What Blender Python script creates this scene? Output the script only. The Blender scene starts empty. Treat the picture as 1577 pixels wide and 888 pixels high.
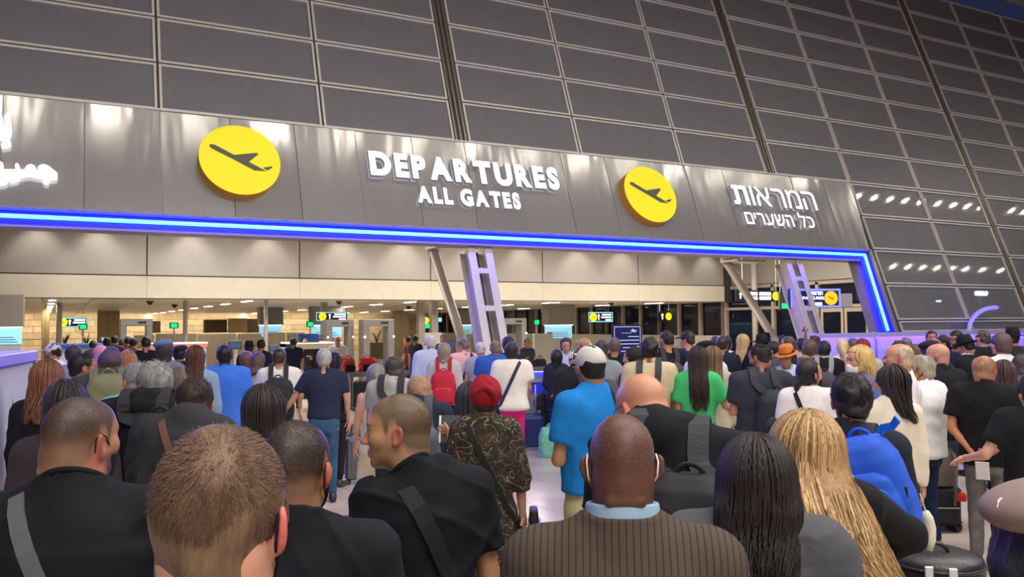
import bpy, math, random
import numpy as np
from mathutils import Vector, Matrix
random.seed(7); RNG = np.random.default_rng(11)
SC = bpy.context.scene; COL = SC.collection
# ------------------------------------------------------------------ camera
FPX, CAMZ = 1295.0, 2.05
YAW, PITCH, ROLL, LEAN = [math.radians(a) for a in (28.33, 2.44, -0.52, 20.12)]
cF = np.array([math.sin(YAW)*math.cos(PITCH), math.cos(YAW)*math.cos(PITCH), math.sin(PITCH)])
_r = np.array([math.cos(YAW), -math.sin(YAW), 0.0]); _u = np.cross(_r, cF)
cR = _r*math.cos(ROLL) + _u*math.sin(ROLL); cU = -_r*math.sin(ROLL) + _u*math.cos(ROLL)
cC = np.array([0, 0, CAMZ])
cam = bpy.data.cameras.new('camera'); co = bpy.data.objects.new('camera', cam); COL.objects.link(co)
co.matrix_world = Matrix(((cR[0], cU[0], -cF[0], 0), (cR[1], cU[1], -cF[1], 0), (cR[2], cU[2], -cF[2], CAMZ), (0, 0, 0, 1)))
cam.sensor_fit = 'HORIZONTAL'; cam.sensor_width = 36.0; cam.lens = FPX/1577*36; cam.clip_start = 0.05; cam.clip_end = 500
SC.camera = co
# ------------------------------------------------------------------ world and view
w = bpy.data.worlds.new('night'); SC.world = w; w.use_nodes = True
w.node_tree.nodes['Background'].inputs[0].default_value = (0.010, 0.014, 0.035, 1)
w.node_tree.nodes['Background'].inputs[1].default_value = 1.0
SC.view_settings.view_transform = 'Standard'; SC.view_settings.look = 'None'
SC.view_settings.gamma = 1.0; SC.view_settings.use_curve_mapping = False
SC.view_settings.exposure = 0.42
# ------------------------------------------------------------------ large lights (hall lamps high overhead, plus an added fill at the back)
def area(name, loc, direction, sx, sy, power, color, spread=180):
    l = bpy.data.lights.new(name, 'AREA'); l.shape = 'RECTANGLE'; l.size = sx; l.size_y = sy
    l.energy = power; l.color = color; l.spread = math.radians(spread)
    o = bpy.data.objects.new(name, l); COL.objects.link(o); o.location = loc
    o.rotation_euler = Vector(direction).to_track_quat('-Z', 'Y').to_euler(); return o
area('hall_lamp_near', (1.5, -3.0, 9.5), (0.05, 0.25, -1), 9, 5, 760, (1.0, 0.97, 0.955))
area('hall_lamp_right', (15.0, 1.5, 11.0), (0.0, 0.25, -1), 12, 5, 820, (1.0, 0.97, 0.955))
area('hall_lamp_middle', (5.0, 4.0, 11.0), (0.05, 0.2, -1), 10, 3, 520, (1.0, 0.97, 0.955))
area('hall_fill_back', (-4.0, -9.0, 5.5), (0.5, 1.0, -0.25), 9, 3, 300, (1.0, 0.92, 0.86))  # added low fill behind the camera, facing forward to brighten the backs of heads
# lamps over the check hall behind the portal
for i, (x, y) in enumerate(((4, 24.5), (13, 24.5), (22, 24.5))):
    area('vestibule_lamp', (x, y, 5.4), (0, 0, -1), 6, 3, 520, (1.0, 0.95, 0.87))
# violet strip under the rail of the barrier
area('barrier_led', (25.3, 14.10, 1.685), (0, 0.32, -1), 19.0, 0.04, 280, (0.10, 0.05, 1.0))
# ------------------------------------------------------------------ pixel to place
def ray(x, y): return cF + cR*(x-788.5)/FPX - cU*(y-444)/FPX
def at(x, y, t): return cC + ray(x, y)*t
def PY(x, y, Y): d = ray(x, y); return cC + d*(Y/d[1])
def PX(x, y, X): d = ray(x, y); return cC + d*(X/d[0])
def PZ(x, y, Z): d = ray(x, y); return cC + d*((Z-CAMZ)/d[2])
fO = np.array([0, 16.0, 5.89]); fV = np.array([0, math.sin(LEAN), math.cos(LEAN)]); fN = np.array([0, -math.cos(LEAN), math.sin(LEAN)])
def fac(x, y, off=0.0):
    d = ray(x, y); t = float((fO+fN*off-cC) @ fN/(d @ fN)); p = cC+d*t
    return float(p[0]), float((p-fO-fN*off) @ fV)
def fp(X, v, off=0.0): return fO + np.array([X, 0, 0]) + fV*v + fN*off
# ------------------------------------------------------------------ materials
MATS = {}
def lin(c):
    return tuple(((v/255)/12.92 if v/255 <= 0.04045 else ((v/255+0.055)/1.055)**2.4) for v in c)
def mat(name, rgb=(128, 128, 128), rough=0.6, metal=0.0, emit=0.0, noise=0.0, nscale=8.0, bump=0.0, bscale=60.0, stretch=None, coat=0.0, spec=0.5, attr=False, emit_rgb=None):
    key = (name, tuple(rgb), rough, metal, emit, noise)
    if key in MATS: return MATS[key]
    m = bpy.data.materials.new(name); m.use_nodes = True; nt = m.node_tree; b = nt.nodes['Principled BSDF']
    c = lin(rgb); b.inputs['Base Color'].default_value = (*c, 1); b.inputs['Roughness'].default_value = rough
    b.inputs['Metallic'].default_value = metal; b.inputs['Specular IOR Level'].default_value = spec
    b.inputs['Coat Weight'].default_value = coat; b.inputs['Coat Roughness'].default_value = 0.05
    if emit > 0:
        b.inputs['Emission Color'].default_value = (*lin(emit_rgb or rgb), 1); b.inputs['Emission Strength'].default_value = emit
    tc = nt.nodes.new('ShaderNodeTexCoord'); vec = tc.outputs['Object']
    if stretch:
        mp = nt.nodes.new('ShaderNodeMapping'); mp.inputs['Scale'].default_value = stretch; nt.links.new(vec, mp.inputs[0]); vec = mp.outputs[0]
    src = None
    if attr:
        a = nt.nodes.new('ShaderNodeAttribute'); a.attribute_name = 'Col'; src = a.outputs['Color']
    if noise > 0:
        n = nt.nodes.new('ShaderNodeTexNoise'); n.inputs['Scale'].default_value = nscale; n.inputs['Detail'].default_value = 4
        nt.links.new(vec, n.inputs['Vector'])
        mr = nt.nodes.new('ShaderNodeMapRange'); mr.inputs[1].default_value = 0.3; mr.inputs[2].default_value = 0.7
        mr.inputs[3].default_value = 1-noise; mr.inputs[4].default_value = 1+noise; nt.links.new(n.outputs[0], mr.inputs[0])
        mx = nt.nodes.new('ShaderNodeMix'); mx.data_type = 'RGBA'; mx.blend_type = 'MULTIPLY'; mx.inputs[0].default_value = 1
        if src: nt.links.new(src, mx.inputs[6])
        else: mx.inputs[6].default_value = (*c, 1)
        nt.links.new(mr.outputs[0], mx.inputs[7]); src = mx.outputs[2]
    if src: nt.links.new(src, b.inputs['Base Color'])
    if bump > 0:
        n2 = nt.nodes.new('ShaderNodeTexNoise'); n2.inputs['Scale'].default_value = bscale; n2.inputs['Detail'].default_value = 3
        nt.links.new(vec, n2.inputs['Vector'])
        bp = nt.nodes.new('ShaderNodeBump'); bp.inputs['Strength'].default_value = bump; bp.inputs['Distance'].default_value = 0.01
        nt.links.new(n2.outputs[0], bp.inputs['Height']); nt.links.new(bp.outputs[0], b.inputs['Normal'])
    MATS[key] = m; return m
def cloth(rgb, rough=0.85): return mat('woven_cloth', rgb, rough, noise=0.045, nscale=30, bump=0.14, bscale=520, spec=0.28)
def plastic(rgb, rough=0.4): return mat('plastic', rgb, rough, noise=0.04, nscale=20)
def metalm(rgb, rough=0.35): return mat('brushed_metal', rgb, rough, metal=0.7, noise=0.05, nscale=12)
def paint(rgb, rough=0.55): return mat('painted_surface', rgb, rough, noise=0.03, nscale=3)
def glow(rgb, s): return mat('lit_surface', rgb, 0.5, emit=s)
def hairmat(rgb): return mat('hair', rgb, 0.42, noise=0.28, nscale=11, bump=0.4, bscale=70, stretch=(7, 7, 1.0), spec=0.45)
def glassm(name, tint, alpha, rough=0.05):
    if name in MATS: return MATS[name]
    m = bpy.data.materials.new(name); m.use_nodes = True; nt = m.node_tree; b = nt.nodes['Principled BSDF']
    b.inputs['Base Color'].default_value = (*lin(tint), 1); b.inputs['Roughness'].default_value = rough; b.inputs['Specular IOR Level'].default_value = 0.25
    t = nt.nodes.new('ShaderNodeBsdfTransparent'); mx = nt.nodes.new('ShaderNodeMixShader'); mx.inputs[0].default_value = alpha
    nt.links.new(t.outputs[0], mx.inputs[1]); nt.links.new(b.outputs[0], mx.inputs[2])
    nt.links.new(mx.outputs[0], nt.nodes['Material Output'].inputs[0]); MATS[name] = m; return m
# ------------------------------------------------------------------ mesh collector
class MB:
    def __init__(s): s.v = []; s.f = []
    def add(s, vs, fs):
        o = len(s.v); s.v += [tuple(map(float, p)) for p in vs]; s.f += [tuple(i+o for i in f) for f in fs]; return s
    def hexa(s, p):      # 8 corners: bottom 4 ccw, top 4 ccw
        return s.add(p, [(3, 2, 1, 0), (4, 5, 6, 7), (0, 1, 5, 4), (1, 2, 6, 5), (2, 3, 7, 6), (3, 0, 4, 7)])
    def box(s, x0, x1, y0, y1, z0, z1):
        return s.hexa([(x0, y0, z0), (x1, y0, z0), (x1, y1, z0), (x0, y1, z0), (x0, y0, z1), (x1, y0, z1), (x1, y1, z1), (x0, y1, z1)])
    def cbox(s, c, sz): return s.box(c[0]-sz[0]/2, c[0]+sz[0]/2, c[1]-sz[1]/2, c[1]+sz[1]/2, c[2]-sz[2]/2, c[2]+sz[2]/2)
    def rbox(s, x0, x1, y0, y1, z0, z1, r=0.01):      # box with all edges chamfered
        X = (x0, x1); Y = (y0, y1); Z = (z0, z1); vs = []; idx = {}
        for i in (0, 1):
            for j in (0, 1):
                for k in (0, 1):
                    sx, sy, sz = (1-2*i)*r, (1-2*j)*r, (1-2*k)*r
                    for a, d in enumerate(((0, sy, sz), (sx, 0, sz), (sx, sy, 0))):
                        idx[(i, j, k, a)] = len(vs); vs.append((X[i]+d[0], Y[j]+d[1], Z[k]+d[2]))
        fs = []
        for i in (0, 1): fs.append([idx[(i, j, k, 0)] for j, k in ((0, 0), (1, 0), (1, 1), (0, 1))][::1 if i else -1])
        for j in (0, 1): fs.append([idx[(i, j, k, 1)] for i, k in ((0, 0), (0, 1), (1, 1), (1, 0))][::1 if j else -1])
        for k in (0, 1): fs.append([idx[(i, j, k, 2)] for i, j in ((0, 0), (1, 0), (1, 1), (0, 1))][::1 if k else -1])
        for i in (0, 1):
            for j in (0, 1): fs.append([idx[(i, j, 0, 0)], idx[(i, j, 1, 0)], idx[(i, j, 1, 1)], idx[(i, j, 0, 1)]])
            for k in (0, 1): fs.append([idx[(i, 0, k, 0)], idx[(i, 1, k, 0)], idx[(i, 1, k, 2)], idx[(i, 0, k, 2)]])
        for j in (0, 1):
            for k in (0, 1): fs.append([idx[(0, j, k, 1)], idx[(1, j, k, 1)], idx[(1, j, k, 2)], idx[(0, j, k, 2)]])
        for i in (0, 1):
            for j in (0, 1):
                for k in (0, 1): fs.append([idx[(i, j, k, a)] for a in (0, 1, 2)])
        return s.add(vs, fs)
    def tube(s, path, r, n=8, cap=True, flat=None, up=None):
        P = [np.array(p, float) for p in path]; m = len(P); R = r if hasattr(r, '__len__') else [r]*m
        rings = []; prev = None
        for i in range(m):
            t = P[min(i+1, m-1)]-P[max(i-1, 0)]; t = t/(np.linalg.norm(t)+1e-9)
            if up is not None: a = np.array(up[i] if hasattr(up[0], '__len__') else up, float)
            else: a = prev if prev is not None else (np.array([0, 0, 1.0]) if abs(t[2]) < 0.9 else np.array([1.0, 0, 0]))
            a = a - t*(a @ t); a = a/(np.linalg.norm(a)+1e-9); b = np.cross(t, a); prev = a
            fa, fb = (1, 1) if flat is None else flat
            rings.append([P[i] + (a*math.cos(q)*fa + b*math.sin(q)*fb)*R[i] for q in [2*math.pi*k/n for k in range(n)]])
        vs = [p for rg in rings for p in rg]; fs = []
        for i in range(m-1):
            for k in range(n):
                k2 = (k+1) % n; fs.append((i*n+k, i*n+k2, (i+1)*n+k2, (i+1)*n+k))
        if cap: fs.append(tuple(range(n))[::-1]); fs.append(tuple((m-1)*n+k for k in range(n)))
        return s.add(vs, fs)
    def cyl(s, a, b, r, n=16): return s.tube([a, b], r, n)
    def prism(s, poly, fr, z0, z1):     # poly in 2D, fr maps (a, b, c) to a point
        n = len(poly); vs = [fr(p[0], p[1], z0) for p in poly] + [fr(p[0], p[1], z1) for p in poly]
        fs = [tuple(range(n))[::-1], tuple(range(n, 2*n))] + [(i, (i+1) % n, n+(i+1) % n, n+i) for i in range(n)]
        return s.add(vs, fs)
    def lathe(s, c, prof, n=20):        # prof: (r, z)
        vs = []; fs = []; m = len(prof)
        for r_, z_ in prof:
            for k in range(n): q = 2*math.pi*k/n; vs.append((c[0]+r_*math.cos(q), c[1]+r_*math.sin(q), c[2]+z_))
        for i in range(m-1):
            for k in range(n): k2 = (k+1) % n; fs.append((i*n+k, i*n+k2, (i+1)*n+k2, (i+1)*n+k))
        fs.append(tuple(range(n))[::-1]); fs.append(tuple((m-1)*n+k for k in range(n)))
        return s.add(vs, fs)
    def ball(s, c, r, n=10, m=7):
        r = r if hasattr(r, '__len__') else (r, r, r); vs = [(c[0], c[1], c[2]-r[2])]; fs = []
        for i in range(1, m):
            a = -math.pi/2+math.pi*i/m
            for k in range(n): q = 2*math.pi*k/n; vs.append((c[0]+r[0]*math.cos(a)*math.cos(q), c[1]+r[1]*math.cos(a)*math.sin(q), c[2]+r[2]*math.sin(a)))
        vs.append((c[0], c[1], c[2]+r[2])); t = len(vs)-1
        for k in range(n):
            k2 = (k+1) % n; fs.append((0, 1+k2, 1+k)); fs.append((t, 1+(m-2)*n+k, 1+(m-2)*n+k2))
            for i in range(m-2): fs.append((1+i*n+k, 1+i*n+k2, 1+(i+1)*n+k2, 1+(i+1)*n+k))
        return s.add(vs, fs)
    def mesh(s, name, smooth=False):
        me = bpy.data.meshes.new(name); me.from_pydata(s.v, [], s.f)
        if smooth: me.polygons.foreach_set('use_smooth', [True]*len(me.polygons))
        me.update(); return me
    def build(s, name, m, parent=None, smooth=False, bevel=0.0):
        o = link(name, s.mesh(name, smooth), m, parent)
        if bevel:
            md = o.modifiers.new('edge', 'BEVEL'); md.width = bevel; md.segments = 2; md.limit_method = 'ANGLE'
        return o
def link(name, me, m=None, parent=None):
    o = bpy.data.objects.new(name, me); COL.objects.link(o)
    if m is not None and me is not None and len(me.materials) == 0: me.materials.append(m)
    if parent is not None: o.parent = parent
    return o
def tag(o, label=None, cat=None, group=None, kind=None):
    if label: o['label'] = label
    if cat: o['category'] = cat
    if group: o['group'] = group
    if kind: o['kind'] = kind
    return o
def empty(name, loc=(0, 0, 0), rz=0.0, label=None, cat=None, group=None, kind=None):
    o = bpy.data.objects.new(name, None); COL.objects.link(o); o.location = loc; o.rotation_euler = (0, 0, rz); o.empty_display_size = 0.1
    return tag(o, label, cat, group, kind)
def text_mesh(s, offset=0.0):
    cu = bpy.data.curves.new('lettering', 'FONT'); cu.body = s; cu.size = 1.0; cu.offset = offset; cu.resolution_u = 5
    o = bpy.data.objects.new('lettering', cu); COL.objects.link(o)
    dg = bpy.context.evaluated_depsgraph_get(); me = bpy.data.meshes.new_from_object(o.evaluated_get(dg))
    bpy.data.objects.remove(o); bpy.data.curves.remove(cu); return me
def solid_text(s, fr, x0, x1, y0, y1, depth, offset=0.02):
    """flat outline of S filled, fitted in the box and given depth; returns MB"""
    me = text_mesh(s, offset); n = len(me.vertices); mb = MB()
    if n == 0: return mb
    c = np.empty(n*3); me.vertices.foreach_get('co', c); c = c.reshape(-1, 3)
    lo, hi = c[:, :2].min(0), c[:, :2].max(0); sc = np.array([(x1-x0)/max(hi[0]-lo[0], 1e-6), (y1-y0)/max(hi[1]-lo[1], 1e-6)])
    q = (c[:, :2]-lo)*sc+np.array([x0, y0]); fs = [tuple(p.vertices) for p in me.polygons]
    cnt = {}
    for f in fs:
        for a, b in zip(f, f[1:]+f[:1]): cnt[(a, b)] = 1
    bd = [(a, b) for (a, b) in cnt if (b, a) not in cnt]
    vs = [fr(a, b, 0) for a, b in q]+[fr(a, b, depth) for a, b in q]
    mb.add(vs, [f[::-1] for f in fs]+[tuple(i+n for i in f) for f in fs]+[(a, b, b+n, a+n) for a, b in bd])
    bpy.data.meshes.remove(me); return mb
def text_width(s):
    me = text_mesh(s); n = len(me.vertices)
    if n == 0: bpy.data.meshes.remove(me); return 0.3
    c = np.empty(n*3); me.vertices.foreach_get('co', c); c = c.reshape(-1, 3); bpy.data.meshes.remove(me)
    return float(c[:, 0].max()-c[:, 0].min())
# ------------------------------------------------------------------ floor with stone tiles
M_tile = mat('polished_stone', (206, 190, 176), 0.22, noise=0.10, nscale=1.6, spec=0.5)
M_slab = mat('polished_stone', (198, 184, 168), 0.25, noise=0.08, nscale=1.2)
M_joint = paint((120, 110, 102), 0.8)
fl = MB().box(-12, 45, -12, 70, -0.3, -0.012).build('floor', M_slab); tag(fl, kind='structure')
fj = MB().box(-1.6, 11.2, 2.2, 15.0, -0.012, -0.004).build('joint_bed', M_joint, fl)
fs_ = MB()
for b in ((-12, 45, 15.0, 70), (-12, 45, -12, 2.2), (-12, -1.6, 2.2, 15.0), (11.2, 45, 2.2, 15.0)): fs_.box(b[0], b[1], b[2], b[3], -0.012, 0.0)
fs_.build('stone_paving', M_slab, fl)
tl = MB().rbox(-0.397, 0.397, -0.397, 0.397, -0.01, 0.0, 0.002).mesh('tile'); tl.materials.append(M_tile)
for i in range(16):
    for j in range(16):
        o = link('tile', tl, None, fl); o.location = (-1.2+0.8*i, 2.6+0.8*j, RNG.uniform(-0.0006, 0.0006))
# ------------------------------------------------------------------ sloping glass front
MUL = [1.52+2.965*k for k in range(-4, 14)]; ROW = 1.022
WIDE = {k for k in range(18) if (k-4) % 3 == 2}
M_frame = mat('frame_metal', (214, 208, 203), 0.38, metal=0.2, noise=0.04)
M_gap = paint((70, 64, 62), 0.6)
def pane_mat():
    m = bpy.data.materials.new('tinted_glass'); m.use_nodes = True; nt = m.node_tree; b = nt.nodes['Principled BSDF']
    b.inputs['Base Color'].default_value = (0.125, 0.116, 0.112, 1); b.inputs['Roughness'].default_value = 0.42
    b.inputs['Specular IOR Level'].default_value = 0.6
    b.inputs['Coat Weight'].default_value = 0.5; b.inputs['Coat Roughness'].default_value = 0.045
    tc = nt.nodes.new('ShaderNodeTexCoord'); n = nt.nodes.new('ShaderNodeTexNoise'); n.inputs['Scale'].default_value = 0.9; n.inputs['Detail'].default_value = 5
    nt.links.new(tc.outputs['Object'], n.inputs['Vector'])
    mr = nt.nodes.new('ShaderNodeMapRange'); mr.inputs[3].default_value = 0.135; mr.inputs[4].default_value = 0.215; nt.links.new(n.outputs[0], mr.inputs[0])
    cb = nt.nodes.new('ShaderNodeCombineColor')
    for i in range(3): nt.links.new(mr.outputs[0], cb.inputs[i])
    tn = nt.nodes.new('ShaderNodeMix'); tn.data_type = 'RGBA'; tn.blend_type = 'MULTIPLY'; tn.inputs[0].default_value = 1; tn.inputs[7].default_value = (0.98, 0.95, 1.06, 1)
    nt.links.new(cb.outputs[0], tn.inputs[6]); nt.links.new(tn.outputs[2], b.inputs['Base Color'])
    t = nt.nodes.new('ShaderNodeBsdfTransparent'); mx = nt.nodes.new('ShaderNodeMixShader'); mx.inputs[0].default_value = 0.9
    nt.links.new(t.outputs[0], mx.inputs[1]); nt.links.new(b.outputs[0], mx.inputs[2]); nt.links.new(mx.outputs[0], nt.nodes['Material Output'].inputs[0])
    return m
M_pane = pane_mat()
front = empty('wall_front', tuple(fO), kind='structure')
Rlean = Matrix(((1, 0, 0), (0, -fN[1], fV[1]), (0, -fN[2], fV[2])))   # local y points out of the building, z up the slope
Rlean = Matrix(((1, 0, 0), (0, math.cos(LEAN), math.sin(LEAN)), (0, -math.sin(LEAN), math.cos(LEAN))))
front.rotation_euler = Rlean.to_euler()
def inpane_open(k, j):   # which panes exist: everything but the portal
    Xc = MUL[k]+1.48
    if j >= 0: return j <= 7
    return Xc > 19.3 and j >= -5
pane_cache = {}
for k in range(17):
    for j in range(-5, 9):
        if not inpane_open(k, j): continue
        x0 = MUL[k]+(0.17 if k in WIDE else 0.022); x1 = MUL[k+1]-(0.17 if k+1 in WIDE else 0.022)
        v0 = j*ROW+0.02; v1 = (j+1)*ROW-0.02
        if j == -5: v0 = v1-0.30
        wd, ht = x1-x0, v1-v0; key = (round(wd, 3), round(ht, 3))
        if key not in pane_cache:
            a, b, t = wd/2, ht/2, 0.042
            pm = MB().box(-a+t, a-t, 0.004, 0.02, -b+t, b-t).mesh('pane'); pm.materials.append(M_pane)
            fm = MB().box(-a, a, -0.03, 0.03, b-t, b).box(-a, a, -0.03, 0.03, -b, -b+t).box(-a, -a+t, -0.03, 0.03, -b+t, b-t).box(a-t, a, -0.03, 0.03, -b+t, b-t).mesh('pane_frame'); fm.materials.append(M_frame)
            pane_cache[key] = (pm, fm)
        pm, fm = pane_cache[key]
        p = link('pane', pm, None, front); p.location = ((x0+x1)/2, 0, (v0+v1)/2)
        q = link('pane_frame', fm, None, p)
# backing rails behind the joints: each one a part
for k in range(18):
    x = MUL[k]; v0 = 0.0 if x < 19.2 else -4.5
    m = MB()
    if k in WIDE:
        m.box(x-0.165, x+0.165, 0.02, 0.2, v0, 8.32)
        m.build('mullion', M_gap, front)
        for d in (-0.11, 0.0, 0.11): MB().box(x+d-0.022, x+d+0.022, -0.012, 0.02, v0, 8.32).build('mullion_rail', metalm((150, 142, 132)), front)
    else:
        m.box(x-0.03, x+0.03, 0.01, 0.12, v0, 8.32).build('mullion', M_gap, front)
for j in range(-4, 9):
    x0 = MUL[0] if j >= 0 else 19.3
    MB().box(x0, MUL[17], 0.02, 0.10, j*ROW-0.022, j*ROW+0.022).build('transom', M_gap, front)
# outside behind the glass: a dim apron so that the panes look onto the night
# ------------------------------------------------------------------ hall roof and far shell
M_roof = paint((176, 160, 138), 0.8)
rz = fO[2]+fV[2]*9.05; ry = fO[1]+fV[1]*9.05
rf = MB(); rf.hexa([(-12, -12, 16.0), (48, -12, 16.0), (48, ry, rz), (-12, ry, rz), (-12, -12, 16.3), (48, -12, 16.3), (48, ry, rz+0.3), (-12, ry, rz+0.3)])
tag(rf.build('ceiling', M_roof), kind='structure')
# ------------------------------------------------------------------ portal fascia of brushed sheets
M_sheet = []
def sheet_mat(i):
    m = bpy.data.materials.new('brushed_sheet'); m.use_nodes = True; nt = m.node_tree; b = nt.nodes['Principled BSDF']
    g = (0.44, 0.425, 0.45, 0.435)[i]
    b.inputs['Base Color'].default_value = (g, g*0.99, g*0.99, 1); b.inputs['Metallic'].default_value = 0.6; b.inputs['Roughness'].default_value = (0.20, 0.22, 0.18, 0.21)[i]
    b.inputs['Specular IOR Level'].default_value = 0.5
    tc = nt.nodes.new('ShaderNodeTexCoord'); mp = nt.nodes.new('ShaderNodeMapping'); mp.inputs['Scale'].default_value = (3.0, 1, 0.6)
    mp.inputs['Location'].default_value = (i*3.7, 0, i*1.3)
    n = nt.nodes.new('ShaderNodeTexNoise'); n.inputs['Scale'].default_value = 1.1; n.inputs['Detail'].default_value = 1
    nt.links.new(tc.outputs['Object'], mp.inputs[0]); nt.links.new(mp.outputs[0], n.inputs['Vector'])
    bp = nt.nodes.new('ShaderNodeBump'); bp.inputs['Strength'].default_value = 0.14; bp.inputs['Distance'].default_value = 0.10
    nt.links.new(n.outputs[0], bp.inputs['Height']); nt.links.new(bp.outputs[0], b.inputs['Normal'])
    return m
M_sheet = [sheet_mat(i) for i in range(4)]
fas = empty('portal_fascia', tuple(fO), 0, 'grey brushed metal fascia band over the wide opening, carrying the lit letters', 'fascia'); fas.rotation_euler = Rlean.to_euler()
seams = [0.34+1.178*k for k in range(-8, 16)]+[18.98]
def redge(v): return 19.13-0.075*(-v)       # leaning right edge
for i in range(len(seams)-1):
    a, b = seams[i]+0.003, seams[i+1]-0.003; v0, v1 = -2.13, -0.09; q = -0.15-0.006*(i % 3)
    b0, b1 = (b, b) if i < len(seams)-2 else (redge(v0), redge(v1))
    MB().hexa([(a, q, v0), (b0, q, v0), (b0, 0.0, v0), (a, 0.0, v0), (a, q, v1), (b1, q, v1), (b1, 0.0, v1), (a, 0.0, v1)]).build('panel', M_sheet[i % 4], fas, bevel=0.004)
MB().box(-9.1, 19.1, -0.17, 0.0, -0.085, -0.05).build('top_trim', M_frame, fas)
lg = MB(); lg.hexa([(18.92, -0.12, -4.6), (19.06, -0.12, -4.6), (19.06, 0.05, -4.6), (18.92, 0.05, -4.6), (18.96, -0.12, -2.1), (19.1, -0.12, -2.1), (19.1, 0.05, -2.1), (18.96, 0.05, -2.1)])
lg.build('leg_panel', M_sheet[1], fas)
# soffit behind the light line
M_soffit = paint((120, 112, 122), 0.5)
def slab(x0, x1, v0, v1, D, x0b=None, x1b=None, y0=-0.1):     # sloped front face, running level into the building
    bk = lambda x, v: (x, y0+D*math.cos(LEAN), v+D*math.sin(LEAN)); x0b = x0 if x0b is None else x0b; x1b = x1 if x1b is None else x1b
    return MB().hexa([(x0b, y0, v0), (x1b, y0, v0), bk(x1b, v0), bk(x0b, v0), (x0, y0, v1), (x1, y0, v1), bk(x1, v1), bk(x0, v1)])
slab(-9.1, 18.6, -2.44, -2.40, 0.55).build('soffit', M_soffit, fas)
slab(-9.1, 18.9, -2.40, -0.3, 0.5, y0=0.0).build('backing', M_soffit, fas)
slab(18.55, 18.95, -4.6, -2.4, 0.3, 18.42, 18.92, y0=0.0).build('leg_core', M_soffit, fas)
# ------------------------------------------------------------------ blue light line
neon = empty('neon_line', tuple(fO), 0, 'bright blue neon light line along the lower edge of the portal and its leg', 'light line'); neon.rotation_euler = Rlean.to_euler()
M_chan = mat('blue_channel', (40, 26, 235), 0.35, emit=0.6, emit_rgb=(14, 4, 255))
M_tubeb = mat('neon_tube', (150, 225, 255), 0.3, emit=2.6, emit_rgb=(80, 190, 255))
M_lip = mat('channel_lip', (150, 130, 200), 0.4, noise=0.03)
MB().box(-9.1, 18.85, -0.10, 0.0, -2.40, -2.16).build('channel', M_chan, neon)
MB().box(-9.1, 18.98, -0.19, 0.0, -2.16, -2.125).build('channel_lip', M_lip, neon)
MB().tube([(-9.1, -0.135, -2.275), (18.74, -0.135, -2.275)], 0.034, 8).build('tube', M_tubeb, neon, smooth=True)
MB().hexa([(18.38, -0.10, -4.55), (18.92, -0.10, -4.55), (18.92, 0.0, -4.55), (18.38, 0.0, -4.55), (18.55, -0.10, -2.38), (18.95, -0.10, -2.38), (18.95, 0.0, -2.38), (18.55, 0.0, -2.38)]).build('leg_channel', M_chan, neon)
MB().tube([(18.74, -0.135, -2.275), (18.63, -0.135, -4.4)], 0.036, 8).build('leg_tube', M_tubeb, neon, smooth=True)
for k in range(40):
    x = -8+0.68*k
    MB().box(x-0.02, x+0.02, -0.21, -0.18, -2.15, -2.12).build('clip', M_lip, neon)
def strip(name, p, q, power, color):
    p, q = np.array(p), np.array(q); L = float(np.linalg.norm(q-p)); l = bpy.data.lights.new(name, 'AREA'); l.shape = 'RECTANGLE'; l.size = L; l.size_y = 0.06
    l.energy = power; l.color = color; o = bpy.data.objects.new(name, l); COL.objects.link(o); o.location = (p+q)/2
    X = Vector((q-p)/L); Zm = Vector((0, 0.86, 0.5)); Zm = (Zm-X*(Zm@X)).normalized(); Yv = Zm.cross(X)
    o.matrix_world = Matrix.Translation(o.location) @ Matrix((X, Yv, Zm)).transposed().to_4x4(); return o
strip('neon_wash', fp(-8, -2.3, 0.22), fp(18.6, -2.3, 0.22), 800, (0.12, 0.09, 1.0))
# ------------------------------------------------------------------ signs on the fascia: letters
M_white = mat('lit_letter', (255, 255, 255), 0.4, emit=0.85)
M_lside = mat('letter_return', (205, 205, 212), 0.5)
def letter_row(root, s, X0, X1, v0, v1, gap, offset, depth=0.10, space=0.35):
    ws = [text_width(c) if c != ' ' else space for c in s]; tot = sum(ws)+gap*(len(s)-1); sc = (X1-X0)/tot; x = X0
    for c, w_ in zip(s, ws):
        if c == 'ת':      # drawn by hand: bar, right leg, left leg with its foot
            w2, hh_ = w_*sc, v1-v0; P_ = lambda u, v: (x+u*w2, v0+v*hh_); mb = MB(); fr_ = lambda a, b, e: (a, -0.165-e, b)
            mb.prism([P_(0.0, 0.0), P_(.30, 0.0), P_(.40, .12), P_(.40, .80), P_(.72, .80), P_(.74, .72), P_(.74, 0.0), P_(.98, 0.0), P_(.98, .78), P_(.90, .95), P_(.76, 1.0), P_(.03, 1.0), P_(.03, .80), P_(.16, .80), P_(.16, .22), P_(.12, .18), P_(0.0, .18)], fr_, 0, depth)
            o = mb.build('letter', M_white, root); o.data.materials.append(M_lside)
            for p in o.data.polygons:
                if abs(p.normal.y) < 0.5: p.material_index = 1
        elif c != ' ':
            lo, hi = v0, v1
            if c in 'SGU': lo -= 0.012
            if c in 'SG': hi += 0.012
            if c == 'ל': hi = v1+(v1-v0)*0.30
            if c == 'י': lo = v0+(v1-v0)*0.45
            mb = solid_text(c, lambda a, b, e: (a, -0.165-e, b), x, x+w_*sc, lo, hi, depth, offset)
            o = mb.build('letter', M_white, root); o.data.materials.append(M_lside)
            n = len(o.data.polygons)
            for p in o.data.polygons:
                if abs(p.normal.y) < 0.5: p.material_index = 1
        x += (w_+gap)*sc
def sign_root(name, label):
    r = empty(name, tuple(fO), 0, label, 'sign'); r.rotation_euler = Rlean.to_euler(); return r
s1 = sign_root('departures_lettering', 'white lit raised letters reading DEPARTURES over the middle of the opening')
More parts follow.
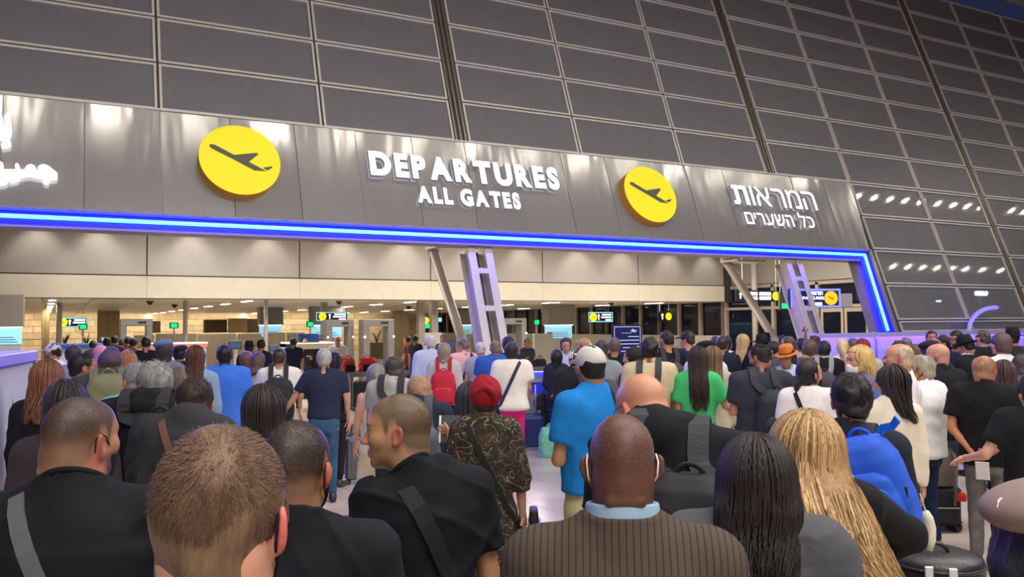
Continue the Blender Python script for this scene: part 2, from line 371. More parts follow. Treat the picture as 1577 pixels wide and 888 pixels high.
letter_row(s1, 'DEPARTURES', 5.24, 9.50, -1.11, -0.575, 0.11, 0.058)
s1b = sign_root('gates_lettering', 'smaller white lit raised letters reading ALL GATES under DEPARTURES')
letter_row(s1b, 'ALL GATES', 6.14, 8.43, -1.645, -1.275, 0.11, 0.058, space=0.18)
s2 = sign_root('hebrew_lettering', 'upper row of white lit raised Hebrew letters near the right end of the fascia')
letter_row(s2, 'תוארמה', 14.50, 17.36, -1.11, -0.58, 0.09, 0.0)
s2b = sign_root('hebrew_lettering', 'lower smaller row of white lit raised Hebrew letters near the right end of the fascia')
letter_row(s2b, 'םירעשה לכ', 14.70, 17.05, -1.64, -1.32, 0.09, 0.008, space=0.25)
def pix_poly(root, name, pts, off, depth, m):
    pts = [np.array(p, float) for p in pts]
    for _ in range(2): pts = [q_ for a, b in zip(pts, pts[1:]+pts[:1]) for q_ in (a*.78+b*.22, a*.22+b*.78)]
    q = [fac(x, y, off) for x, y in pts]
    return MB().prism(q, lambda a, b, e: (a, -off-e, b), 0, depth).build(name, m, root)
s3 = sign_root('arabic_lettering', 'white lit raised Arabic letters cut off by the left edge of the frame')
def crop5(pts): return [(x/6.83, 170+y/6.83) for x, y in pts]
pix_poly(s3, 'letter', crop5([(62, 80), (95, 48), (110, 85), (126, 200), (122, 265), (84, 326), (50, 328), (52, 215), (42, 110)]), 0.165, 0.1, M_white)
pix_poly(s3, 'letter', crop5([(-60, 20), (-10, 30), (16, 60), (30, 120), (34, 190), (28, 312), (-10, 322), (-20, 200), (-40, 110)]), 0.165, 0.1, M_white)
pix_poly(s3, 'letter_hamza', crop5([(12, 396), (28, 372), (24, 350), (60, 334), (104, 342), (108, 362), (124, 378), (70, 400), (18, 406)]), 0.165, 0.1, M_white)
pix_poly(s3, 'letter', crop5([(-200, 645), (-60, 645), (60, 652), (150, 652), (172, 646), (160, 610), (164, 590), (182, 582), (204, 606), (214, 650), (240, 654), (262, 648), (272, 622), (296, 602), (330, 594), (362, 610), (380, 640), (390, 664), (440, 670), (496, 670), (470, 650), (430, 640), (396, 642), (402, 618), (430, 600), (474, 596), (520, 618), (560, 655), (606, 688), (604, 732), (560, 736), (480, 728), (390, 718), (330, 704), (290, 700), (240, 712), (180, 708), (60, 702), (-200, 695)]), 0.165, 0.1, M_white)
pix_poly(s3, 'letter_dot', crop5([(440, 758), (470, 732), (524, 752), (496, 790)]), 0.165, 0.1, M_white)
pix_poly(s3, 'letter_dot', crop5([(88, 738), (120, 712), (148, 738), (150, 765), (110, 765)]), 0.165, 0.1, M_white)
pix_poly(s3, 'letter_dot', crop5([(150, 728), (178, 706), (208, 722), (180, 752), (152, 752)]), 0.165, 0.1, M_white)
pix_poly(s3, 'letter', crop5([(-100, 745), (0, 748), (100, 760), (40, 795), (-100, 800)]), 0.165, 0.1, M_white)
pix_poly(s3, 'letter', crop5([(-60, 570), (0, 560), (38, 590), (40, 625), (0, 640), (-60, 640)]), 0.165, 0.1, M_white)
# round aircraft emblems
M_yel = mat('lit_yellow', (216, 202, 24), 0.4, emit=0.34, emit_rgb=(255, 236, 14))
M_yside = mat('amber_edge', (214, 150, 40), 0.5)
M_dark = paint((98, 94, 84), 0.6)
def crop8(pts): return [(300+x/6.83, 190+y/6.83) for x, y in pts]
plane = crop8([(140, 290), (160, 278), (200, 285), (300, 338), (405, 393), (640, 370), (662, 385), (560, 465), (745, 565), (620, 556), (400, 440), (190, 335), (155, 315)])
tail = crop8([(705, 528), (805, 512), (808, 525), (760, 556)])
def emblem(cx, cv, r, label):
    root = empty('departure_emblem', tuple(fp(cx, cv)), 0, label, 'sign'); root.rotation_euler = Rlean.to_euler(); n = 64
    ring = [(r*math.cos(2*math.pi*k/n), r*math.sin(2*math.pi*k/n)) for k in range(n)]
    o = MB().prism(ring, lambda a, b, e: (a, -0.16-e, b), 0, 0.20).build('disc', M_yel, root); o.data.materials.append(M_yside)
    for p in o.data.polygons:
        if abs(p.normal.y) < 0.5: p.material_index = 1
    c0 = np.array(fac(369, 254.5, 0.36))
    for nm, poly in (('aircraft_body', plane), ('aircraft_tail', tail)):
        q = [(np.array(fac(x, y, 0.36))-c0)*(r/0.70) for x, y in poly]
        MB().prism(q, lambda a, b, e: (a, -0.362-e, b), 0, 0.006).build(nm, M_dark, root)
emblem(2.80, -1.07, 0.70, 'yellow lit disc with a dark aircraft, left of the DEPARTURES letters')
emblem(11.86, -1.09, 0.715, 'yellow lit disc with a dark aircraft, right of the DEPARTURES letters')
# ------------------------------------------------------------------ row of downlights under the hall roof (mirrored in the glass)
M_lamp = glow((255, 244, 226), 95); M_lampring = metalm((190, 188, 184))
lm = MB().lathe((0, 0, 0), [(0.13, 0), (0.13, 0.01)], 16).mesh('lens'); lm.materials.append(M_lamp)
lr = MB().lathe((0, 0, 0), [(0.14, 0.012), (0.15, 0.0), (0.16, 0.012), (0.16, 0.25), (0.05, 0.3)], 16).mesh('housing'); lr.materials.append(M_lampring)
lampx = [(-3.0+2.02*k, 11.1) for k in range(15)]+[(x, 10.9) for x in (29.3, 30.3, 31.3, 32.3, 33.3, 34.5, 35.6, 36.6, 37.6, 40, 41)]+[(x, 6.9) for x in (35.4, 36.5, 37.6, 38.7, 39.9, 41.0, 42.4, 44.0)]
for x, y in lampx:
    r = empty('downlight', (x, y, 12.0), 0, 'round downlight hanging in a row high above the hall', 'lamp', 'downlights in rows above the hall')
    link('lens', lm, None, r); link('housing', lr, None, r)
    MB().cyl((0, 0, 0.3), (0, 0, 3.0), 0.012, 6).build('rod', M_lampring, r)
# ------------------------------------------------------------------ portal columns
M_col = mat('painted_steel', (196, 186, 176), 0.45, metal=0.25, noise=0.05)
M_colin = paint((92, 84, 76), 0.6)
def column(Xc, label):
    base = fp(Xc, -6.27); root = empty('portal_column', (float(base[0]), float(base[1]), 0), 0, label, 'column')
    def L(x, off, v): q = fp(Xc+x, v, off); return (q[0]-base[0], q[1]-base[1], q[2])
    def bar(nm, x0, x1, o0, o1, v0, v1, m): MB().hexa([L(x0, o1, v0), L(x1, o1, v0), L(x1, o0, v0), L(x0, o0, v0), L(x0, o1, v1), L(x1, o1, v1), L(x1, o0, v1), L(x0, o0, v1)]).build(nm, m, root, bevel=0.006)
    for sx in (-1, 1):
        c = 0.19*sx
        bar('flange', c-0.085, c+0.085, -0.03, 0.0, -6.2, -2.42, M_col)
        bar('web', c-0.012, c+0.012, -0.36, -0.03, -6.2, -2.42, M_col)
        bar('flange', c-0.085, c+0.085, -0.39, -0.36, -6.2, -2.42, M_col)
    bar('gap_plate', -0.10, 0.10, -0.30, -0.28, -6.2, -2.42, M_colin)
    for v in (-2.95, -3.75, -4.55, -5.35): bar('rung', -0.11, 0.11, -0.03, 0.004, v-0.06, v+0.06, M_col)
    MB().box(-0.35, 0.35, -0.3, 0.4, 0, 0.03).build('base_plate', M_col, root)
    return root
column(7.44, 'leaning grey steel ladder column in front of the man in the pink shirt, under the word DEPARTURES')
column(16.2, 'leaning grey steel ladder column beside the small blue departures sign at the right')
def strut(a, b, label):
    a, b = np.array(a, float), np.array(b, float)
    root = empty('diagonal_strut', tuple(a), 0, label, 'strut')
    MB().tube([(0, 0, 0), tuple(b-a)], [0.105, 0.115], 14).build('pipe', M_col, root, smooth=True)
    MB().tube([tuple((b-a)*0.985), tuple((b-a)*1.03)], 0.14, 14).build('collar', M_col, root, smooth=True)
    MB().cbox((b-a)+np.array([0.35, -0.3, 0.02]), (1.1, 0.7, 0.06)).build('gusset', M_col, root)
strut(fp(7.25, -5.9, -0.5), PY(667, 384, 19.0), 'slanting pipe strut left of the ladder column under DEPARTURES')
strut(fp(15.95, -5.9, -0.5), PY(1119, 404, 18.6), 'slanting pipe strut left of the ladder column at the right')
# ------------------------------------------------------------------ lintel of the check hall
M_lint = mat('lintel_sheet', (172, 166, 160), 0.45, metal=0.3, noise=0.03, nscale=2)
M_cream = paint((216, 208, 190), 0.7)
lint = empty('wall_lintel', (0, 30, 0), kind='structure')
lx = [-7.45, -2.45, 2.53, 7.55, 12.6, 17.6, 22.5, 27.45]
for a, b in zip(lx[:-1], lx[1:]): MB().box(a+0.02, b-0.02, -0.03, 0.03, 3.78, 6.0).build('panel', M_lint, lint, bevel=0.006)
MB().box(-7.45, 28, 0.03, 0.2, 3.0, 6.0).build('backing', paint((70, 66, 62)), lint)
for a, b in zip(lx[:-1], lx[1:]): MB().box(a+0.004, b-0.004, -0.06, 0.1, 3.02, 3.74).build('cream_panel', M_cream, lint)
tag(MB().box(-9, 28, 16.6, 30, 6.0, 6.2).build('ceiling_vestibule', M_cream), kind='structure')
for i, x in enumerate((-4.2, -0.6, 1.1, 3.9, 6.4, 9.1, 11.5, 14.3, 16.6, 19.3, 21.6, 24.2, 26.4)):
    l = bpy.data.lights.new('wall_washer', 'SPOT'); l.energy = 85; l.color = (1.0, 0.94, 0.84); l.spot_size = math.radians(78); l.spot_blend = 0.8; l.shadow_soft_size = 0.06
    o = bpy.data.objects.new('wall_washer', l); COL.objects.link(o); o.location = (x, 29.05, 5.75); o.rotation_euler = Vector((0, 0.42, -1)).to_track_quat('-Z', 'Y').to_euler()
# ------------------------------------------------------------------ check hall ceiling with linear slats and lamps
M_ceil = paint((244, 238, 224), 0.35); M_ceil2 = paint((196, 186, 168), 0.5)
ch = MB().box(-14, 28, 30.2, 75, 3.08, 3.2).build('ceiling_check_hall', M_ceil2); tag(ch, kind='structure')
for i in range(28):
    MB().box(-14+1.5*i+0.02, -12.5+1.5*i-0.02, 30.2, 75, 3.02, 3.08).build('ceiling_strip', M_ceil, ch)
M_lin = glow((255, 244, 226), 20.0)
ORD = ('first', 'second', 'third', 'fourth', 'fifth', 'sixth', 'seventh', 'eighth', 'ninth')
def ceil_lamp(x, y, L, w_, lab, grp):
    o = empty('ceiling_lamp', (x, y, 3.0), 0, lab, 'lamp', grp)
    MB().box(-w_/2, w_/2, -L/2, L/2, -0.005, 0.02).build('diffuser', M_lin, o)
    MB().box(-w_/2-0.03, w_/2+0.03, -L/2-0.03, L/2+0.03, 0.0, 0.03).build('trim_frame', M_frame, o)
for r_, (x0, n) in enumerate(((-0.2, 7), (6.2, 9), (12.8, 9), (19.5, 8), (25.3, 6))):
    for k in range(n):
        ceil_lamp(x0-0.06*k, 32.5+4.2*k, 1.2, 0.22, ORD[k]+' slim lamp from the front in the '+ORD[r_]+' ceiling row from the left', 'linear lamps in the check hall ceiling')
for n_, (x, y) in enumerate(((2.9, 33), (4.3, 38), (9.6, 32), (16.2, 33), (15.6, 40), (22.8, 32.5))):
    cb = empty('dome_camera', (x, y, 3.02), 0, ORD[n_]+' dark dome camera from the left under the check hall ceiling', 'camera', 'dome cameras under the check hall ceiling')
    MB().ball((0, 0, -0.06), (0.10, 0.10, 0.09)).build('dome', plastic((40, 34, 32), 0.2), cb, smooth=True); MB().lathe((0, 0, -0.05), [(0.13, 0), (0.13, 0.05)], 14).build('collar', plastic((90, 84, 78)), cb)
# ------------------------------------------------------------------ far wall: sandstone courses, screens
far = empty('wall_far', (0, 66, 0), kind='structure')
M_stone = [mat('sandstone', c, 0.75, noise=0.14, nscale=2.5, bump=0.2, bscale=12) for c in ((206, 186, 150), (194, 174, 138), (212, 194, 160))]
MB().box(-14, 28.2, 0.1, 0.4, 0, 3.1).build('backing', paint((120, 96, 62)), far)
for r_ in range(7):
    for c in range(17):
        x0 = -14+2.5*c-(1.25 if r_ % 2 else 0); x1 = x0+2.48
        MB().box(max(x0, -14), min(x1, 28), -0.03+0.02*((r_*7+c*3) % 3), 0.1, 0.44*r_+0.01, min(0.44*r_+0.43, 3.04)).build('stone_course', M_stone[(r_+c*2) % 3], far)
l = area('far_wall_wash', (6, 64.4, 2.9), (0, 0.5, -1), 34, 0.3, 420, (1.0, 0.88, 0.70))
# side wall: window bays, parapet, doors
M_mul = paint((176, 162, 146), 0.5)
M_win = glassm('night_glass', (26, 28, 40), 0.72)
sw = empty('wall_right', (28.0, 0, 0), kind='structure')
MB().box(-0.05, 0.25, 30.5, 68, 0.0, 1.42).build('parapet', M_cream, sw)
ys = [30.6+1.62*k for k in range(23)]
for k, y in enumerate(ys[:-1]):
    MB().box(0.03, 0.05, y+0.09, ys[k+1]-0.09, 1.42, 3.02).build('pane', M_win, sw)
    MB().box(-0.12, 0.16, y-0.09, y+0.09, 1.42, 3.04).build('mullion', M_mul if k % 3 else paint((120, 108, 98)), sw)
MB().box(-0.02, 0.2, 22, 30.5, 3.78, 6.0).build('upper_panel', M_lint, sw)
MB().box(-0.1, 0.2, 21.9, 30.5, 3.60, 3.74).build('beam', M_mul, sw)
MB().box(-0.08, 0.2, 21.9, 30.5, 2.62, 2.74).build('beam', M_mul, sw)
for y in (22.0, 24.9, 27.4, 30.4): MB().box(-0.1, 0.2, y-0.08, y+0.08, 0, 3.7).build('post', M_mul, sw)
for a, b in ((22.1, 24.8), (25.0, 27.3), (27.5, 30.3)):
    MB().box(0.03, 0.05, a, b, 2.74, 3.60).build('pane', M_win, sw)
    if a not in (22.1,): MB().box(0.03, 0.05, a, b, 0.1, 2.62).build('pane', M_win, sw)
dr = empty('door_1', (28.0, 23.6, 0), kind='structure')
for sgn in (-1, 1):
    c = 0.6*sgn
    lf = MB().box(-0.04, 0.03, c-0.57, c+0.57, 2.44, 2.60).box(-0.04, 0.03, c-0.57, c+0.57, 0.02, 0.25).box(-0.04, 0.03, c-0.57, c-0.45, 0.25, 2.44).box(-0.04, 0.03, c+0.45, c+0.57, 0.25, 2.44).build('door_leaf', M_mul, dr)
    MB().box(-0.01, 0.0, c-0.45, c+0.45, 0.25, 2.44).build('door_glass', M_win, lf)
    MB().box(-0.12, -0.08, c-0.40*sgn-0.02, c-0.40*sgn+0.02, 0.9, 1.4).build('door_handle', metalm((170, 168, 165)), lf)
# left end of the check hall
tag(MB().box(-14.2, -14, 30, 66.3, 0, 3.1).build('wall_left', M_cream), kind='structure')
# ------------------------------------------------------------------ low barrier under the glass front
M_bar = mat('barrier_panel_violet_wash', (176, 172, 228), 0.4, noise=0.02)  # white panels; part of the violet light is mixed into this base colour
bar = empty('barrier_wall', (0, 0, 0), 0, 'long white panel barrier below the sloping glass, washed in violet light', 'barrier')
for k in range(9):
    x0 = 15.9+2.1*k; y0 = 14.25
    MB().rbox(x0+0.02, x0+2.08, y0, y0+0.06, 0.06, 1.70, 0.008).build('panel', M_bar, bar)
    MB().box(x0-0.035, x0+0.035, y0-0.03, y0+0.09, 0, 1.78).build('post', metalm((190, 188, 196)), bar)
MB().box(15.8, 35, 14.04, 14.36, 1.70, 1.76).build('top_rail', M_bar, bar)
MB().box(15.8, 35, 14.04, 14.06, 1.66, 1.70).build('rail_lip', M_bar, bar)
# ------------------------------------------------------------------ distance-field modelling of bodies and cloth
f32 = np.float32
def smin(a, b, k):
    if k <= 0: return np.minimum(a, b)
    h = np.clip(0.5+0.5*(b-a)/k, 0, 1); return b+(a-b)*h-k*h*(1-h)
def smax(a, b, k): return -smin(-a, -b, k)
class Fld:
    def __init__(s): s.ops = []; s.post = []
    def _box(s, pts, r): p = np.array(pts, float); return p.min(0)-r, p.max(0)+r
    def put(s, fn, lo, hi, k=0.02, mode='u', M=None):
        if M is not None:      # M: 4x4 local->field, rigid
            R = M[:3, :3]; t = M[:3, 3]; Ri = R.T; g = fn
            def fn(x, y, z, g=g, Ri=Ri, t=t):
                x = x-t[0]; y = y-t[1]; z = z-t[2]
                return g(Ri[0, 0]*x+Ri[0, 1]*y+Ri[0, 2]*z, Ri[1, 0]*x+Ri[1, 1]*y+Ri[1, 2]*z, Ri[2, 0]*x+Ri[2, 1]*y+Ri[2, 2]*z)
            cs = np.array([[(lo, hi)[i][0], (lo, hi)[j][1], (lo, hi)[l][2]] for i in (0, 1) for j in (0, 1) for l in (0, 1)]) @ R.T+t
            lo, hi = cs.min(0), cs.max(0)
        s.ops.append((fn, np.array(lo, float), np.array(hi, float), k, mode)); return s
    def cap(s, a, b, ra, rb=None, k=0.02, mode='u', M=None, cut=None, cut0=None, sq=(1, 1, 1)):
        rb = ra if rb is None else rb; a = np.array(a, float); b = np.array(b, float); S = np.array(sq, float)
        A, B = a*S, b*S; d = B-A; L2 = float(d @ d)+1e-12; L = math.sqrt(L2)
        def fn(x, y, z):
            px, py, pz = x*S[0]-A[0], y*S[1]-A[1], z*S[2]-A[2]
            t = (px*d[0]+py*d[1]+pz*d[2])/L2; tc = np.clip(t, 0, 1)
            q = np.sqrt((px-d[0]*tc)**2+(py-d[1]*tc)**2+(pz-d[2]*tc)**2)-(ra+(rb-ra)*tc)
            if cut is not None: q = np.maximum(q, (t-cut)*L)
            if cut0 is not None: q = np.maximum(q, (cut0-t)*L)
            return q
        lo, hi = s._box([a, b], max(ra, rb)/min(sq)); return s.put(fn, lo, hi, k, mode, M)
    def ell(s, c, r, k=0.02, mode='u', M=None):
        c = np.array(c, float); r = np.array(r if hasattr(r, '__len__') else (r, r, r), float)
        def fn(x, y, z):
            a, b, e = (x-c[0])/r[0], (y-c[1])/r[1], (z-c[2])/r[2]; k0 = np.sqrt(a*a+b*b+e*e)
            k1 = np.sqrt((a/r[0])**2+(b/r[1])**2+(e/r[2])**2)+1e-6; return k0*(k0-1)/k1
        return s.put(fn, c-r, c+r, k, mode, M)
    def loft(s, prof, k=0.02, mode='u', M=None, p=2.3, fold=None):
        P = np.array(prof, float); Z = P[:, 0]; cx = P[:, 4] if P.shape[1] > 4 else Z*0
        def fn(x, y, z):
            w_, d_, c_, x_ = np.interp(z, Z, P[:, 1]), np.interp(z, Z, P[:, 2]), np.interp(z, Z, P[:, 3]), np.interp(z, Z, cx)
            a, b = (x-x_)/w_, (y-c_)/d_
            g = (np.abs(a)**p+np.abs(b)**p)**(1/p)
            q = (g-1)*np.minimum(w_, d_)
            if fold is not None: q = q+fold(x, y, z, a, b)
            return np.maximum(q, np.maximum(Z[0]-z, z-Z[-1]))
        lo = (float((cx-P[:, 1]).min()), float((P[:, 3]-P[:, 2]).min()), Z[0]); hi = (float((cx+P[:, 1]).max()), float((P[:, 3]+P[:, 2]).max()), Z[-1])
        return s.put(fn, np.array(lo)-0.01, np.array(hi)+0.01, k, mode, M)
    def plane(s, n, d, k=0.0, M=None):       # keep n.p < d
        n = np.array(n, float); return s.put(lambda x, y, z: n[0]*x+n[1]*y+n[2]*z-d, (-9, -9, -9), (9, 9, 9), k, 'i', M)
    def fn(s, g, k=0.0, mode='i', lo=(-9, -9, -9), hi=(9, 9, 9), M=None): return s.put(g, lo, hi, k, mode, M)
    def grid(s, xs, ys, zs, h):
        D = np.full((len(xs), len(ys), len(zs)), 1.0, f32); xs, ys, zs = [a.astype(f32) for a in (xs, ys, zs)]
        for fn, lo, hi, k, mode in s.ops:
            m = max(k, 0)+3.0*h; sl = []
            for a, l, u in ((xs, lo[0]-m, hi[0]+m), (ys, lo[1]-m, hi[1]+m), (zs, lo[2]-m, hi[2]+m)):
                sl.append(slice(int(np.searchsorted(a, l)), int(np.searchsorted(a, u))))
            sl = tuple(sl); sub = D[sl]
            if sub.size == 0: continue
            b = fn(xs[sl[0]][:, None, None], ys[sl[1]][None, :, None], zs[sl[2]][None, None, :])
            if mode == 'u': D[sl] = smin(sub, b, k)
            elif mode == 's': D[sl] = smax(sub, -b, k)
            else: D[sl] = smax(sub, b, k)
        return D
    def pts(s, P):
        x, y, z = P[:, 0], P[:, 1], P[:, 2]; D = np.full(len(P), 1.0)
        for fn, lo, hi, k, mode in s.ops:
            b = fn(x, y, z); D = smin(D, b, k) if mode == 'u' else smax(D, -b, k) if mode == 's' else smax(D, b, k)
        for g in s.post: D = D+g(x, y, z)
        return D
    def bounds(s):
        u = [(l, h) for f, l, h, k, m in s.ops if m == 'u']; return np.min([a for a, b in u], 0), np.max([b for a, b in u], 0)
def axis(lo, hi, h, fine=()):
    v = [lo]; x = lo
    while x < hi:
        st = h
        for a, b, g in fine:
            if a-h < x < b: st = min(st, g)
        x += st; v.append(x)
    return np.array(v)
def snet(D, xs, ys, zs):
    S = D < 0; nx, ny, nz = D.shape; cnt = np.zeros((nx-1, ny-1, nz-1), np.int8)
    for i in (0, 1):
        for j in (0, 1):
            for k in (0, 1): cnt += S[i:nx-1+i, j:ny-1+j, k:nz-1+k]
    act = (cnt > 0) & (cnt < 8); idx = np.full(act.shape, -1, np.int32); I, J, K = np.nonzero(act); n = len(I)
    if n == 0: return np.zeros((0, 3)), np.zeros((0, 4), int)
    idx[I, J, K] = np.arange(n); acc = np.zeros((n, 3)); c = np.zeros(n)
    cor = [(i, j, k) for i in (0, 1) for j in (0, 1) for k in (0, 1)]; val = {q: D[I+q[0], J+q[1], K+q[2]].astype(float) for q in cor}
    for a in cor:
        for b in cor:
            if a < b and sum(p != q for p, q in zip(a, b)) == 1:
                da, db = val[a], val[b]; m = np.nonzero((da < 0) != (db < 0))[0]; t = (da[m]/(da[m]-db[m]))
                for ax, (arr, base) in enumerate(((xs, I), (ys, J), (zs, K))):
                    pa, pb = arr[base[m]+a[ax]], arr[base[m]+b[ax]]; acc[m, ax] += pa+(pb-pa)*t
                c[m] += 1
    V = acc/c[:, None]; F = []
    m = S[:-1, 1:-1, 1:-1] != S[1:, 1:-1, 1:-1]; i, j, k = np.nonzero(m); s = S[i, j+1, k+1]
    q = np.stack([idx[i, j, k], idx[i, j+1, k], idx[i, j+1, k+1], idx[i, j, k+1]], 1); F.append(np.where(s[:, None], q, q[:, ::-1]))
    m = S[1:-1, :-1, 1:-1] != S[1:-1, 1:, 1:-1]; i, j, k = np.nonzero(m); s = S[i+1, j, k+1]
    q = np.stack([idx[i, j, k], idx[i, j, k+1], idx[i+1, j, k+1], idx[i+1, j, k]], 1); F.append(np.where(s[:, None], q, q[:, ::-1]))
    m = S[1:-1, 1:-1, :-1] != S[1:-1, 1:-1, 1:]; i, j, k = np.nonzero(m); s = S[i+1, j+1, k]
    q = np.stack([idx[i, j, k], idx[i+1, j, k], idx[i+1, j+1, k], idx[i, j+1, k]], 1); F.append(np.where(s[:, None], q, q[:, ::-1]))
    return V, np.concatenate(F)
def fast_mesh(name, V, F, extra=None, smooth=True, col=None):
    """V (n,3), quads F (m,4), extra MB appended"""
    nv = len(V); ev = np.array(extra.v) if extra is not None and extra.v else np.zeros((0, 3)); ef = extra.f if extra is not None else []
    me = bpy.data.meshes.new(name); allv = np.concatenate([V, ev]) if len(ev) else V
    sizes = np.concatenate([np.full(len(F), 4, np.int32), np.array([len(f) for f in ef], np.int32)]) if ef else np.full(len(F), 4, np.int32)
    lv = np.concatenate([F.ravel().astype(np.int32), np.array([i+nv for f in ef for i in f], np.int32)]) if ef else F.ravel().astype(np.int32)
    me.vertices.add(len(allv)); me.vertices.foreach_set('co', allv.astype(f32).ravel())
    me.loops.add(len(lv)); me.loops.foreach_set('vertex_index', lv)
    me.polygons.add(len(sizes)); me.polygons.foreach_set('loop_start', np.concatenate([[0], np.cumsum(sizes)[:-1]]).astype(np.int32))
    me.update(calc_edges=True)
    if smooth: me.polygons.foreach_set('use_smooth', np.ones(len(sizes), bool))
    if col is not None:
        cc = np.ones((len(allv), 4), f32); cc[:len(V), :3] = col[0]; cc[len(V):, :3] = col[1]
        at_ = me.attributes.new('Col', 'FLOAT_COLOR', 'POINT'); at_.data.foreach_set('color', cc.ravel())
    return me
def solid(F, h, name, m, parent=None, fine=None, lo=None, hi=None, extra=None, ret=False):
    l, u = F.bounds(); l = l if lo is None else np.array(lo); u = u if hi is None else np.array(hi); l = l-2*h; u = u+2*h
    fine = fine or ((), (), ())
    xs, ys, zs = [axis(l[i], u[i], h, fine[i]) for i in range(3)]
    V, Q = snet(F.grid(xs, ys, zs, h), xs, ys, zs)
    if ret: return V, Q
    return link(name, fast_mesh(name, V, Q, extra), m, parent)
def rotM(yaw=0, tilt=0, roll=0, t=(0, 0, 0)):   # yaw: clockwise seen from above (to the right); tilt: nod forward; roll: lean to the right
    cy, sy = math.cos(-yaw), math.sin(-yaw); A = np.array([[cy, -sy, 0], [sy, cy, 0], [0, 0, 1]])
    c, s_ = math.cos(-tilt), math.sin(-tilt); B = np.array([[1, 0, 0], [0, c, -s_], [0, s_, c]])
    c, s_ = math.cos(roll), math.sin(roll); C_ = np.array([[c, 0, s_], [0, 1, 0], [-s_, 0, c]])
    M = np.eye(4); M[:3, :3] = A @ B @ C_; M[:3, 3] = t; return M
# hairline height over the head, by how far forward the point lies
HLY = [-.13, -.09, -.06, -.035, -.018, -.004, 0.016, .030, .042, .060, .085, .12]
HLZ = [-.080, -.080, -.074, -.064, -.030, .024, .022, -.020, .030, .050, .062, .066]
def hairline(y): return np.interp(y, HLY, HLZ)
def head_prims(F, M, neck, nr, fine=True, big=1.0, ears=True, jowl=1.0, flare=28):
    F.ell((0, -.015, .028), (.0765, .0985, .092), .02, M=M); F.ell((0, .028, -.02), (.064, .068, .085), .03, M=M)
    F.ell((0, .030, -.075), (.052*jowl, .052, .045), .03, M=M); F.ell((0, .074, -.103), (.022, .018, .018), .025, M=M)
    F.ell((0, -.055, -.045), (.058, .05, .05), .03, M=M)
    for s in (-1, 1):
        F.ell((s*.043, .058, -.022), (.022, .026, .024), .025, M=M)
    F.cap((-.034, .082, .024), (.034, .082, .024), .0105, k=.02, M=M)
    for s in (-1, 1): F.ell((s*.032, .104, .004), (.019, .017, .0135), .014, 's', M=M)
    F.ell((0, .044, .048), (.056, .046, .048), .03, M=M)
    F.cap((0, .086, .012), (0, .1125, -.030), .007, .0125, k=.010, M=M)
    for s in (-1, 1): F.ell((s*.0125, .100, -.035), (.0085, .012, .008), .008, M=M)
    if fine:
        F.ell((0, .104, -.089), (.024, .010, .0065), .006, 's', M=M); F.cap((-.016, .0925, -.0620), (.016, .0925, -.0620), .0065, k=.005, M=M); F.cap((0, .0950, -.0615), (0, .0950, -.0615), .0060, k=.005, M=M); F.cap((-.013, .0925, -.0745), (.013, .0925, -.0745), .0076, k=.005, M=M); F.cap((-.022, .094, -.0680), (.022, .094, -.0680), .0016, k=.003, mode='s', M=M)
        for s in (-1, 1): F.ell((s*.032, .0795, .003), .0125, .003, M=M)
    else: F.ell((0, .090, -.068), (.020, .011, .012), .008, M=M)
    if ears:
        for s in (-1, 1):
            E_ = M @ rotM(yaw=-s*math.radians(flare), t=(s*(.077+(flare-28)*.0002), -.010, -.010)) @ rotM(tilt=math.radians(-12))
            F.ell((s*.006, -.004, 0), (.0085, .0195, .033), .006, M=E_)
            if fine: F.ell((s*.013, .0, .002), (.006, .0105, .018), .004, 's', M=E_); F.ell((s*.006, .004, -.027), (.007, .010, .009), .006, M=E_)
    a = M @ np.array([0, -.028, -.055, 1]); F.cap(a[:3], neck, nr, nr*1.08, .035)
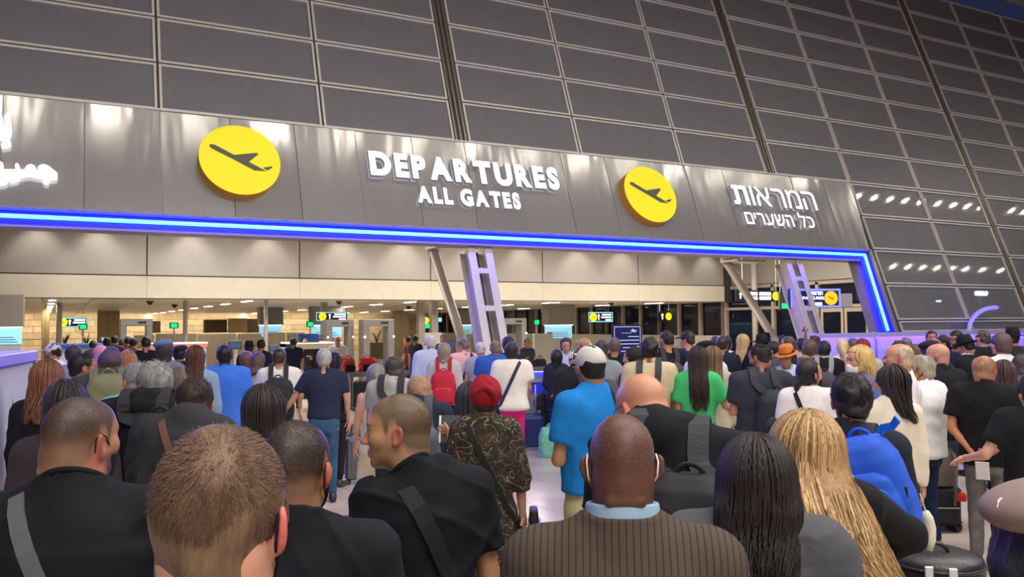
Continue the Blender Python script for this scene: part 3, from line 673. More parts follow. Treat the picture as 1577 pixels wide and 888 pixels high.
def head_col(P, M, skin, o):
    """vertex colours of the skin: lips, brows, stubble, ears (own colour of the skin, no shade)"""
    L = (P-M[:3, 3]) @ M[:3, :3]; x, y, z = L[:, 0], L[:, 1], L[:, 2]; c = np.tile(np.array(skin), (len(P), 1)); inh = (np.abs(x) < .12) & (np.abs(y) < .14) & (z > -.135) & (z < .15)
    def mixc(w, rgb):
        w = np.clip(w, 0, 1)[:, None]; c[:] = c*(1-w)+np.array(rgb)*w
    hc = np.array(lin(o.get('haircol', (50, 38, 30))))
    if o.get('lipcol', True): mixc(inh*np.clip(1.6-((x/.019)**2+((z+.068)/.010)**2)*1.2, 0, 1)*(y > .074)*0.55, lin(o.get('lips', (150, 84, 78))))
    if o.get('beard', 0): mixc(inh*np.clip((-.030-z)/.02, 0, 1)*np.clip((y-.0)/.025, 0, 1)*np.clip((z+.128)/.02, 0, 1)*(1-np.clip(1.5-((x/.016)**2+((z+.068)/.009)**2), 0, 1))*np.clip(1-((np.abs(x)/.03)**2+((z+.028)/.014)**2)*0.5+0.4, 0, 1)**0*o['beard'], hc)
    if o.get('brow', 0.75): mixc(inh*(y > .06)*np.clip(1.4-(((np.abs(x)-.033)/.021)**2+((z-.025-.1*(0.03-np.abs(np.abs(x)-.033)))/.0058)**2), 0, 1)*o.get('brow', 0.75), hc*0.8)
    if o.get('scalp', 0):
        d = z-hairline(y); g0, g1 = o.get('scalpz', (-.2, -.19)); wz = o.get('scalp0', 1.0)+(1-o.get('scalp0', 1.0))*np.clip((z-g0)/(g1-g0), 0, 1); mixc(inh*np.clip((d+.010)/.036, 0, 1)*o['scalp']*wz, o.get('scalpc', hc))
    if o.get('eyes', True):
        e = ((np.abs(x)-.032)/.0125)**2+((z-.003)/.0052)**2; mixc(inh*(y > .078)*np.clip(2-2*e, 0, 1), (.62, .58, .54))
        e = ((np.abs(x)-.032)/.0052)**2+((z-.003)/.0055)**2; mixc(inh*(y > .080)*np.clip(2.4-2*e, 0, 1), (.018, .012, .01))
        mixc(inh*(y > .07)*np.clip(1.5-((((np.abs(x)-.032)/.014)**2+((z-.0095)/.0022)**2)), 0, 1)*0.8, (.03, .02, .018))
    if o.get('ear', 0): mixc(inh*(np.abs(x) > .076)*np.clip((np.abs(x)-.076)/.006, 0, 1)*o['ear'], lin(o.get('earcol', (190, 92, 84))))
    return c
# ------------------------------------------------------------------ people
M_skin = None
def skin_mat():
    global M_skin
    if M_skin: return M_skin
    m = mat('skin', (200, 150, 120), 0.48, attr=True, noise=0.07, nscale=35, bump=0.12, bscale=220, spec=0.4)
    b = m.node_tree.nodes['Principled BSDF']; b.inputs['Coat Weight'].default_value = 0.10; b.inputs['Coat Roughness'].default_value = 0.28; M_skin = m; return m
ARMS = {'down': ((.16, .02, -1), (.04, .14, -1)), 'phone': ((.12, .12, -1), (-.30, .95, .35)), 'bent': ((.16, -.02, -1), (-.05, 1, .02)),
        'cross': ((.16, .10, -1), (-.95, .55, .05)), 'back': ((.30, -.30, -1), (-.85, -.28, -.55)), 'pull': ((.22, -.18, -1), (.05, -.20, -1)),
        'up': ((.35, .55, .35), (.0, .35, 1)), 'akimbo': ((.62, -.15, -1), (-.62, .55, -.62)), 'strap': ((.25, .20, -1), (-.55, .55, .75)), 'half': ((.2, .05, -1), (-.1, .75, -.65))}
def unit(v): v = np.array(v, float); return v/np.linalg.norm(v)
def hand_tubes(mb, w_, d, n, s, fs=1.0, curl=0.35, hold=False, thumb_up=0.0):
    """five separate fingers rooted in the palm; d along the hand, n out of the palm"""
    d = unit(d); n = unit(n-d*(n @ d)); a = np.cross(d, n)*s
    for i, (off, L, r) in enumerate(((-.030, .92, .0078), (-.010, 1.05, .0084), (.011, 1.0, .0082), (.031, .78, .0070))):
        p = w_+d*.072*fs+a*off*fs; dd = unit(d+a*off*2.0); pts = [p-dd*.018*fs, p]; c = curl*(1.0+0.15*i)
        for seg, k in ((.042, .7), (.027, 1.0), (.021, .8)):
            ang = c*k*(1.9 if hold else 1.0); ax = np.cross(dd, n); dd = unit(dd*math.cos(ang)+n*math.sin(ang)); n2 = unit(np.cross(ax, dd)); p = p+dd*seg*L*fs; pts.append(p)
        R = [r*fs*q for q in (1.0, 1.05, .98, .9, .72)]; mb.tube(pts, R, 7)
    p = w_+d*.022*fs-a*.030*fs; t1 = unit(d*.65-a*.75+n*.35+thumb_up*np.array([0, 0, 1])); p1 = p+t1*.042*fs; t2 = unit(d*.9-a*.35+n*(.45+.5*hold)+thumb_up*np.array([0, 0, 1.2])); p2 = p1+t2*.030*fs; p3 = p2+unit(t2+n*.2)*.024*fs
    mb.tube([p-t1*.012, p, p1, p2, p3], [r*fs for r in (.0105, .0115, .0100, .0092, .0066)], 7)
def folds(amp, seed, freq=38):
    r = np.random.default_rng(seed); dirs = [(unit(r.normal(size=3)*np.array([1, .8, 1.0])), freq*r.uniform(.5, 1.3), r.uniform(0, 6.3)) for _ in range(5)]
    def f(x, y, z, a=None, b=None):
        t = 0
        for d, k, ph in dirs:
            u = d[0]*x+d[1]*y+d[2]*z; t = t+np.abs(np.sin(k*u*.5+ph+1.3*np.sin(9*z+ph*2)+.9*np.sin(13*x+ph)))**2
        return (t/5-.5)*amp
    return f
def wrinkles(amp, seed, freq=30):
    """sharp narrow creases in drifting directions"""
    r = np.random.default_rng(seed); S_ = [(unit(r.normal(size=3)*np.array([.8, .6, 1.0])), unit(r.normal(size=3)), freq*r.uniform(.6, 1.4), r.uniform(0, 6.3, 3)) for _ in range(4)]
    def f(x, y, z):
        t = 0
        for d, e, k, ph in S_:
            u = d[0]*x+d[1]*y+d[2]*z; v = e[0]*x+e[1]*y+e[2]*z
            m = np.clip(np.sin(9*v+ph[1]+2*np.sin(5*u+ph[2])), 0, 1); t = t+m*(1-np.abs(np.sin(k*u*.5+ph[0]+.8*np.sin(11*v+ph[2]))))**3
        return -amp*np.minimum(t, 1.3)+amp*.4
    return f
def pose(H, sex, bw, o):
    q = H/1.75; P = {}; sw = (.180 if sex == 'm' else .155)*q*bw
    fw = o.get('fwd', 0.0)     # head carried forward
    P['q'] = q; P['sw'] = sw; P['neck'] = np.array([o.get('sway', 0)*.6, -.018*q+fw*.35, .855*H])
    P['hc'] = np.array([o.get('sway', 0), .012*q+fw, H-.120*o.get('hs', 1)-o.get('bow', 0)])
    for s, nm in ((-1, 'L'), (1, 'R')):
        A = o['arms'][0 if s < 0 else 1]; u, f = ARMS[A] if isinstance(A, str) else A
        u = unit(u)*np.array([s, 1, 1]); f = unit(f)*np.array([s, 1, 1]); sh = np.array([s*sw, -.012*q, .819*H+o.get('shrug', 0)])
        el = sh+u*.165*H; wr = el+f*.145*H; P[nm] = (sh, el, wr, f)
        st = o.get('stride', 0)*s
        P['leg'+nm] = [np.array([s*.088*q, 0, .50*H]), np.array([s*.096*q, .03*q+st*.5, .275*H]), np.array([s*.10*q*o.get('stance', 1), -.03*q+st, .052*H])]
    return P
def torso_prof(H, sex, bw, bd, z0, grow=0.0, waist=1.0, chest=1.0):
    q = H/1.75
    if sex == 'm': T = [(.40, .180, .120, .0), (.50, .176, .118, .0), (.55, .170, .116, .002), (.61, .164, .114, .004), (.67, .170, .116, .0), (.73, .183, .121, -.005), (.775, .186, .114, -.012), (.806, .168, .093, -.018), (.83, .120, .075, -.020), (.85, .078, .062, -.020), (.866, .05, .045, -.018)]
    else: T = [(.40, .178, .122, -.004), (.50, .176, .120, -.006), (.54, .165, .112, -.002), (.61, .140, .098, .004), (.67, .150, .108, .008), (.73, .158, .120, .010), (.775, .158, .106, -.004), (.806, .142, .086, -.014), (.83, .100, .068, -.018), (.85, .066, .056, -.020), (.866, .045, .042, -.018)]
    out = []
    for z, w_, d_, c_ in T:
        z = z+.013*min(1, max(0, (z-.68)/.09)); wz = waist if .53 < z < .66 else 1
        out.append((z*H, w_*q*bw*wz+grow, d_*q*bd*(wz*.5+.5)*(chest if z > .66 else 1)+grow, c_*q))
    Z = np.array([t[0] for t in out])
    if z0*H > Z[0]:
        row = [z0*H]+[float(np.interp(z0*H, Z, [t[i] for t in out])) for i in (1, 2, 3)]; out = [tuple(row)]+[t for t in out if t[0] > z0*H+1e-4]
    return out
def person(x, y, H, ang, label, d=5.0, sex='m', bw=1.0, bd=1.0, skin=(205, 150, 118), hair=('short', (48, 36, 28)), top=('tee', (20, 20, 24)), bottom=('trousers', (30, 34, 48)),
           shoes=(28, 26, 26), arms=('down', 'down'), hat=None, mask=None, glasses=None, hturn=0, htilt=0, hroll=0, hs=None, h=None, hh=None, group=None, seed=0, name='person', detail=True, **o):
    hs = hs if hs else (1.0 if sex == 'm' else .95); o['hs'] = hs; o['arms'] = arms
    h = h or min(max(.0038*d, .0135), .044); hh = hh or min(max(.0017*d, .0044), .018); fine = hh < .0065
    root = empty(name, (x, y, 0), -ang, label, 'person', group); P = pose(H, sex, bw, o); q = P['q']; kid = H < 1.45
    nr = (.056 if sex == 'm' else .046)*q*o.get('neckw', 1.0)
    HM = rotM(math.radians(hturn), math.radians(htilt), math.radians(hroll), P['hc']); HM = HM.copy()
    Hs = HM.copy(); Hs[:3, :3] = HM[:3, :3]       # rigid; head size handled by scaled primitives
    # ---- body: one continuous surface
    F = Fld()
    F.loft(torso_prof(H, sex, bw*.93, bd*.90, .46, -.008), .02)
    for nm, s in (('L', -1), ('R', 1)):
        sh, el, wr, fd = P[nm]; F.cap(sh, el, .047*q*(bw*.6+.4), .038*q, .03); F.cap(el, wr, .039*q, .026*q, .015)
        F.cap(wr, wr+fd*.055*q, .024*q, .030*q, .02)
        hp, kn, an = P['leg'+nm]; F.cap(hp, kn, .082*q, .052*q, .03); F.cap(kn, an, .054*q, .036*q, .02); F.ell(an+np.array([0, .06, -.045])*q, (.040*q, .115*q, .035*q), .02)
        # palms
        n = unit(np.cross(fd, [0, 1, 0.01]))*(-s) if abs(fd[1]) < .8 else np.array([0, 0, -1.0])
        if o.get('palm'+nm) is not None: n = unit(o['palm'+nm])
        a = np.cross(unit(fd), unit(n-fd*(n @ fd)))
        F.cap(wr+fd*.035*q-a*.018*q, wr+fd*.075*q-a*.020*q, .0155*q, .0150*q, .012); F.cap(wr+fd*.035*q+a*.018*q, wr+fd*.075*q+a*.020*q, .0155*q, .0150*q, .012)
        P['n'+nm] = n
    upn = unit(P['hc']+np.array([0, -.02, -.06])-P['neck']); F.cap(P['neck']-upn*.02, P['neck']+upn*.03, nr*.97, k=.03)
    G = Fld(); head_prims(G, HM, P['neck']-upn*.01, nr, fine, ears=hat is None or hat[0] not in ('turban', 'hijab'), jowl=o.get('jowl', 1.0), flare=o.get('flare', 28))
    if o.get('rolls'):
        for zz, rr in ((-.045, .012), (-.075, .014)): G.cap((-.035, -.086+.25*(zz+.045), zz), (.035, -.086+.25*(zz+.045), zz), rr, k=.012, M=HM)
    G.plane((0, 0, -1), -(P['neck'][2]-.035), 0)
    ex = MB()
    for nm, s in (('L', -1), ('R', 1)):
        sh, el, wr, fd = P[nm]; hold = o.get('hold'+nm, False); hand_tubes(ex, wr, fd, P['n'+nm], s, q*1.0, o.get('curl'+nm, .34 if not hold else .55), hold, o.get('thumb'+nm, 0))
    l, u = F.bounds(); l = l-2*h; u = u+2*h; xs, ys, zs = [axis(l[i], u[i], h) for i in range(3)]
    if h < .02: xs, ys, zs = axis(l[0], u[0], .022), axis(l[1], u[1], .022), np.unique(np.concatenate([axis(l[2], H*.42, .036), axis(H*.42, u[2], .022)]))
    V, Q = snet(F.grid(xs, ys, zs, .022 if h < .02 else h), xs, ys, zs)
    l, u = G.bounds(); l = l-2*hh; u = u+2*hh; l[2] = P['neck'][2]-.05; xs, ys, zs = [axis(l[i], u[i], hh) for i in range(3)]
    V2, Q2 = snet(G.grid(xs, ys, zs, hh), xs, ys, zs); Q = np.concatenate([Q, Q2+len(V)]); V = np.concatenate([V, V2])
    sk = np.array(lin(skin))*np.array([.80, .76, .72])
    o.setdefault('haircol', hair[1] if hair else (60, 48, 40)); o.setdefault('ear', .45)
    body = link('body', fast_mesh('body', V, Q, ex, True, (head_col(V, HM, sk, o), sk)), skin_mat(), root)
    ctx = dict(root=root, P=P, H=H, HM=HM, q=q, h=h, hh=hh, body=F, pos=(x, y), ang=ang)
    # ---- clothing
    tt, trgb = top[0], top[1]; to = top[2] if len(top) > 2 else {}
    amp = (.012 if d < 4 else .016) if tt not in ('suit',) else .006
    fo = folds(amp*to.get('fold', 1.0), seed+3, to.get('freq', 38)); hem = to.get('hem', .485 if tt not in ('crop',) else .56)
    S = Fld(); loose = {'tee': .010, 'long': .012, 'sleeveless': .006, 'hood': .026, 'suit': .022, 'puffer': .034, 'jacket': .024, 'crop': .014, 'dress': .010, 'vest': .016}.get(tt, .012)+to.get('loose', 0)
    prof = torso_prof(H, sex, bw, bd, hem, loose, to.get('waist', 1.0))
    if tt == 'dress': prof = [(to.get('length', .18)*H, .235*q*bw, .185*q, -.01), (.32*H, .215*q*bw, .165*q, -.01)]+[p_ for p_ in torso_prof(H, sex, bw, bd, .46, loose+.012) if p_[0] > .44*H]
    S.loft(prof, .02, fold=fo)
    if sex == 'm': S.cap((-P['sw']*.80, -.02*q, .830*H), (P['sw']*.80, -.02*q, .830*H), .050*q+loose*.6, k=.045)
    else: S.cap((-P['sw']*.78, -.02*q, .829*H), (P['sw']*.78, -.02*q, .829*H), .040*q+loose*.6, k=.045)
    for s in (-1, 1): S.cap((s*.045*q, -.026*q, .868*H), (s*P['sw']*.9, -.02*q, .824*H), .040*q+loose*.5, .042*q+loose*.5, k=.04)
    slv = {'tee': .70, 'dress': .72, 'crop': .8, 'polo': .70, 'sleeveless': .0, 'vest': .0}.get(tt, 2.0)+to.get('sleeve', 0)
    for nm, s in (('L', -1), ('R', 1)):
        sh, el, wr, fd = P[nm]; fo2 = folds(amp*1.2, seed+11+s, 60)
        if slv <= 0: continue
        ra = .056*q*(bw*.5+.5)+loose
        if slv < 1.2:
            S.cap(sh-(el-sh)*.02, el, ra, .052*q+loose*1.2, k=.035, cut=slv)
            if slv > .95: S.cap(el, wr, .046*q+loose, .040*q+loose*.9, k=.02, cut=(slv-.95)*2)
        else:
            S.cap(sh, el, ra, .047*q+loose*.9, k=.04); S.cap(el, wr, .046*q+loose*.9, .034*q+loose*.7, k=.02, cut=.97)
    # neck opening
    nk = P['neck']; up = unit(P['hc']+np.array([0, -.02, -.06])-nk)
    if tt == 'hood':
        S.ell((0, -.085*q, .845*H), (.125*q, .075*q, .065*q), .03, M=None); S.cap((-.075*q, .01*q, .858*H), (-.04*q, -.095*q, .875*H), .034*q, k=.03); S.cap((.075*q, .01*q, .858*H), (.04*q, -.095*q, .875*H), .034*q, k=.03)
    nw = to.get('neck', 1.0)
    if tt in ('suit', 'jacket', 'polo'):
        b0 = nk+up*(-.01); S.cap(nk-up*.02, nk+up*(.050 if tt != 'polo' else .045)*q, nr+.036*q, nr+(.027 if tt != 'polo' else .017)*q, k=.012, cut=1.0)
        S.cap(nk-up*.03+np.array([0, .012, 0]), nk+up*.3+np.array([0, .03, 0]), nr*.92, nr*1.35, k=.004, mode='s')
    else:
        if tt != 'hood': S.cap(nk-up*.06, nk+up*.085*q, nr*1.14+.020, nr*1.10+.014, k=.02, cut=1.0)
        nc = unit(up+np.array([0, .55, 0])); pc = nk+up*(.028+to.get('neckz', 0))*q; dc = float(nc @ pc)
        S.put(lambda x, y, z: np.maximum(dc-(nc[0]*x+nc[1]*y+nc[2]*z), np.sqrt((x-pc[0])**2+(y-pc[1])**2+(z-pc[2])**2)-.115*q), pc-.14, pc+.14, .006, 's')
        S.cap(nk-up*.02, nk+up*.35, nr*1.02*nw+.001, nr*1.3, k=.005, mode='s')
    if tt == 'sleeveless':
        for s in (-1, 1): S.cap((s*(P['sw']+.035), -.01, .72*H), (s*(P['sw']+.02), -.01, .9*H), .06*q, k=.01, mode='s')
    hsh = h*.85 if d < 4 else h
    shirt_m = to.get('mat') or cloth(trgb, to.get('rough', .85))
    l, u = S.bounds(); l = l-2*hsh; u = u+2*hsh; nkf = P['neck']; fine_ = [((nkf[i]-.11, nkf[i]+.11, hsh*.6),) if d < 3.2 else () for i in (0, 1)]+[((nkf[2]-.05, nkf[2]+.09, hsh*.5),) if d < 6 else ()]
    xs, ys, zs = [axis(l[i], u[i], hsh, fine_[i]) for i in range(3)]
    if d < 4: zs = np.unique(np.concatenate([axis(l[2], .62*H, .022), axis(.62*H, u[2], hsh, fine_[2])])) if u[2] > .62*H else zs
    D = S.grid(xs, ys, zs, hsh)
    fo3 = folds(amp*.9, seed+5, 46); xb, yb, zb = np.meshgrid(xs, ys, zs, indexing='ij', sparse=True)
    if tt == 'puffer': D = D+.010*(np.abs(np.sin(zb*math.pi/.085))**.5*-1+.5)
    else: S.post = [lambda x_, y_, z_: fo3(x_, y_, z_)*.55]
    if d < 9 and tt not in ('suit', 'puffer'): S.post.append(wrinkles((.0075 if d < 3.6 else .0055)*to.get('fold', 1.0), seed+8, 34 if d < 3.6 else 26))
    for g_ in S.post: D = D+g_(xb, yb, zb).astype(f32)
    V, Q = snet(D, xs, ys, zs)
    tn = {'tee': 't_shirt', 'long': 'long_sleeve_top', 'sleeveless': 'sleeveless_top', 'hood': 'hooded_jacket', 'suit': 'suit_jacket', 'puffer': 'puffer_jacket', 'jacket': 'jacket', 'crop': 'sweater', 'dress': 'dress', 'polo': 'polo_shirt', 'vest': 'waistcoat'}[tt]
    shirt = link(tn, fast_mesh(tn, V, Q), shirt_m, root); ctx['shirt'] = S; ctx['shirt_o'] = shirt
    if 'under' in to:      # collar of a shirt below
        U = Fld(); U.cap(nk-up*.03, nk+up*to.get('underz', .066)*q+np.array([0, .004, 0]), nr*1.05+.026*q, nr*1.08+.012*q, k=.01, cut=1.0); U.cap(nk+up*.02, nk+up*.3, nr*.98, nr*1.5, k=.003, mode='s')
        solid(U, max(hh, .005), 'shirt_collar', cloth(to['under']), root)
    if tt in ('tee', 'long') and d < 4.5:    # ribbed neckband
        a1 = unit(np.cross(nc, [0, 1, 0])); a2 = np.cross(a1, nc); ring = [pc-nc*.006+(a1*math.cos(t)*(nr*1.10+.009)+a2*math.sin(t)*(nr*1.10+.012)) for t in np.linspace(0, 2*math.pi, 41)]
        MB().tube(ring, .0085, 7, cap=False).build('neckband', shirt_m, root, smooth=True)
    # ---- legs
    if bottom:
        bt, brgb = bottom; B = Fld(); fo4 = folds(.012, seed+21, 34); g = .010
        if bt in ('trousers', 'shorts', 'jeans', 'wide'):
            B.loft([(.45*H, .150*q*(bw*.5+.5), .112*q*bd, 0), (.50*H, .168*q*(bw*.5+.5), .118*q*bd, -.004), (.56*H, .166*q*(bw*.5+.5), .116*q*bd, 0), (.585*H, .160*q*(bw*.5+.5), .112*q*bd, .004)], .03)
            wl = 1.35 if bt == 'wide' else 1.0
            for nm in 'LR':
                hp, kn, an = P['leg'+nm]; B.cap(hp, kn, .090*q, (.066 if bt != 'shorts' else .078)*q*wl, .03, cut=(.88 if bt == 'shorts' else None))
                if bt != 'shorts': B.cap(kn, an, .064*q*wl, .052*q*wl, .02, cut=1.0)
            n_ = {'shorts': 'shorts', 'jeans': 'jeans'}.get(bt, 'trousers')
        elif bt == 'skirt':
            B.loft([(.10*H, .26*q, .21*q, 0), (.30*H, .22*q, .17*q, 0), (.5*H, .182*q, .13*q, 0), (.58*H, .150*q, .11*q, 0)], .02, fold=folds(.03, seed+9, 50)); n_ = 'skirt'
        hb = max(h*1.1, .018) if d > 4.5 else .030; l, u = B.bounds(); l = l-2*hb; u = u+2*hb; xs, ys, zs = [axis(l[i], u[i], hb) for i in range(3)]
        D = B.grid(xs, ys, zs, hb); xb, yb, zb = np.meshgrid(xs, ys, zs, indexing='ij', sparse=True); V, Q = snet(D+fo4(xb, yb, zb).astype(f32), xs, ys, zs)
        link(n_, fast_mesh(n_, V, Q), mat('denim', brgb, .9, noise=.22, nscale=14, bump=.2, bscale=240, spec=.2) if bt == 'jeans' else cloth(brgb), root)
        if bt == 'jeans' or bt == 'trousers':
            if d < 11.5 and to.get('belt'): B2 = Fld(); B2.loft([(.565*H, .166*q, .118*q, .0), (.588*H, .165*q, .117*q, .0)], .0); solid(B2, .014, 'belt', cloth((40, 28, 22)), root)
    for nm in 'LR':
        an = P['leg'+nm][2]; W = Fld(); W.cap((an[0], an[1]-.035*q, .040*q), (an[0]*1.1, an[1]+.150*q, .034*q), .044*q, .042*q, .01); W.cap(an, (an[0], an[1]-.01, .05*q), .046*q, k=.02); W.plane((0, 0, -1), 0.0)
        solid(W, max(h*.9, .016), 'shoe', mat('shoe_leather', shoes, .5, noise=.05), root)
    # ---- hair
    if hair: make_hair(ctx, hair, hat, seed, d)
    if hat: make_hat(ctx, hat, seed, d)
    if mask: make_mask(ctx, mask, o.get('mask_low', False), o.get('loops', None))
    if glasses: make_glasses(ctx, glasses)
    return ctx
def headfield(ctx, grow, ears=False):
    F = Fld(); M = ctx['HM']; F.ell((0, -.015, .028), (.0765+grow, .0985+grow, .092+grow), .02, M=M); F.ell((0, .028, -.02), (.064+grow, .068+grow, .085+grow), .03, M=M); F.ell((0, -.055, -.045), (.058+grow, .05+grow, .05+grow), .03, M=M)
    F.ell((0, .030, -.075), (.052+grow, .052+grow, .045+grow), .03, M=M); F.ell((0, .074, -.103), (.022+grow, .018+grow, .018+grow), .025, M=M); return F
def local_fn(M, g):
    R = M[:3, :3].T; t = M[:3, 3]
    def fn(x, y, z):
        x = x-t[0]; y = y-t[1]; z = z-t[2]
        return g(R[0, 0]*x+R[0, 1]*y+R[0, 2]*z, R[1, 0]*x+R[1, 1]*y+R[1, 2]*z, R[2, 0]*x+R[2, 1]*y+R[2, 2]*z)
    return fn
def make_hair(ctx, hair, hat, seed, d):
    ht, rgb = hair[0], hair[1]; ho = hair[2] if len(hair) > 2 else {}; M = ctx['HM']; hh = ctx['hh']; root = ctx['root']
    if ht == 'bald': return
    if ht == 'stubble': return stubble(ctx, mat('hair', rgb, .5), ho, np.random.default_rng(seed))
    m = ho.get('mat') or hairmat(rgb); F = Fld(); r = np.random.default_rng(seed+77); ph = r.uniform(0, 6, 6)
    t0 = {'buzz': .0035, 'short': .010, 'crop': .018, 'full': .026, 'ring': .007, 'curly': .034, 'long': .020, 'straight': .016, 'bun': .014, 'pony': .013, 'bob': .022, 'tied': .014}.get(ht, .012)*ho.get('thick', 1.0)
    base = Fld(); base.ell((0, -.015, .028), (.0765, .0985, .092), .02); base.ell((0, .028, -.02), (.064, .068, .085), .03); base.ell((0, -.055, -.045), (.058, .05, .05), .03)
    fns = [(f_[0], f_[3]) for f_ in base.ops]
    t0 = max(t0, hh*.8)
    short = ht in ('buzz', 'short', 'crop', 'full', 'ring', 'curly')
    wob = .0035 if ht not in ('buzz',) else .0006
    if ht in ('full', 'curly'): wob = .008
    freq = 55 if ht != 'curly' else 120
    topx = ho.get('top', 0.0); dz = ho.get('drop', 0.0); fl = ho.get('front', 0.0)
    def hg(x, y, z):
        dd = None
        for fn, k in fns: b = fn(x, y, z); dd = b if dd is None else smin(dd, b, k)
        hl = hairline(y-fl)-dz; e = z-hl
        if short: t = t0*np.clip(e/(.030 if ht == 'buzz' else .022), 0, 1)**.7+topx*np.clip((z-.04)/.06, 0, 1)
        else: t = t0+0*e
        n = wob*(np.sin(freq*x+ph[0]+2*np.sin(40*z+ph[1]))+np.sin(freq*1.1*z+ph[2]+2*np.sin(37*y))+np.sin(freq*.9*y+ph[3]+2*np.sin(33*x+ph[4])))*.5
        g = smax(dd-t-n*np.clip(e/.02, 0, 1), (hl-z)*.8, .004)
        g = np.maximum(g, -(dd+.012))
        if ht == 'ring': g = np.maximum(g, np.where(z > .0, (1-np.sqrt((x/.066)**2+((y-.03)/.105)**2))*.06, -1.0))
        return g
    lo, hi = np.array([-.13, -.16, -.14]), np.array([.13, .15, .19])
    if short:
        F.put(local_fn(M, hg), M[:3, 3]-.2, M[:3, 3]+.2, 0, 'u')
        c = M[:3, 3]; h_ = hh*(1.25 if d > 4 else 1) if ht != 'buzz' else min(hh, .008); solid(F, h_, 'hair', m, root, lo=c-.17, hi=c+.20)
        if ho.get('tuft') is None and d < 8.6 and ht in ('short', 'crop', 'full', 'ring') and not (hat and hat[0] != 'kippah'): ho = dict(ho, tuft={'n': 1000 if d > 5 else 2200, 't': t0+.003, 'len': .026 if ht != 'ring' else .012, 'w': .0016 if d > 5 else .0012, 'whorl': (.015, -.05, .10), 'zmin': -.6, 'ring': ht == 'ring', 'drop': dz, 'lift': .06})
        if ho.get('tuft') is not None: hair_tufts(ctx, m, ho['tuft'], r)
        return
    # long styles: cap over the skull, then a falling mass
    L = ho.get('len', .30); sw = ho.get('sway', (0, 0)); wd = ho.get('w', .088); dp = ho.get('dp', .055); grooves = ho.get('groove', .0022)
    face = ho.get('face', .045)
    def lg(x, y, z):
        dd = None
        for fn, k in fns: b = fn(x, y, z); dd = b if dd is None else smin(dd, b, k)
        cap = dd-t0
        if ht in ('long', 'straight', 'bob'):
            u = np.clip((.03-z)/(L+.03), 0, 1); cx = sw[0]*u**1.3; cy = -.030-.035*np.clip(u*3, 0, 1)-ho.get('bka', .062)*np.clip((ho.get('bk', -.10)-z)/.15, 0, 1)+sw[1]*u
            w_ = wd*(1-.22*u**3+ho.get('spread', 0)*u)+.012*np.sin(u*9+ph[0])*ho.get('wave', .4); dd_ = dp+.012*np.sin(u*7)*ho.get('wave', .4)
            dm = np.sqrt(np.clip(1-(np.maximum(z-.028, 0)/(.092+t0+.004))**2, .03, 1)); w_ = w_*dm; dz_ = (dd_+.035*(1-np.clip(u*2.5, 0, 1)))*dm
            g = ((np.abs((x-cx)/w_)**2.4+np.abs((y-cy)/dz_)**2.4)**(1/2.4)-1)*.06*dm
            g = np.maximum(g, np.maximum(z-.134, -L-z+.02*np.sin(60*x+ph[1])))
            cap = smin(cap, g, .03)
        ang_ = np.arctan2(x-(sw[0]*np.clip((.03-z)/(L+.03), 0, 1)**1.3), -y+.02)
        cap = cap+grooves*(np.sin(ang_*22+3*np.sin(z*11+ph[2])*ho.get('wave', .4)*2+ph[3])+.6*np.sin(ang_*41+2*np.sin(z*17+ph[4])))*.6
        # keep the face free
        hl = np.interp(y, [.0, .03, .06, .10], [-.20, .0, .052, .070])
        cut = np.minimum(y-ho.get('facey', .022), .079-z)
        return smax(cap, cut, .012)
    F.put(local_fn(M, lg), M[:3, 3]-np.array([.25, .25, L+.1]), M[:3, 3]+np.array([.25, .25, .2]), 0, 'u')
    if ht in ('bun', 'tied'):
        bc = ho.get('bun', (0, -.115, .035)); F.ell(bc, (.042, .040, .040), .012, M=M)
    if ht == 'pony':
        pts = ho.get('tail', [(0, -.11, .03), (0, -.15, .0), (0, -.15, -.12), (0, -.12, -.26)]); rr = ho.get('tr', .030)
        for a, b, i in zip(pts[:-1], pts[1:], range(9)): F.cap(a, b, rr*(1-.12*i), rr*(.9-.14*i), .015, M=M)
    c = M[:3, 3]; l = c-np.array([.22, .24, L+.06 if ht in ('long', 'straight', 'bob') else .34]); solid(F, max(hh*1.5, .0085), 'hair', m, root, lo=l, hi=c+np.array([.22, .2, .2]))
    if ht in ('long', 'straight', 'bob') and not hat: hair_locks(ctx, m, dict(ho, locks=ho.get('locks', 80 if d < 11 else 0)), r, d)
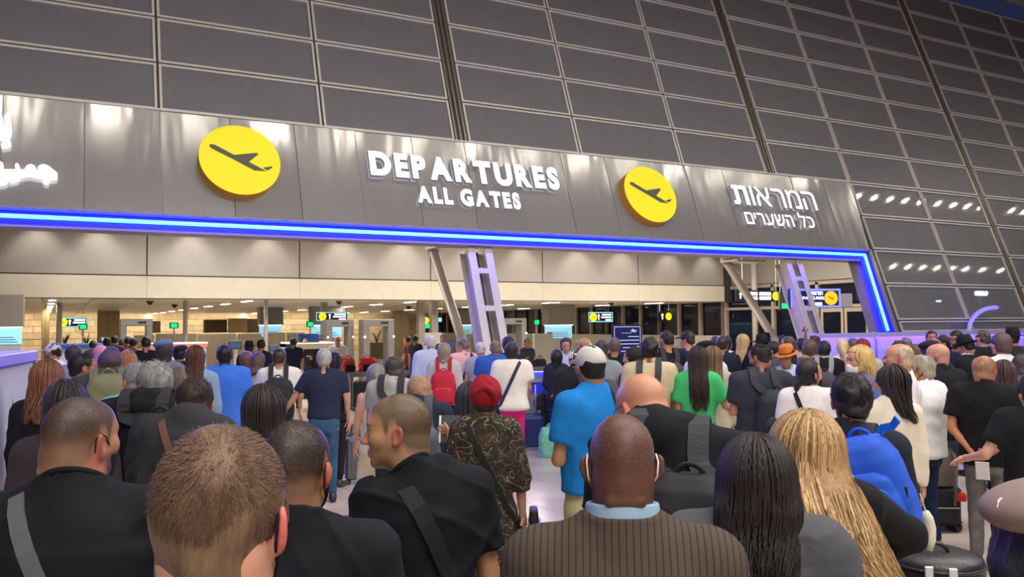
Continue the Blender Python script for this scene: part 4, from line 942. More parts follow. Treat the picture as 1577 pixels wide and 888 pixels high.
def hair_locks(ctx, m, ho, r, d=3.0):
    """separate flowing locks over the hair mass, joined into one part"""
    if not ho['locks']: return
    M = ctx['HM']; NS = 15 if d < 5 else 9; NT = 4 if d < 5 else 3; n = ho['locks']; L = ho.get('len', .3); sw = ho.get('sway', (0, 0)); wd = ho.get('w', .088); dp = ho.get('dp', .055); mb = [MB() for _ in range(3)]; wv = ho.get('wave', .4)
    t0 = .022*ho.get('thick', 1.0)
    for i in range(n):
        a0 = r.uniform(-2.35, 2.35); side = math.sin(a0); bk = -math.cos(a0); st = r.uniform(0.0, .5); ph_ = r.uniform(0, 6.3); ll = L*r.uniform(.72, 1.06); pts = []; nrm = []
        rr = t0*r.uniform(.85, 1.2); rx_ = max(.0765+rr, wd+.30*rr)+.003; ry_ = max(.0985+rr, dp+.046+.40*rr)+.004
        for k in range(NS):
            u = k/(NS-1)
            if u < .38:        # over the skull
                e = (st+(1-st)*(u/.38))*math.pi/2; v = np.array([side*math.sin(e), bk*math.sin(e), math.cos(e)]); p = np.array([0, -.022, .028])+v*np.array([rx_, ry_, .098+rr*1.12])
                nv = v
            else:              # falling
                f = (u-.38)/.62; z = .028-f*(ll+.028); uu = min(max((.03-z)/(L+.03), 0), 1); cx = sw[0]*uu**1.3; cy = -.030-.035*min(uu*3, 1)-ho.get('bka', .062)*min(max((ho.get('bk', -.10)-z)/.15, 0), 1)+sw[1]*uu
                w_ = (wd+.010+(rr-.016)*.5)*(1-.16*uu**3+ho.get('spread', 0)*uu); d_ = dp+.017+.035*(1-min(uu*2.5, 1)); b = max(0.0, 1-f*3)
                q_ = np.array([cx+side*w_, cy+bk*d_, z]); p0 = np.array([0, -.022, .028])+np.array([side*rx_, bk*ry_, 0]); p0[2] = z
                p = q_*(1-b)+p0*b; wob = wv*.020*f
                p = p+np.array([math.sin(9*f*wv*1.6+ph_)*wob, math.cos(7*f*wv*1.6+ph_)*wob*.7, 0]); nv = np.array([side, bk, 0.0])
            pts.append((M @ np.append(p, 1))[:3]); nrm.append(M[:3, :3] @ nv)
        if pts and p[1] > .05: continue
        w0 = r.uniform(.0013, .0032)*ho.get('lw', 1.0 if d < 5 else 2.0); R = [w0*(0.55+.45*min(1, 4*u_))*(1-.94*max(0, (u_-.55)/.45)**1.5) for u_ in [k/(NS-1) for k in range(NS)]]
        mb[i % 3].tube(pts, R, NT, flat=(.5, 2.0), up=nrm)
    cols = ho.get('tones', [1.0, 1.0, 1.0])
    for b, t in zip(mb, cols):
        o_ = b.build('hair_locks', ho['tonemats'][mb.index(b)] if 'tonemats' in ho else m, ctx['root'], smooth=True); o_['kind'] = 'stuff'
def stubble(ctx, m, st, r):
    """very short hair: thousands of fine strands thinning out at the hairline, joined into one part"""
    M = ctx['HM']; n = st.get('n', 9000); a = r.uniform(-math.pi, math.pi, n); zc = r.uniform(-.75, 1.0, n); e = np.arccos(zc)
    v = np.stack([np.sin(a)*np.sin(e), np.cos(a)*np.sin(e), np.cos(e)], 1); p = np.array([0, -.015, .028])+v*np.array([.0765, .0985, .092]); hl = hairline(p[:, 1])-st.get('drop', 0)
    keep = (p[:, 2]-hl) > r.uniform(0, st.get('fade', .02), n)
    if st.get('crown'): keep &= ~((p[:, 2] > -.01) & ((p[:, 0]/.082)**2+((p[:, 1]-.035)/.118)**2 < r.uniform(.62, 1.05, n)))
    p, v = p[keep], v[keep]
    F = Fld(); F.ell((0, -.015, .028), (.0765, .0985, .092), .02); F.ell((0, .028, -.02), (.064, .068, .085), .03); F.ell((0, -.055, -.045), (.058, .05, .05), .03)
    for _ in range(3): p = p-v*F.pts(p)[:, None]*.9
    n = len(p); fl = np.array([0, .02, -1.0])+r.normal(size=(n, 3))*.5; fl = fl-v*np.sum(fl*v, 1)[:, None]; fl /= np.linalg.norm(fl, axis=1)[:, None]
    L = st.get('len', .003)*r.uniform(.6, 1.3, n)[:, None]; tip = p+v*L*.75+fl*L*.8; b = np.cross(v, fl); w = st.get('w', .00045)
    V = np.concatenate([p-b*w-v*.001, p+b*w-v*.001, p+fl*w*1.6-v*.001, tip]); V = V @ M[:3, :3].T+M[:3, 3]; i = np.arange(n)
    me = bpy.data.meshes.new('hair'); f = np.concatenate([np.stack([i, i+n, i+3*n], 1), np.stack([i+n, i+2*n, i+3*n], 1), np.stack([i+2*n, i, i+3*n], 1)])
    me.vertices.add(4*n); me.vertices.foreach_set('co', V.astype(f32).ravel()); me.loops.add(len(f)*3); me.loops.foreach_set('vertex_index', f.ravel().astype(np.int32)); me.polygons.add(len(f)); me.polygons.foreach_set('loop_start', np.arange(0, len(f)*3, 3, dtype=np.int32)); me.update(calc_edges=True)
    o_ = link('hair', me, m, ctx['root']); o_['kind'] = 'stuff'
def hair_tufts(ctx, m, tf, r):
    """short combed strands over cropped hair, joined into one part"""
    M = ctx['HM']; mb = MB()
    for i in range(tf.get('n', 400)):
        a = r.uniform(-math.pi, math.pi); e = math.acos(r.uniform(tf.get('zmin', -.35), 1.0)); v = np.array([math.sin(a)*math.sin(e), math.cos(a)*math.sin(e), math.cos(e)])
        t = tf.get('t', .012); p = np.array([0, -.015, .028])+v*np.array([.0765+t*.75, .0985+t*.75, .092+t*.75])
        if p[2] < hairline(p[1])-tf.get('drop', 0)+.004: continue
        if tf.get('ring') and p[2] > 0 and (p[0]/.072)**2+((p[1]-.03)/.110)**2 < 1: continue
        c = np.array(tf.get('whorl', (0.0, -.06, .10))); fl = p-c; fl = fl-v*(fl @ v); fl = unit(fl+np.array(tf.get('comb', (0, 0, 0)))*.05+r.normal(size=3)*.012); l_ = tf.get('len', .022)*r.uniform(.6, 1.2)*(.7+.5*max(0, v[2]))
        pts = [p, p+fl*l_*.5+v*t*.28, p+fl*l_+v*(t*.12-l_*l_*2.2)]; w0 = tf.get('w', .0012)
        mb.tube([(M @ np.append(q_, 1))[:3] for q_ in pts], [w0, w0*.9, w0*.3], 3, cap=False)
    o_ = mb.build('hair_strands', m, ctx['root'], smooth=True); o_['kind'] = 'stuff'
def make_hat(ctx, hat, seed, d):
    ht, rgb = hat[0], hat[1]; M = ctx['HM']; hh = max(ctx['hh'], .006); root = ctx['root']; m = cloth(rgb, .8); c = M[:3, 3]; F = Fld(); lo, hi = c-.26, c+.30
    if ht == 'cap':
        F.ell((0, -.012, .035), (.090, .112, .098), .0, M=M); F.plane((0, -.25, -1), .004, .004, M=M)
        G = Fld(); G.ell((0, .115, .038), (.072, .085, .008), 0, M=M @ rotM(tilt=math.radians(12), t=(0, 0, .018))); G.plane((0, -1, 0), -.072, 0, M=M)
        solid(F, hh, 'cap', m, root, lo=lo, hi=hi); solid(G, min(hh, .010), 'visor', m, root, lo=lo, hi=hi)
        MB().ball((M @ np.array([0, -.012, .134, 1]))[:3], .009).build('button', m, root, smooth=True); return
    if ht in ('brim', 'widebrim'):
        w_ = 1.0 if ht == 'brim' else 1.12; F.loft([(.035, .088, .108, -.012), (.09, .086, .104, -.012), (.135, .078, .094, -.012), (.158, .070, .086, -.012)], .0, M=M)
        G = Fld(); G.ell((0, -.005, .045), (.150*w_, .172*w_, .011), 0, M=M)
        solid(F, hh, 'hat', m, root, lo=lo, hi=hi); solid(G, .010, 'brim', m, root, lo=lo, hi=hi)
        G = Fld(); G.loft([(.050, .0905, .110, -.012), (.075, .0895, .109, -.012)], 0, M=M); solid(G, min(hh, .008), 'hatband', cloth(tuple(int(v*.6) for v in rgb)), root, lo=lo, hi=hi); return
    if ht == 'beret':
        tl = hat[2] if len(hat) > 2 else (0.0, 0.0, 0.0)
        F.ell((0, 0, 0), (.118, .124, .050), .0, M=M @ rotM(roll=math.radians(-10), t=(tl[0], -.030+tl[1], .092+tl[2]))); F.loft([(.055, .085, .104, -.012), (.085, .090, .108, -.015)], .02, M=M); solid(F, hh, 'beret', m, root, lo=lo, hi=hi); return
    if ht == 'kippah':
        F.ell((0, -.016, .03), (.084, .108, .100), 0, M=M); F.fn(local_fn(M, lambda x, y, z: .098-z-.35*(y+.03)*-1), .002, 'i'); solid(F, min(hh, .008), 'kippah', m, root, lo=lo, hi=hi); return
    if ht == 'turban':
        ph = 1.0
        F.ell((0, -.020, .045), (.092, .112, .100), .0, M=M); F.ell((0, -.052, .035), (.096, .098, .100), .03, M=M); F.plane((0, 0, -1), .045, .02, M=M); F.plane((0, 1, 0), .075, .01, M=M)
        h_ = hh; l, u = lo, hi; xs, ys, zs = [axis(l[i], u[i], h_) for i in range(3)]; D = F.grid(xs, ys, zs, h_); R = M[:3, :3]; xb, yb, zb = np.meshgrid(xs-c[0], ys-c[1], zs-c[2], indexing='ij')
        rid = .0075*(1-np.abs(np.sin(26*(zb*.8+.55*xb*np.sign(xb+.02)+.35*yb)+1.6*np.sin(14*xb)+.8*np.sin(11*zb))))**2
        V, Q = snet((D-rid).astype(f32), xs, ys, zs); link('turban', fast_mesh('turban', V, Q), m, root)
        mb = MB(); K = [(M @ np.array([.0+.05*math.cos(t), -.150-.010*math.sin(2*t), .02+.055*math.sin(t), 1]))[:3] for t in np.linspace(-.6, 2.6, 11)]
        mb.tube(K, [.010+.012*math.sin(math.pi*j/10) for j in range(11)], 8)
        mb.build('wrapped_fold', m, root, smooth=True); return
    if ht == 'hijab':
        F.ell((0, -.015, .03), (.092, .115, .106), .0, M=M); F.ell((0, -.03, -.08), (.085, .090, .09), .04, M=M); F.loft([(-.26, .17, .13, -.02), (-.17, .13, .11, -.02), (-.08, .085, .09, -.015)], .04, M=M); F.ell((0, .10, -.01), (.058, .075, .085), .01, 's', M=M); solid(F, hh, 'headscarf', m, root, lo=c-.36, hi=hi); return
def make_mask(ctx, rgb, low=False, loops=None):
    M = ctx['HM']; F = headfield(ctx, .007); dz = -.035 if low else 0.0; root = ctx['root']; hh = min(max(ctx['hh'], .004), .009)
    F.ell((0, .098, -.045), (.030, .022, .045), .02, M=M)
    F.fn(local_fn(M, lambda x, y, z: np.maximum(np.maximum(z+.018-dz+.35*np.abs(x), -.112-z+dz*.6), (.028+.15*np.abs(x))-y)), .006, 'i')
    c = M[:3, 3]; solid(F, hh, 'face_mask', cloth(rgb), root, lo=c-.16, hi=c+.16)
    mb = MB(); lc = loops or rgb
    for s in (-1, 1):
        P = [(s*.066, .040, -.030+dz*.5), (s*.080, .012, .008), (s*.083, -.012, .022), (s*.086, -.030, .006), (s*.083, -.030, -.028), (s*.076, -.006, -.052), (s*.064, .032, -.080+dz*.4)]
        mb.tube([(M @ np.append(p, 1))[:3] for p in P], .0022 if hh < .006 else .003, 5)
    mb.build('ear_loop', cloth(lc), root, smooth=True)
def make_glasses(ctx, rgb):
    M = ctx['HM']; mb = MB(); T = lambda p: (M @ np.append(np.array(p, float), 1))[:3]
    for s in (-1, 1):
        mb.tube([T((s*(.033+.022*math.cos(a)), .102-.004*math.cos(a), .004+.017*math.sin(a))) for a in np.linspace(0, 2*math.pi, 17)], .0018, 5)
        mb.tube([T((s*.055, .098, .010)), T((s*.078, .05, .012)), T((s*.083, -.005, .012)), T((s*.084, -.025, -.004))], .002, 5)
    mb.tube([T((-.011, .106, .008)), T((.011, .106, .008))], .0018, 5); mb.build('glasses', plastic(rgb), ctx['root'], smooth=True)
# ------------------------------------------------------------------ bags that people carry: things of their own
def to_world(ctx, p):
    a = -ctx['ang']; x, y = ctx['pos']; return (x+p[0]*math.cos(a)-p[1]*math.sin(a), y+p[0]*math.sin(a)+p[1]*math.cos(a), p[2])
def march(S, c, dirs, gap=.006, rmax=.46):
    rs = np.linspace(rmax, .02, 90); out = []
    for dv in dirs:
        P = c[None]+rs[:, None]*dv[None]; D = S.pts(P); k = np.nonzero(D < gap)[0]
        out.append(c+dv*rs[k[0]] if len(k) else c+dv*.1)
    return out
def smooth_path(P, n=2, closed=False):
    P = [np.array(p) for p in P]
    for _ in range(n):
        Q = [p.copy() for p in P]
        for i in range(len(P)):
            if closed: a, b = P[i-1], P[(i+1) % len(P)]
            elif 0 < i < len(P)-1: a, b = P[i-1], P[i+1]
            else: continue
            Q[i] = (a+b+2*P[i])/4
        P = Q
    return P
def ribbon(path, nrm, w, t=.004):
    mb = MB(); n = len(path); vs = []
    for i in range(n):
        tg = unit(path[min(i+1, n-1)]-path[max(i-1, 0)]); nn = unit(nrm[i]-tg*(nrm[i] @ tg)); b = np.cross(tg, nn)
        for u, v in ((-1, 0), (1, 0), (1, 1), (-1, 1)): vs.append(path[i]+b*u*w/2+nn*v*t*2)
    fs = [(i*4+k, i*4+(k+1) % 4, (i+1)*4+(k+1) % 4, (i+1)*4+k) for i in range(n-1) for k in range(4)]+[(3, 2, 1, 0), tuple((n-1)*4+k for k in range(4))]
    return mb.add(vs, fs)
def bag_root(ctx, p, name, label, cat, group=None):
    return empty(name, to_world(ctx, p), -ctx['ang'], label, cat, group)
def crossbody(ctx, side, rgb, w, label, bag=None, name='shoulder_bag', cat='bag', zs=.845, zh=.50, hip=.20, metal=None):
    """strap over the shoulder on SIDE (-1 left, 1 right) to the other hip"""
    H, q = ctx['H'], ctx['q']; S = ctx['shirt']; a = np.array([side*.085*q, -.015*q, zs*H]); b = np.array([-side*hip*q, 0, zh*H]); c = (a+b)/2+np.array([0, 0, .02]); c = np.array([c[0]*.5, 0, c[2]])
    e1 = unit(a-b); e2 = np.array([0, 1.0, 0]); dirs = [e1*math.cos(t)+e2*math.sin(t) for t in np.linspace(0, 2*math.pi, 41)[:-1]]
    P = smooth_path(march(S, c, dirs, .010 if ctx['h'] < .016 else .013, .75), 2, True); P = P+[P[0]]; N = [unit(p-c) for p in P]
    hp = b+np.array([-side*.02, 0, -.02]); root = bag_root(ctx, (hp[0], hp[1], hp[2]-.16), name, label, cat); off = np.array([hp[0], hp[1], hp[2]-.16])
    ribbon([p-off for p in P], N, w).build('strap', cloth(rgb, .7), root, smooth=False)
    if metal:
        for i in (13, 27): MB().rbox(-.5*w, .5*w, -.006, .006, -.014, .014, .003).build('buckle', metalm(metal), root).location = tuple(P[i]-off+N[i]*.010)
    bs = bag or (.20, .09, .22); B = Fld(); B.loft([(-.02, bs[0]/2, bs[1]/2, 0), (bs[2]*.5, bs[0]/2*1.05, bs[1]/2*1.15, 0), (bs[2], bs[0]/2*.92, bs[1]/2*.7, 0)], 0, p=4.5)
    o = solid(B, .012, 'pouch', mat('leather', rgb, .5, noise=.08, bump=.15, bscale=120), root); o.rotation_euler = (0, 0, math.pi/2); o.location = (-side*bs[1]*.55, 0, 0)
    MB().rbox(-.003-bs[1]*.6, .003+bs[1]*.6, -bs[0]*.42, bs[0]*.42, bs[2]*.72, bs[2]*.74, .001).build('zip', metalm((120, 118, 112)), root).location = (-side*bs[1]*.55, 0, 0)
    return root
def backpack(ctx, rgb, label, size=(.30, .17, .46), z=.74, dx=0.0, tilt=0.0, strap_rgb=None, straps=(-1, 1), pocket=True, trim=None, light=None, two=None, h=None, name='backpack', roll=0.0, group=None, pk=1.0):
    H, q = ctx['H'], ctx['q']; S = ctx['shirt']; w_, dp, ht = size; h = h or max(ctx['h']*.8, .009); sr = strap_rgb or tuple(int(v*.8) for v in rgb)
    zt = z*H+.06; yb = march(S, np.array([dx*.6, 0, zt-.15]), [np.array([0, -1.0, 0])], 0)[0][1]; off = np.array([dx, yb-dp*.5-.006, zt-ht])
    root = bag_root(ctx, off, name, label, 'backpack', group); R = rotM(tilt=-math.radians(tilt), roll=math.radians(roll))
    m = mat('pack_fabric', rgb, .7, noise=.08, nscale=14, bump=.18, bscale=300, spec=.35); m2 = mat('pack_fabric', two, .7, noise=.08, nscale=14, bump=.18, bscale=300) if two else m
    B = Fld(); fo = folds(.012, int(w_*1000)+int(rgb[0]), 40)
    B.loft([(0, w_*.47, dp*.46, 0), (.05, w_*.5, dp*.5, 0), (ht*.55, w_*.5, dp*.5, 0), (ht*.82, w_*.46, dp*.46, .01), (ht*.94, w_*.36, dp*.36, .02), (ht, w_*.2, dp*.2, .03)], 0, p=3.6, M=R, fold=fo)
    solid(B, h, 'main_compartment', m, root)
    T = lambda p: (R @ np.append(np.array(p, float), 1))[:3]
    if pocket:
        Pk = Fld(); Pk.loft([(.02, w_*.40, .05, -dp*.5), (.06, w_*.43, .055, -dp*.5), (ht*.40*pk, w_*.42, .055, -dp*.5), (ht*.52*pk, w_*.34, .04, -dp*.47), (ht*.56*pk, w_*.2, .02, -dp*.45)], 0, p=3.2, M=R, fold=folds(.008, 5, 60)); solid(Pk, h, 'front_pocket', m2, root)
        for sx in (-1, 1): MB().rbox(-.012, .012, -.004, .004, -.05, .05, .003).build('compression_strap', plastic(tuple(max(0, v-14) for v in sr)), root).location = tuple(T((sx*w_*.44, -dp*.34, ht*.5)))
        MB().tube([T((w_*.36*math.cos(a), -dp*.52-.046+.02*abs(math.cos(a)), ht*.38*pk+ht*.12*pk*math.sin(a))) for a in np.linspace(0, math.pi, 15)], .004, 5).build('zip', plastic(trim or (58, 58, 60)), root, smooth=True)
    MB().tube([T((w_*.44*math.cos(a), -dp*.20-.05*math.sin(a)*0, ht*.72+ht*.20*math.sin(a))) for a in np.linspace(-.2, math.pi+.2, 19)], .0045, 5).build('zip', plastic(trim or (58, 58, 60)), root, smooth=True)
    MB().tube([T((.05*math.cos(a), dp*.30-.01, ht*.95+.055*math.sin(a))) for a in np.linspace(0, math.pi, 11)], .009, 6, flat=(1, .6)).build('top_handle', m, root, smooth=True)
    if light: MB().tube([(.020*math.cos(t), 0, .020*math.sin(t)) for t in np.linspace(.6, 5.4, 15)], .006, 6, flat=(1, .5)).build('badge', plastic(light), root).location = tuple(T((w_*.2, -dp*.5-.062, ht*.36*pk)))
    for s in straps:
        x0 = s*.085*q; c = np.array([x0, .0, .775*H]); ds = [unit(np.array([s*.05*(1-abs(t)/2.4), -math.cos(t), math.sin(t)])) for t in np.linspace(.25, 3.7, 20)]
        P = march(S, c, ds, .009 if ctx['h'] < .016 else .012, .4); st = off+T((s*w_*.22, dp*.40, ht*.93)); P = [st]+P
        P = smooth_path(P, 2); N = [unit(p-c) for p in P]; ribbon([p-off for p in P], N, .062*q, .006).build('shoulder_strap', mat('pack_fabric', sr, .75, noise=.08, bump=.3, bscale=120), root)
    return root
# ------------------------------------------------------------------ luggage on the floor
def suitcase(x, y, rz, w_, dp, ht, rgb, label, handle=.42, grp=None, ribs=True, hrgb=(190, 190, 194), soft=False, name='suitcase'):
    r = empty(name, (x, y, 0), rz, label, 'suitcase', grp); m = mat('case_shell', rgb, .42 if not soft else .8, noise=.05, nscale=9, bump=.1 if not soft else .3, bscale=200)
    MB().rbox(-w_/2, w_/2, -dp/2, dp/2, .06, ht, min(.035, dp*.2)).build('shell', m, r, bevel=.012)
    if ribs and not soft:
        for k in range(5):
            xx = -w_*.36+w_*.18*k; MB().rbox(xx-.012, xx+.012, -dp/2-.006, dp/2+.006, .11, ht-.05, .004).build('rib', m, r)
    if soft:
        MB().rbox(-w_*.40, w_*.40, -dp/2-.035, -dp/2+.01, .10, ht*.55, .015).build('outer_pocket', m, r); MB().tube([(-w_*.4, -dp/2-.037, ht*.56), (w_*.4, -dp/2-.037, ht*.56)], .004, 5).build('zip', metalm((140, 140, 140)), r)
    for sx in (-1, 1):
        for sy in (-1, 1):
            wl = MB().tube([(sx*(w_/2-.05)-.012, sy*(dp/2-.04), .028), (sx*(w_/2-.05)+.012, sy*(dp/2-.04), .028)], .028, 12).build('wheel', plastic((26, 26, 28)), r, smooth=False)
            MB().box(sx*(w_/2-.05)-.018, sx*(w_/2-.05)+.018, sy*(dp/2-.04)-.016, sy*(dp/2-.04)+.016, .03, .07).build('fork', plastic((40, 40, 42)), wl)
    if handle:
        hm = metalm(hrgb, .3)
        for sx in (-1, 1): MB().tube([(sx*.09, dp*.30, ht-.02), (sx*.09, dp*.30, ht+handle)], .009, 8).build('handle_tube', hm, r, smooth=True)
        MB().rbox(-.11, .11, dp*.30-.016, dp*.30+.016, ht+handle-.02, ht+handle+.015, .008).build('grip', plastic((44, 44, 48)), r)
    MB().tube([(-.07, 0, ht), (-.06, 0, ht+.03), (.06, 0, ht+.03), (.07, 0, ht)], .010, 6).build('carry_handle', plastic((36, 36, 40)), r, smooth=True)
    return r
def softbag(x, y, z, rz, w_, dp, ht, rgb, label, name='travel_bag', cat='bag', handles=True):
    r = empty(name, (x, y, z), rz, label, cat); m = mat('bag_fabric', rgb, .75, noise=.1, nscale=10, bump=.35, bscale=70)
    B = Fld(); B.loft([(0, w_*.48, dp*.48, 0), (ht*.3, w_*.5, dp*.5, 0), (ht*.75, w_*.47, dp*.42, 0), (ht, w_*.40, dp*.22, 0)], 0, p=3.4, fold=folds(.03, int(w_*997), 30)); solid(B, .014, 'bag_body', m, r)
    if handles:
        for s in (-1, 1): MB().tube([(w_*.22*math.cos(a), s*dp*.16, ht*.9+.10*math.sin(a)) for a in np.linspace(0, math.pi, 11)], .008, 6).build('handle', m, r, smooth=True)
    MB().tube([(-w_*.38, 0, ht*1.0), (w_*.38, 0, ht*1.0)], .005, 5).build('zip', metalm((130, 130, 126)), r)
    return r
# ------------------------------------------------------------------ the crowd
PALE, LIGHT, TAN, OLIVE, BROWN, DARK = (226, 178, 152), (216, 164, 134), (196, 144, 110), (178, 126, 94), (132, 88, 64), (92, 60, 48)
BLK, NAVY, CHAR, WHT, CREAM = (18, 18, 23), (30, 36, 58), (46, 46, 52), (232, 230, 226), (226, 214, 190)
HB, HDB, HBR, HGR, HBL = (26, 22, 22), (44, 34, 28), (84, 60, 42), (150, 146, 142), (198, 160, 104)
JN = (44, 58, 84)
NP = [0]
def P(px, yt, d, label, turn=0, hat=None, hair=('short', HDB), **k):
    add = {'cap': .013, 'brim': .038, 'widebrim': .038, 'beret': .022, 'turban': .028, 'hijab': .016, 'kippah': .010}.get(hat[0], 0) if hat else {'bald': 0, 'buzz': .003, 'crop': .02, 'full': .024, 'long': .02, 'curly': .03, 'bob': .02}.get(hair[0] if hair else 'bald', .012)
    T = at(px, yt, d); add -= k.get('bow', 0); th = math.atan2(T[0], T[1]); NP[0] += 1
    an = th+math.radians(turn); ox, oy = k.get('sway', 0), k.get('fwd', 0)
    T = T-np.array([ox*math.cos(an)+oy*math.sin(an), -ox*math.sin(an)+oy*math.cos(an), 0])
    return person(float(T[0]), float(T[1]), float(T[2])-add, th+math.radians(turn), label, d=d, hat=hat, hair=hair, seed=NP[0]*13, **k)
def BUZ(c, **o): return ('buzz', c, o)
# ---- nearest figures, seen from behind
f1 = P(124, 604, 2.35, 'heavy man at left in black t-shirt with shaved fade haircut and black mask', turn=16, hturn=32, fwd=.02, skin=(192, 140, 104), hair=('stubble', (52, 43, 37), {'n': 14000, 'drop': -.045, 'fade': .06, 'len': .003}), scalp=.94, scalpc=lin((62, 50, 42)), scalpz=(-.07, .05), scalp0=.46, beard=.75, haircol=(40, 34, 30), bw=1.16, bd=1.25, neckw=1.28, jowl=1.15, rolls=True, mask=(26, 26, 28), top=('tee', (18, 18, 23), {'loose': .006, 'fold': 1.5}), bottom=('trousers', BLK), ear=.5)
crossbody(f1, -1, (92, 92, 96), .042, 'grey strap bag across the heavy man in black at left')
f2 = P(342, 652, 1.16, 'tall man with short light brown hair seen from behind, closest to the camera', turn=14, hturn=8, skin=(232, 170, 144), hair=('short', (116, 88, 66), {'thick': .75, 'drop': .018, 'tuft': {'n': 9000, 't': .010, 'len': .0135, 'w': .0005, 'whorl': (.02, -.075, .095), 'zmin': -.75}, 'mat': hairmat((118, 90, 68))}), haircol=(120, 92, 70), mask=(24, 24, 28), top=('tee', (46, 48, 54)), bottom=('trousers', NAVY), ear=.8, earcol=(222, 104, 94), neckw=1.1, bw=1.05)
f3 = P(456, 640, 2.1, 'man in plain black t-shirt with cropped dark hair, between two nearer men', turn=10, hturn=14, skin=(206, 150, 112), hair=('stubble', (46, 40, 37), {'n': 18000, 'fade': .05, 'len': .0045}), scalp=.95, scalpc=lin((54, 46, 42)), scalpz=(-.08, .04), scalp0=.55, haircol=(44, 38, 34), mask=(24, 24, 26), top=('tee', (20, 21, 26), {'fold': 1.4}), bottom=('trousers', BLK), ear=.9, earcol=(206, 104, 84), bw=1.04)
crossbody(f3, -1, (34, 34, 37), .05, 'wide black strap bag on the man with cropped dark hair')
f4 = P(614, 601, 2.78, 'young man in black t-shirt with buzz cut, face in profile to the left', turn=-22, hturn=-62, htilt=2, skin=(208, 156, 118), sway=-.085, fwd=.01, hair=('stubble', (64, 54, 45), {'n': 14000, 'fade': .035, 'len': .0026}), scalp=.86, scalpc=lin((84, 72, 58)), beard=.28, haircol=(54, 44, 36), top=('tee', (17, 18, 24), {'fold': 1.6}), bottom=('trousers', BLK), bw=1.0, arms=('half', 'down'), ear=.55, lips=(150, 84, 76))
crossbody(f4, -1, (30, 30, 34), .055, 'black webbing sling bag across the back of the young man in profile', bag=(.22, .08, .2), metal=(50, 50, 54))
suit_m = None
def pinstripe():
    m = bpy.data.materials.new('pinstripe_wool'); m.use_nodes = True; nt = m.node_tree; b = nt.nodes['Principled BSDF']; b.inputs['Roughness'].default_value = .9; b.inputs['Specular IOR Level'].default_value = .2
    tc = nt.nodes.new('ShaderNodeTexCoord'); sx = nt.nodes.new('ShaderNodeSeparateXYZ'); nt.links.new(tc.outputs['Object'], sx.inputs[0])
    a = nt.nodes.new('ShaderNodeMath'); a.operation = 'MULTIPLY'; a.inputs[1].default_value = 2*math.pi/.0165; nt.links.new(sx.outputs[0], a.inputs[0])
    s = nt.nodes.new('ShaderNodeMath'); s.operation = 'SINE'; nt.links.new(a.outputs[0], s.inputs[0])
    r = nt.nodes.new('ShaderNodeMapRange'); r.inputs[1].default_value = .55; r.inputs[2].default_value = .98; nt.links.new(s.outputs[0], r.inputs[0])
    mx = nt.nodes.new('ShaderNodeMix'); mx.data_type = 'RGBA'; nt.links.new(r.outputs[0], mx.inputs[0]); mx.inputs[6].default_value = (*lin((84, 72, 62)), 1); mx.inputs[7].default_value = (*lin((58, 48, 42)), 1)
    nt.links.new(mx.outputs[2], b.inputs['Base Color'])
    n = nt.nodes.new('ShaderNodeTexNoise'); n.inputs['Scale'].default_value = 300; nt.links.new(tc.outputs['Object'], n.inputs['Vector']); bp = nt.nodes.new('ShaderNodeBump'); bp.inputs['Strength'].default_value = .25; bp.inputs['Distance'].default_value = .004
    nt.links.new(n.outputs[0], bp.inputs['Height']); nt.links.new(bp.outputs[0], b.inputs['Normal']); return m
f5 = P(956, 629, 2.05, 'bald man in brown pinstripe suit seen from behind with grey stubble', turn=-2, hturn=-3, flare=46, bow=-.03, skin=(106, 68, 54), hair=('stubble', (150, 142, 136), {'n': 9000, 'drop': -.0, 'fade': .10, 'len': .003, 'crown': 1}), scalp=.0, haircol=(60, 50, 46), mask=(240, 240, 240), loops=(240, 240, 238), top=('suit', (84, 72, 62), {'mat': pinstripe(), 'under': (150, 176, 196), 'underz': .078}), bottom=('trousers', (70, 60, 52)), bw=1.14, bd=1.12, neckw=1.22, rolls=True, ear=.35, earcol=(112, 62, 48))
f6 = P(1163, 680, 2.35, 'woman with long dark straight hair in grey jacket, beside the pinstripe suit', sex='f', turn=4, hturn=-6, bow=.04, skin=LIGHT, hair=('straight', (40, 32, 31), {'len': .22, 'w': .100, 'locks': 700, 'wave': .5, 'sway': (.0, -.02)}), top=('jacket', (84, 84, 88)), bottom=('trousers', BLK), arms=('down', 'down'), bw=1.16)
f7 = P(1240, 637, 2.75, 'woman with long wavy blonde hair and black sleeves leaning over her luggage', sex='f', turn=-8, hturn=6, hroll=6, skin=PALE, hair=('long', (164, 126, 80), {'len': .42, 'w': .112, 'dp': .075, 'spread': .40, 'bk': -.02, 'bka': .10, 'locks': 1300, 'wave': .8, 'sway': (.20, -.085), 'lw': .95, 'tonemats': [hairmat((146, 110, 70)), hairmat((212, 174, 120)), hairmat((182, 142, 92))]}), top=('long', (19, 19, 22)), bottom=('trousers', BLK), arms=('half', ((.52, .55, -.38), (-.62, -.05, -.40))), holdR=True, curlR=.6, bw=.98, bow=.07, fwd=.04)
f8 = P(1308, 571, 4.0, 'dark haired man in navy t-shirt wearing a bright blue backpack', turn=14, hturn=-26, skin=LIGHT, hair=('full', (36, 32, 32), {'thick': .45, 'drop': .006}), top=('tee', (34, 36, 48)), bottom=('trousers', CHAR), bw=1.06, ear=.6)
backpack(f8, (38, 88, 200), 'bright blue hiking backpack hanging low on the dark haired man', size=(.33, .24, .52), z=.835, dx=.22, tilt=8, strap_rgb=(40, 44, 52), trim=(30, 120, 210), light=(236, 240, 246), roll=-14, pk=1.35)
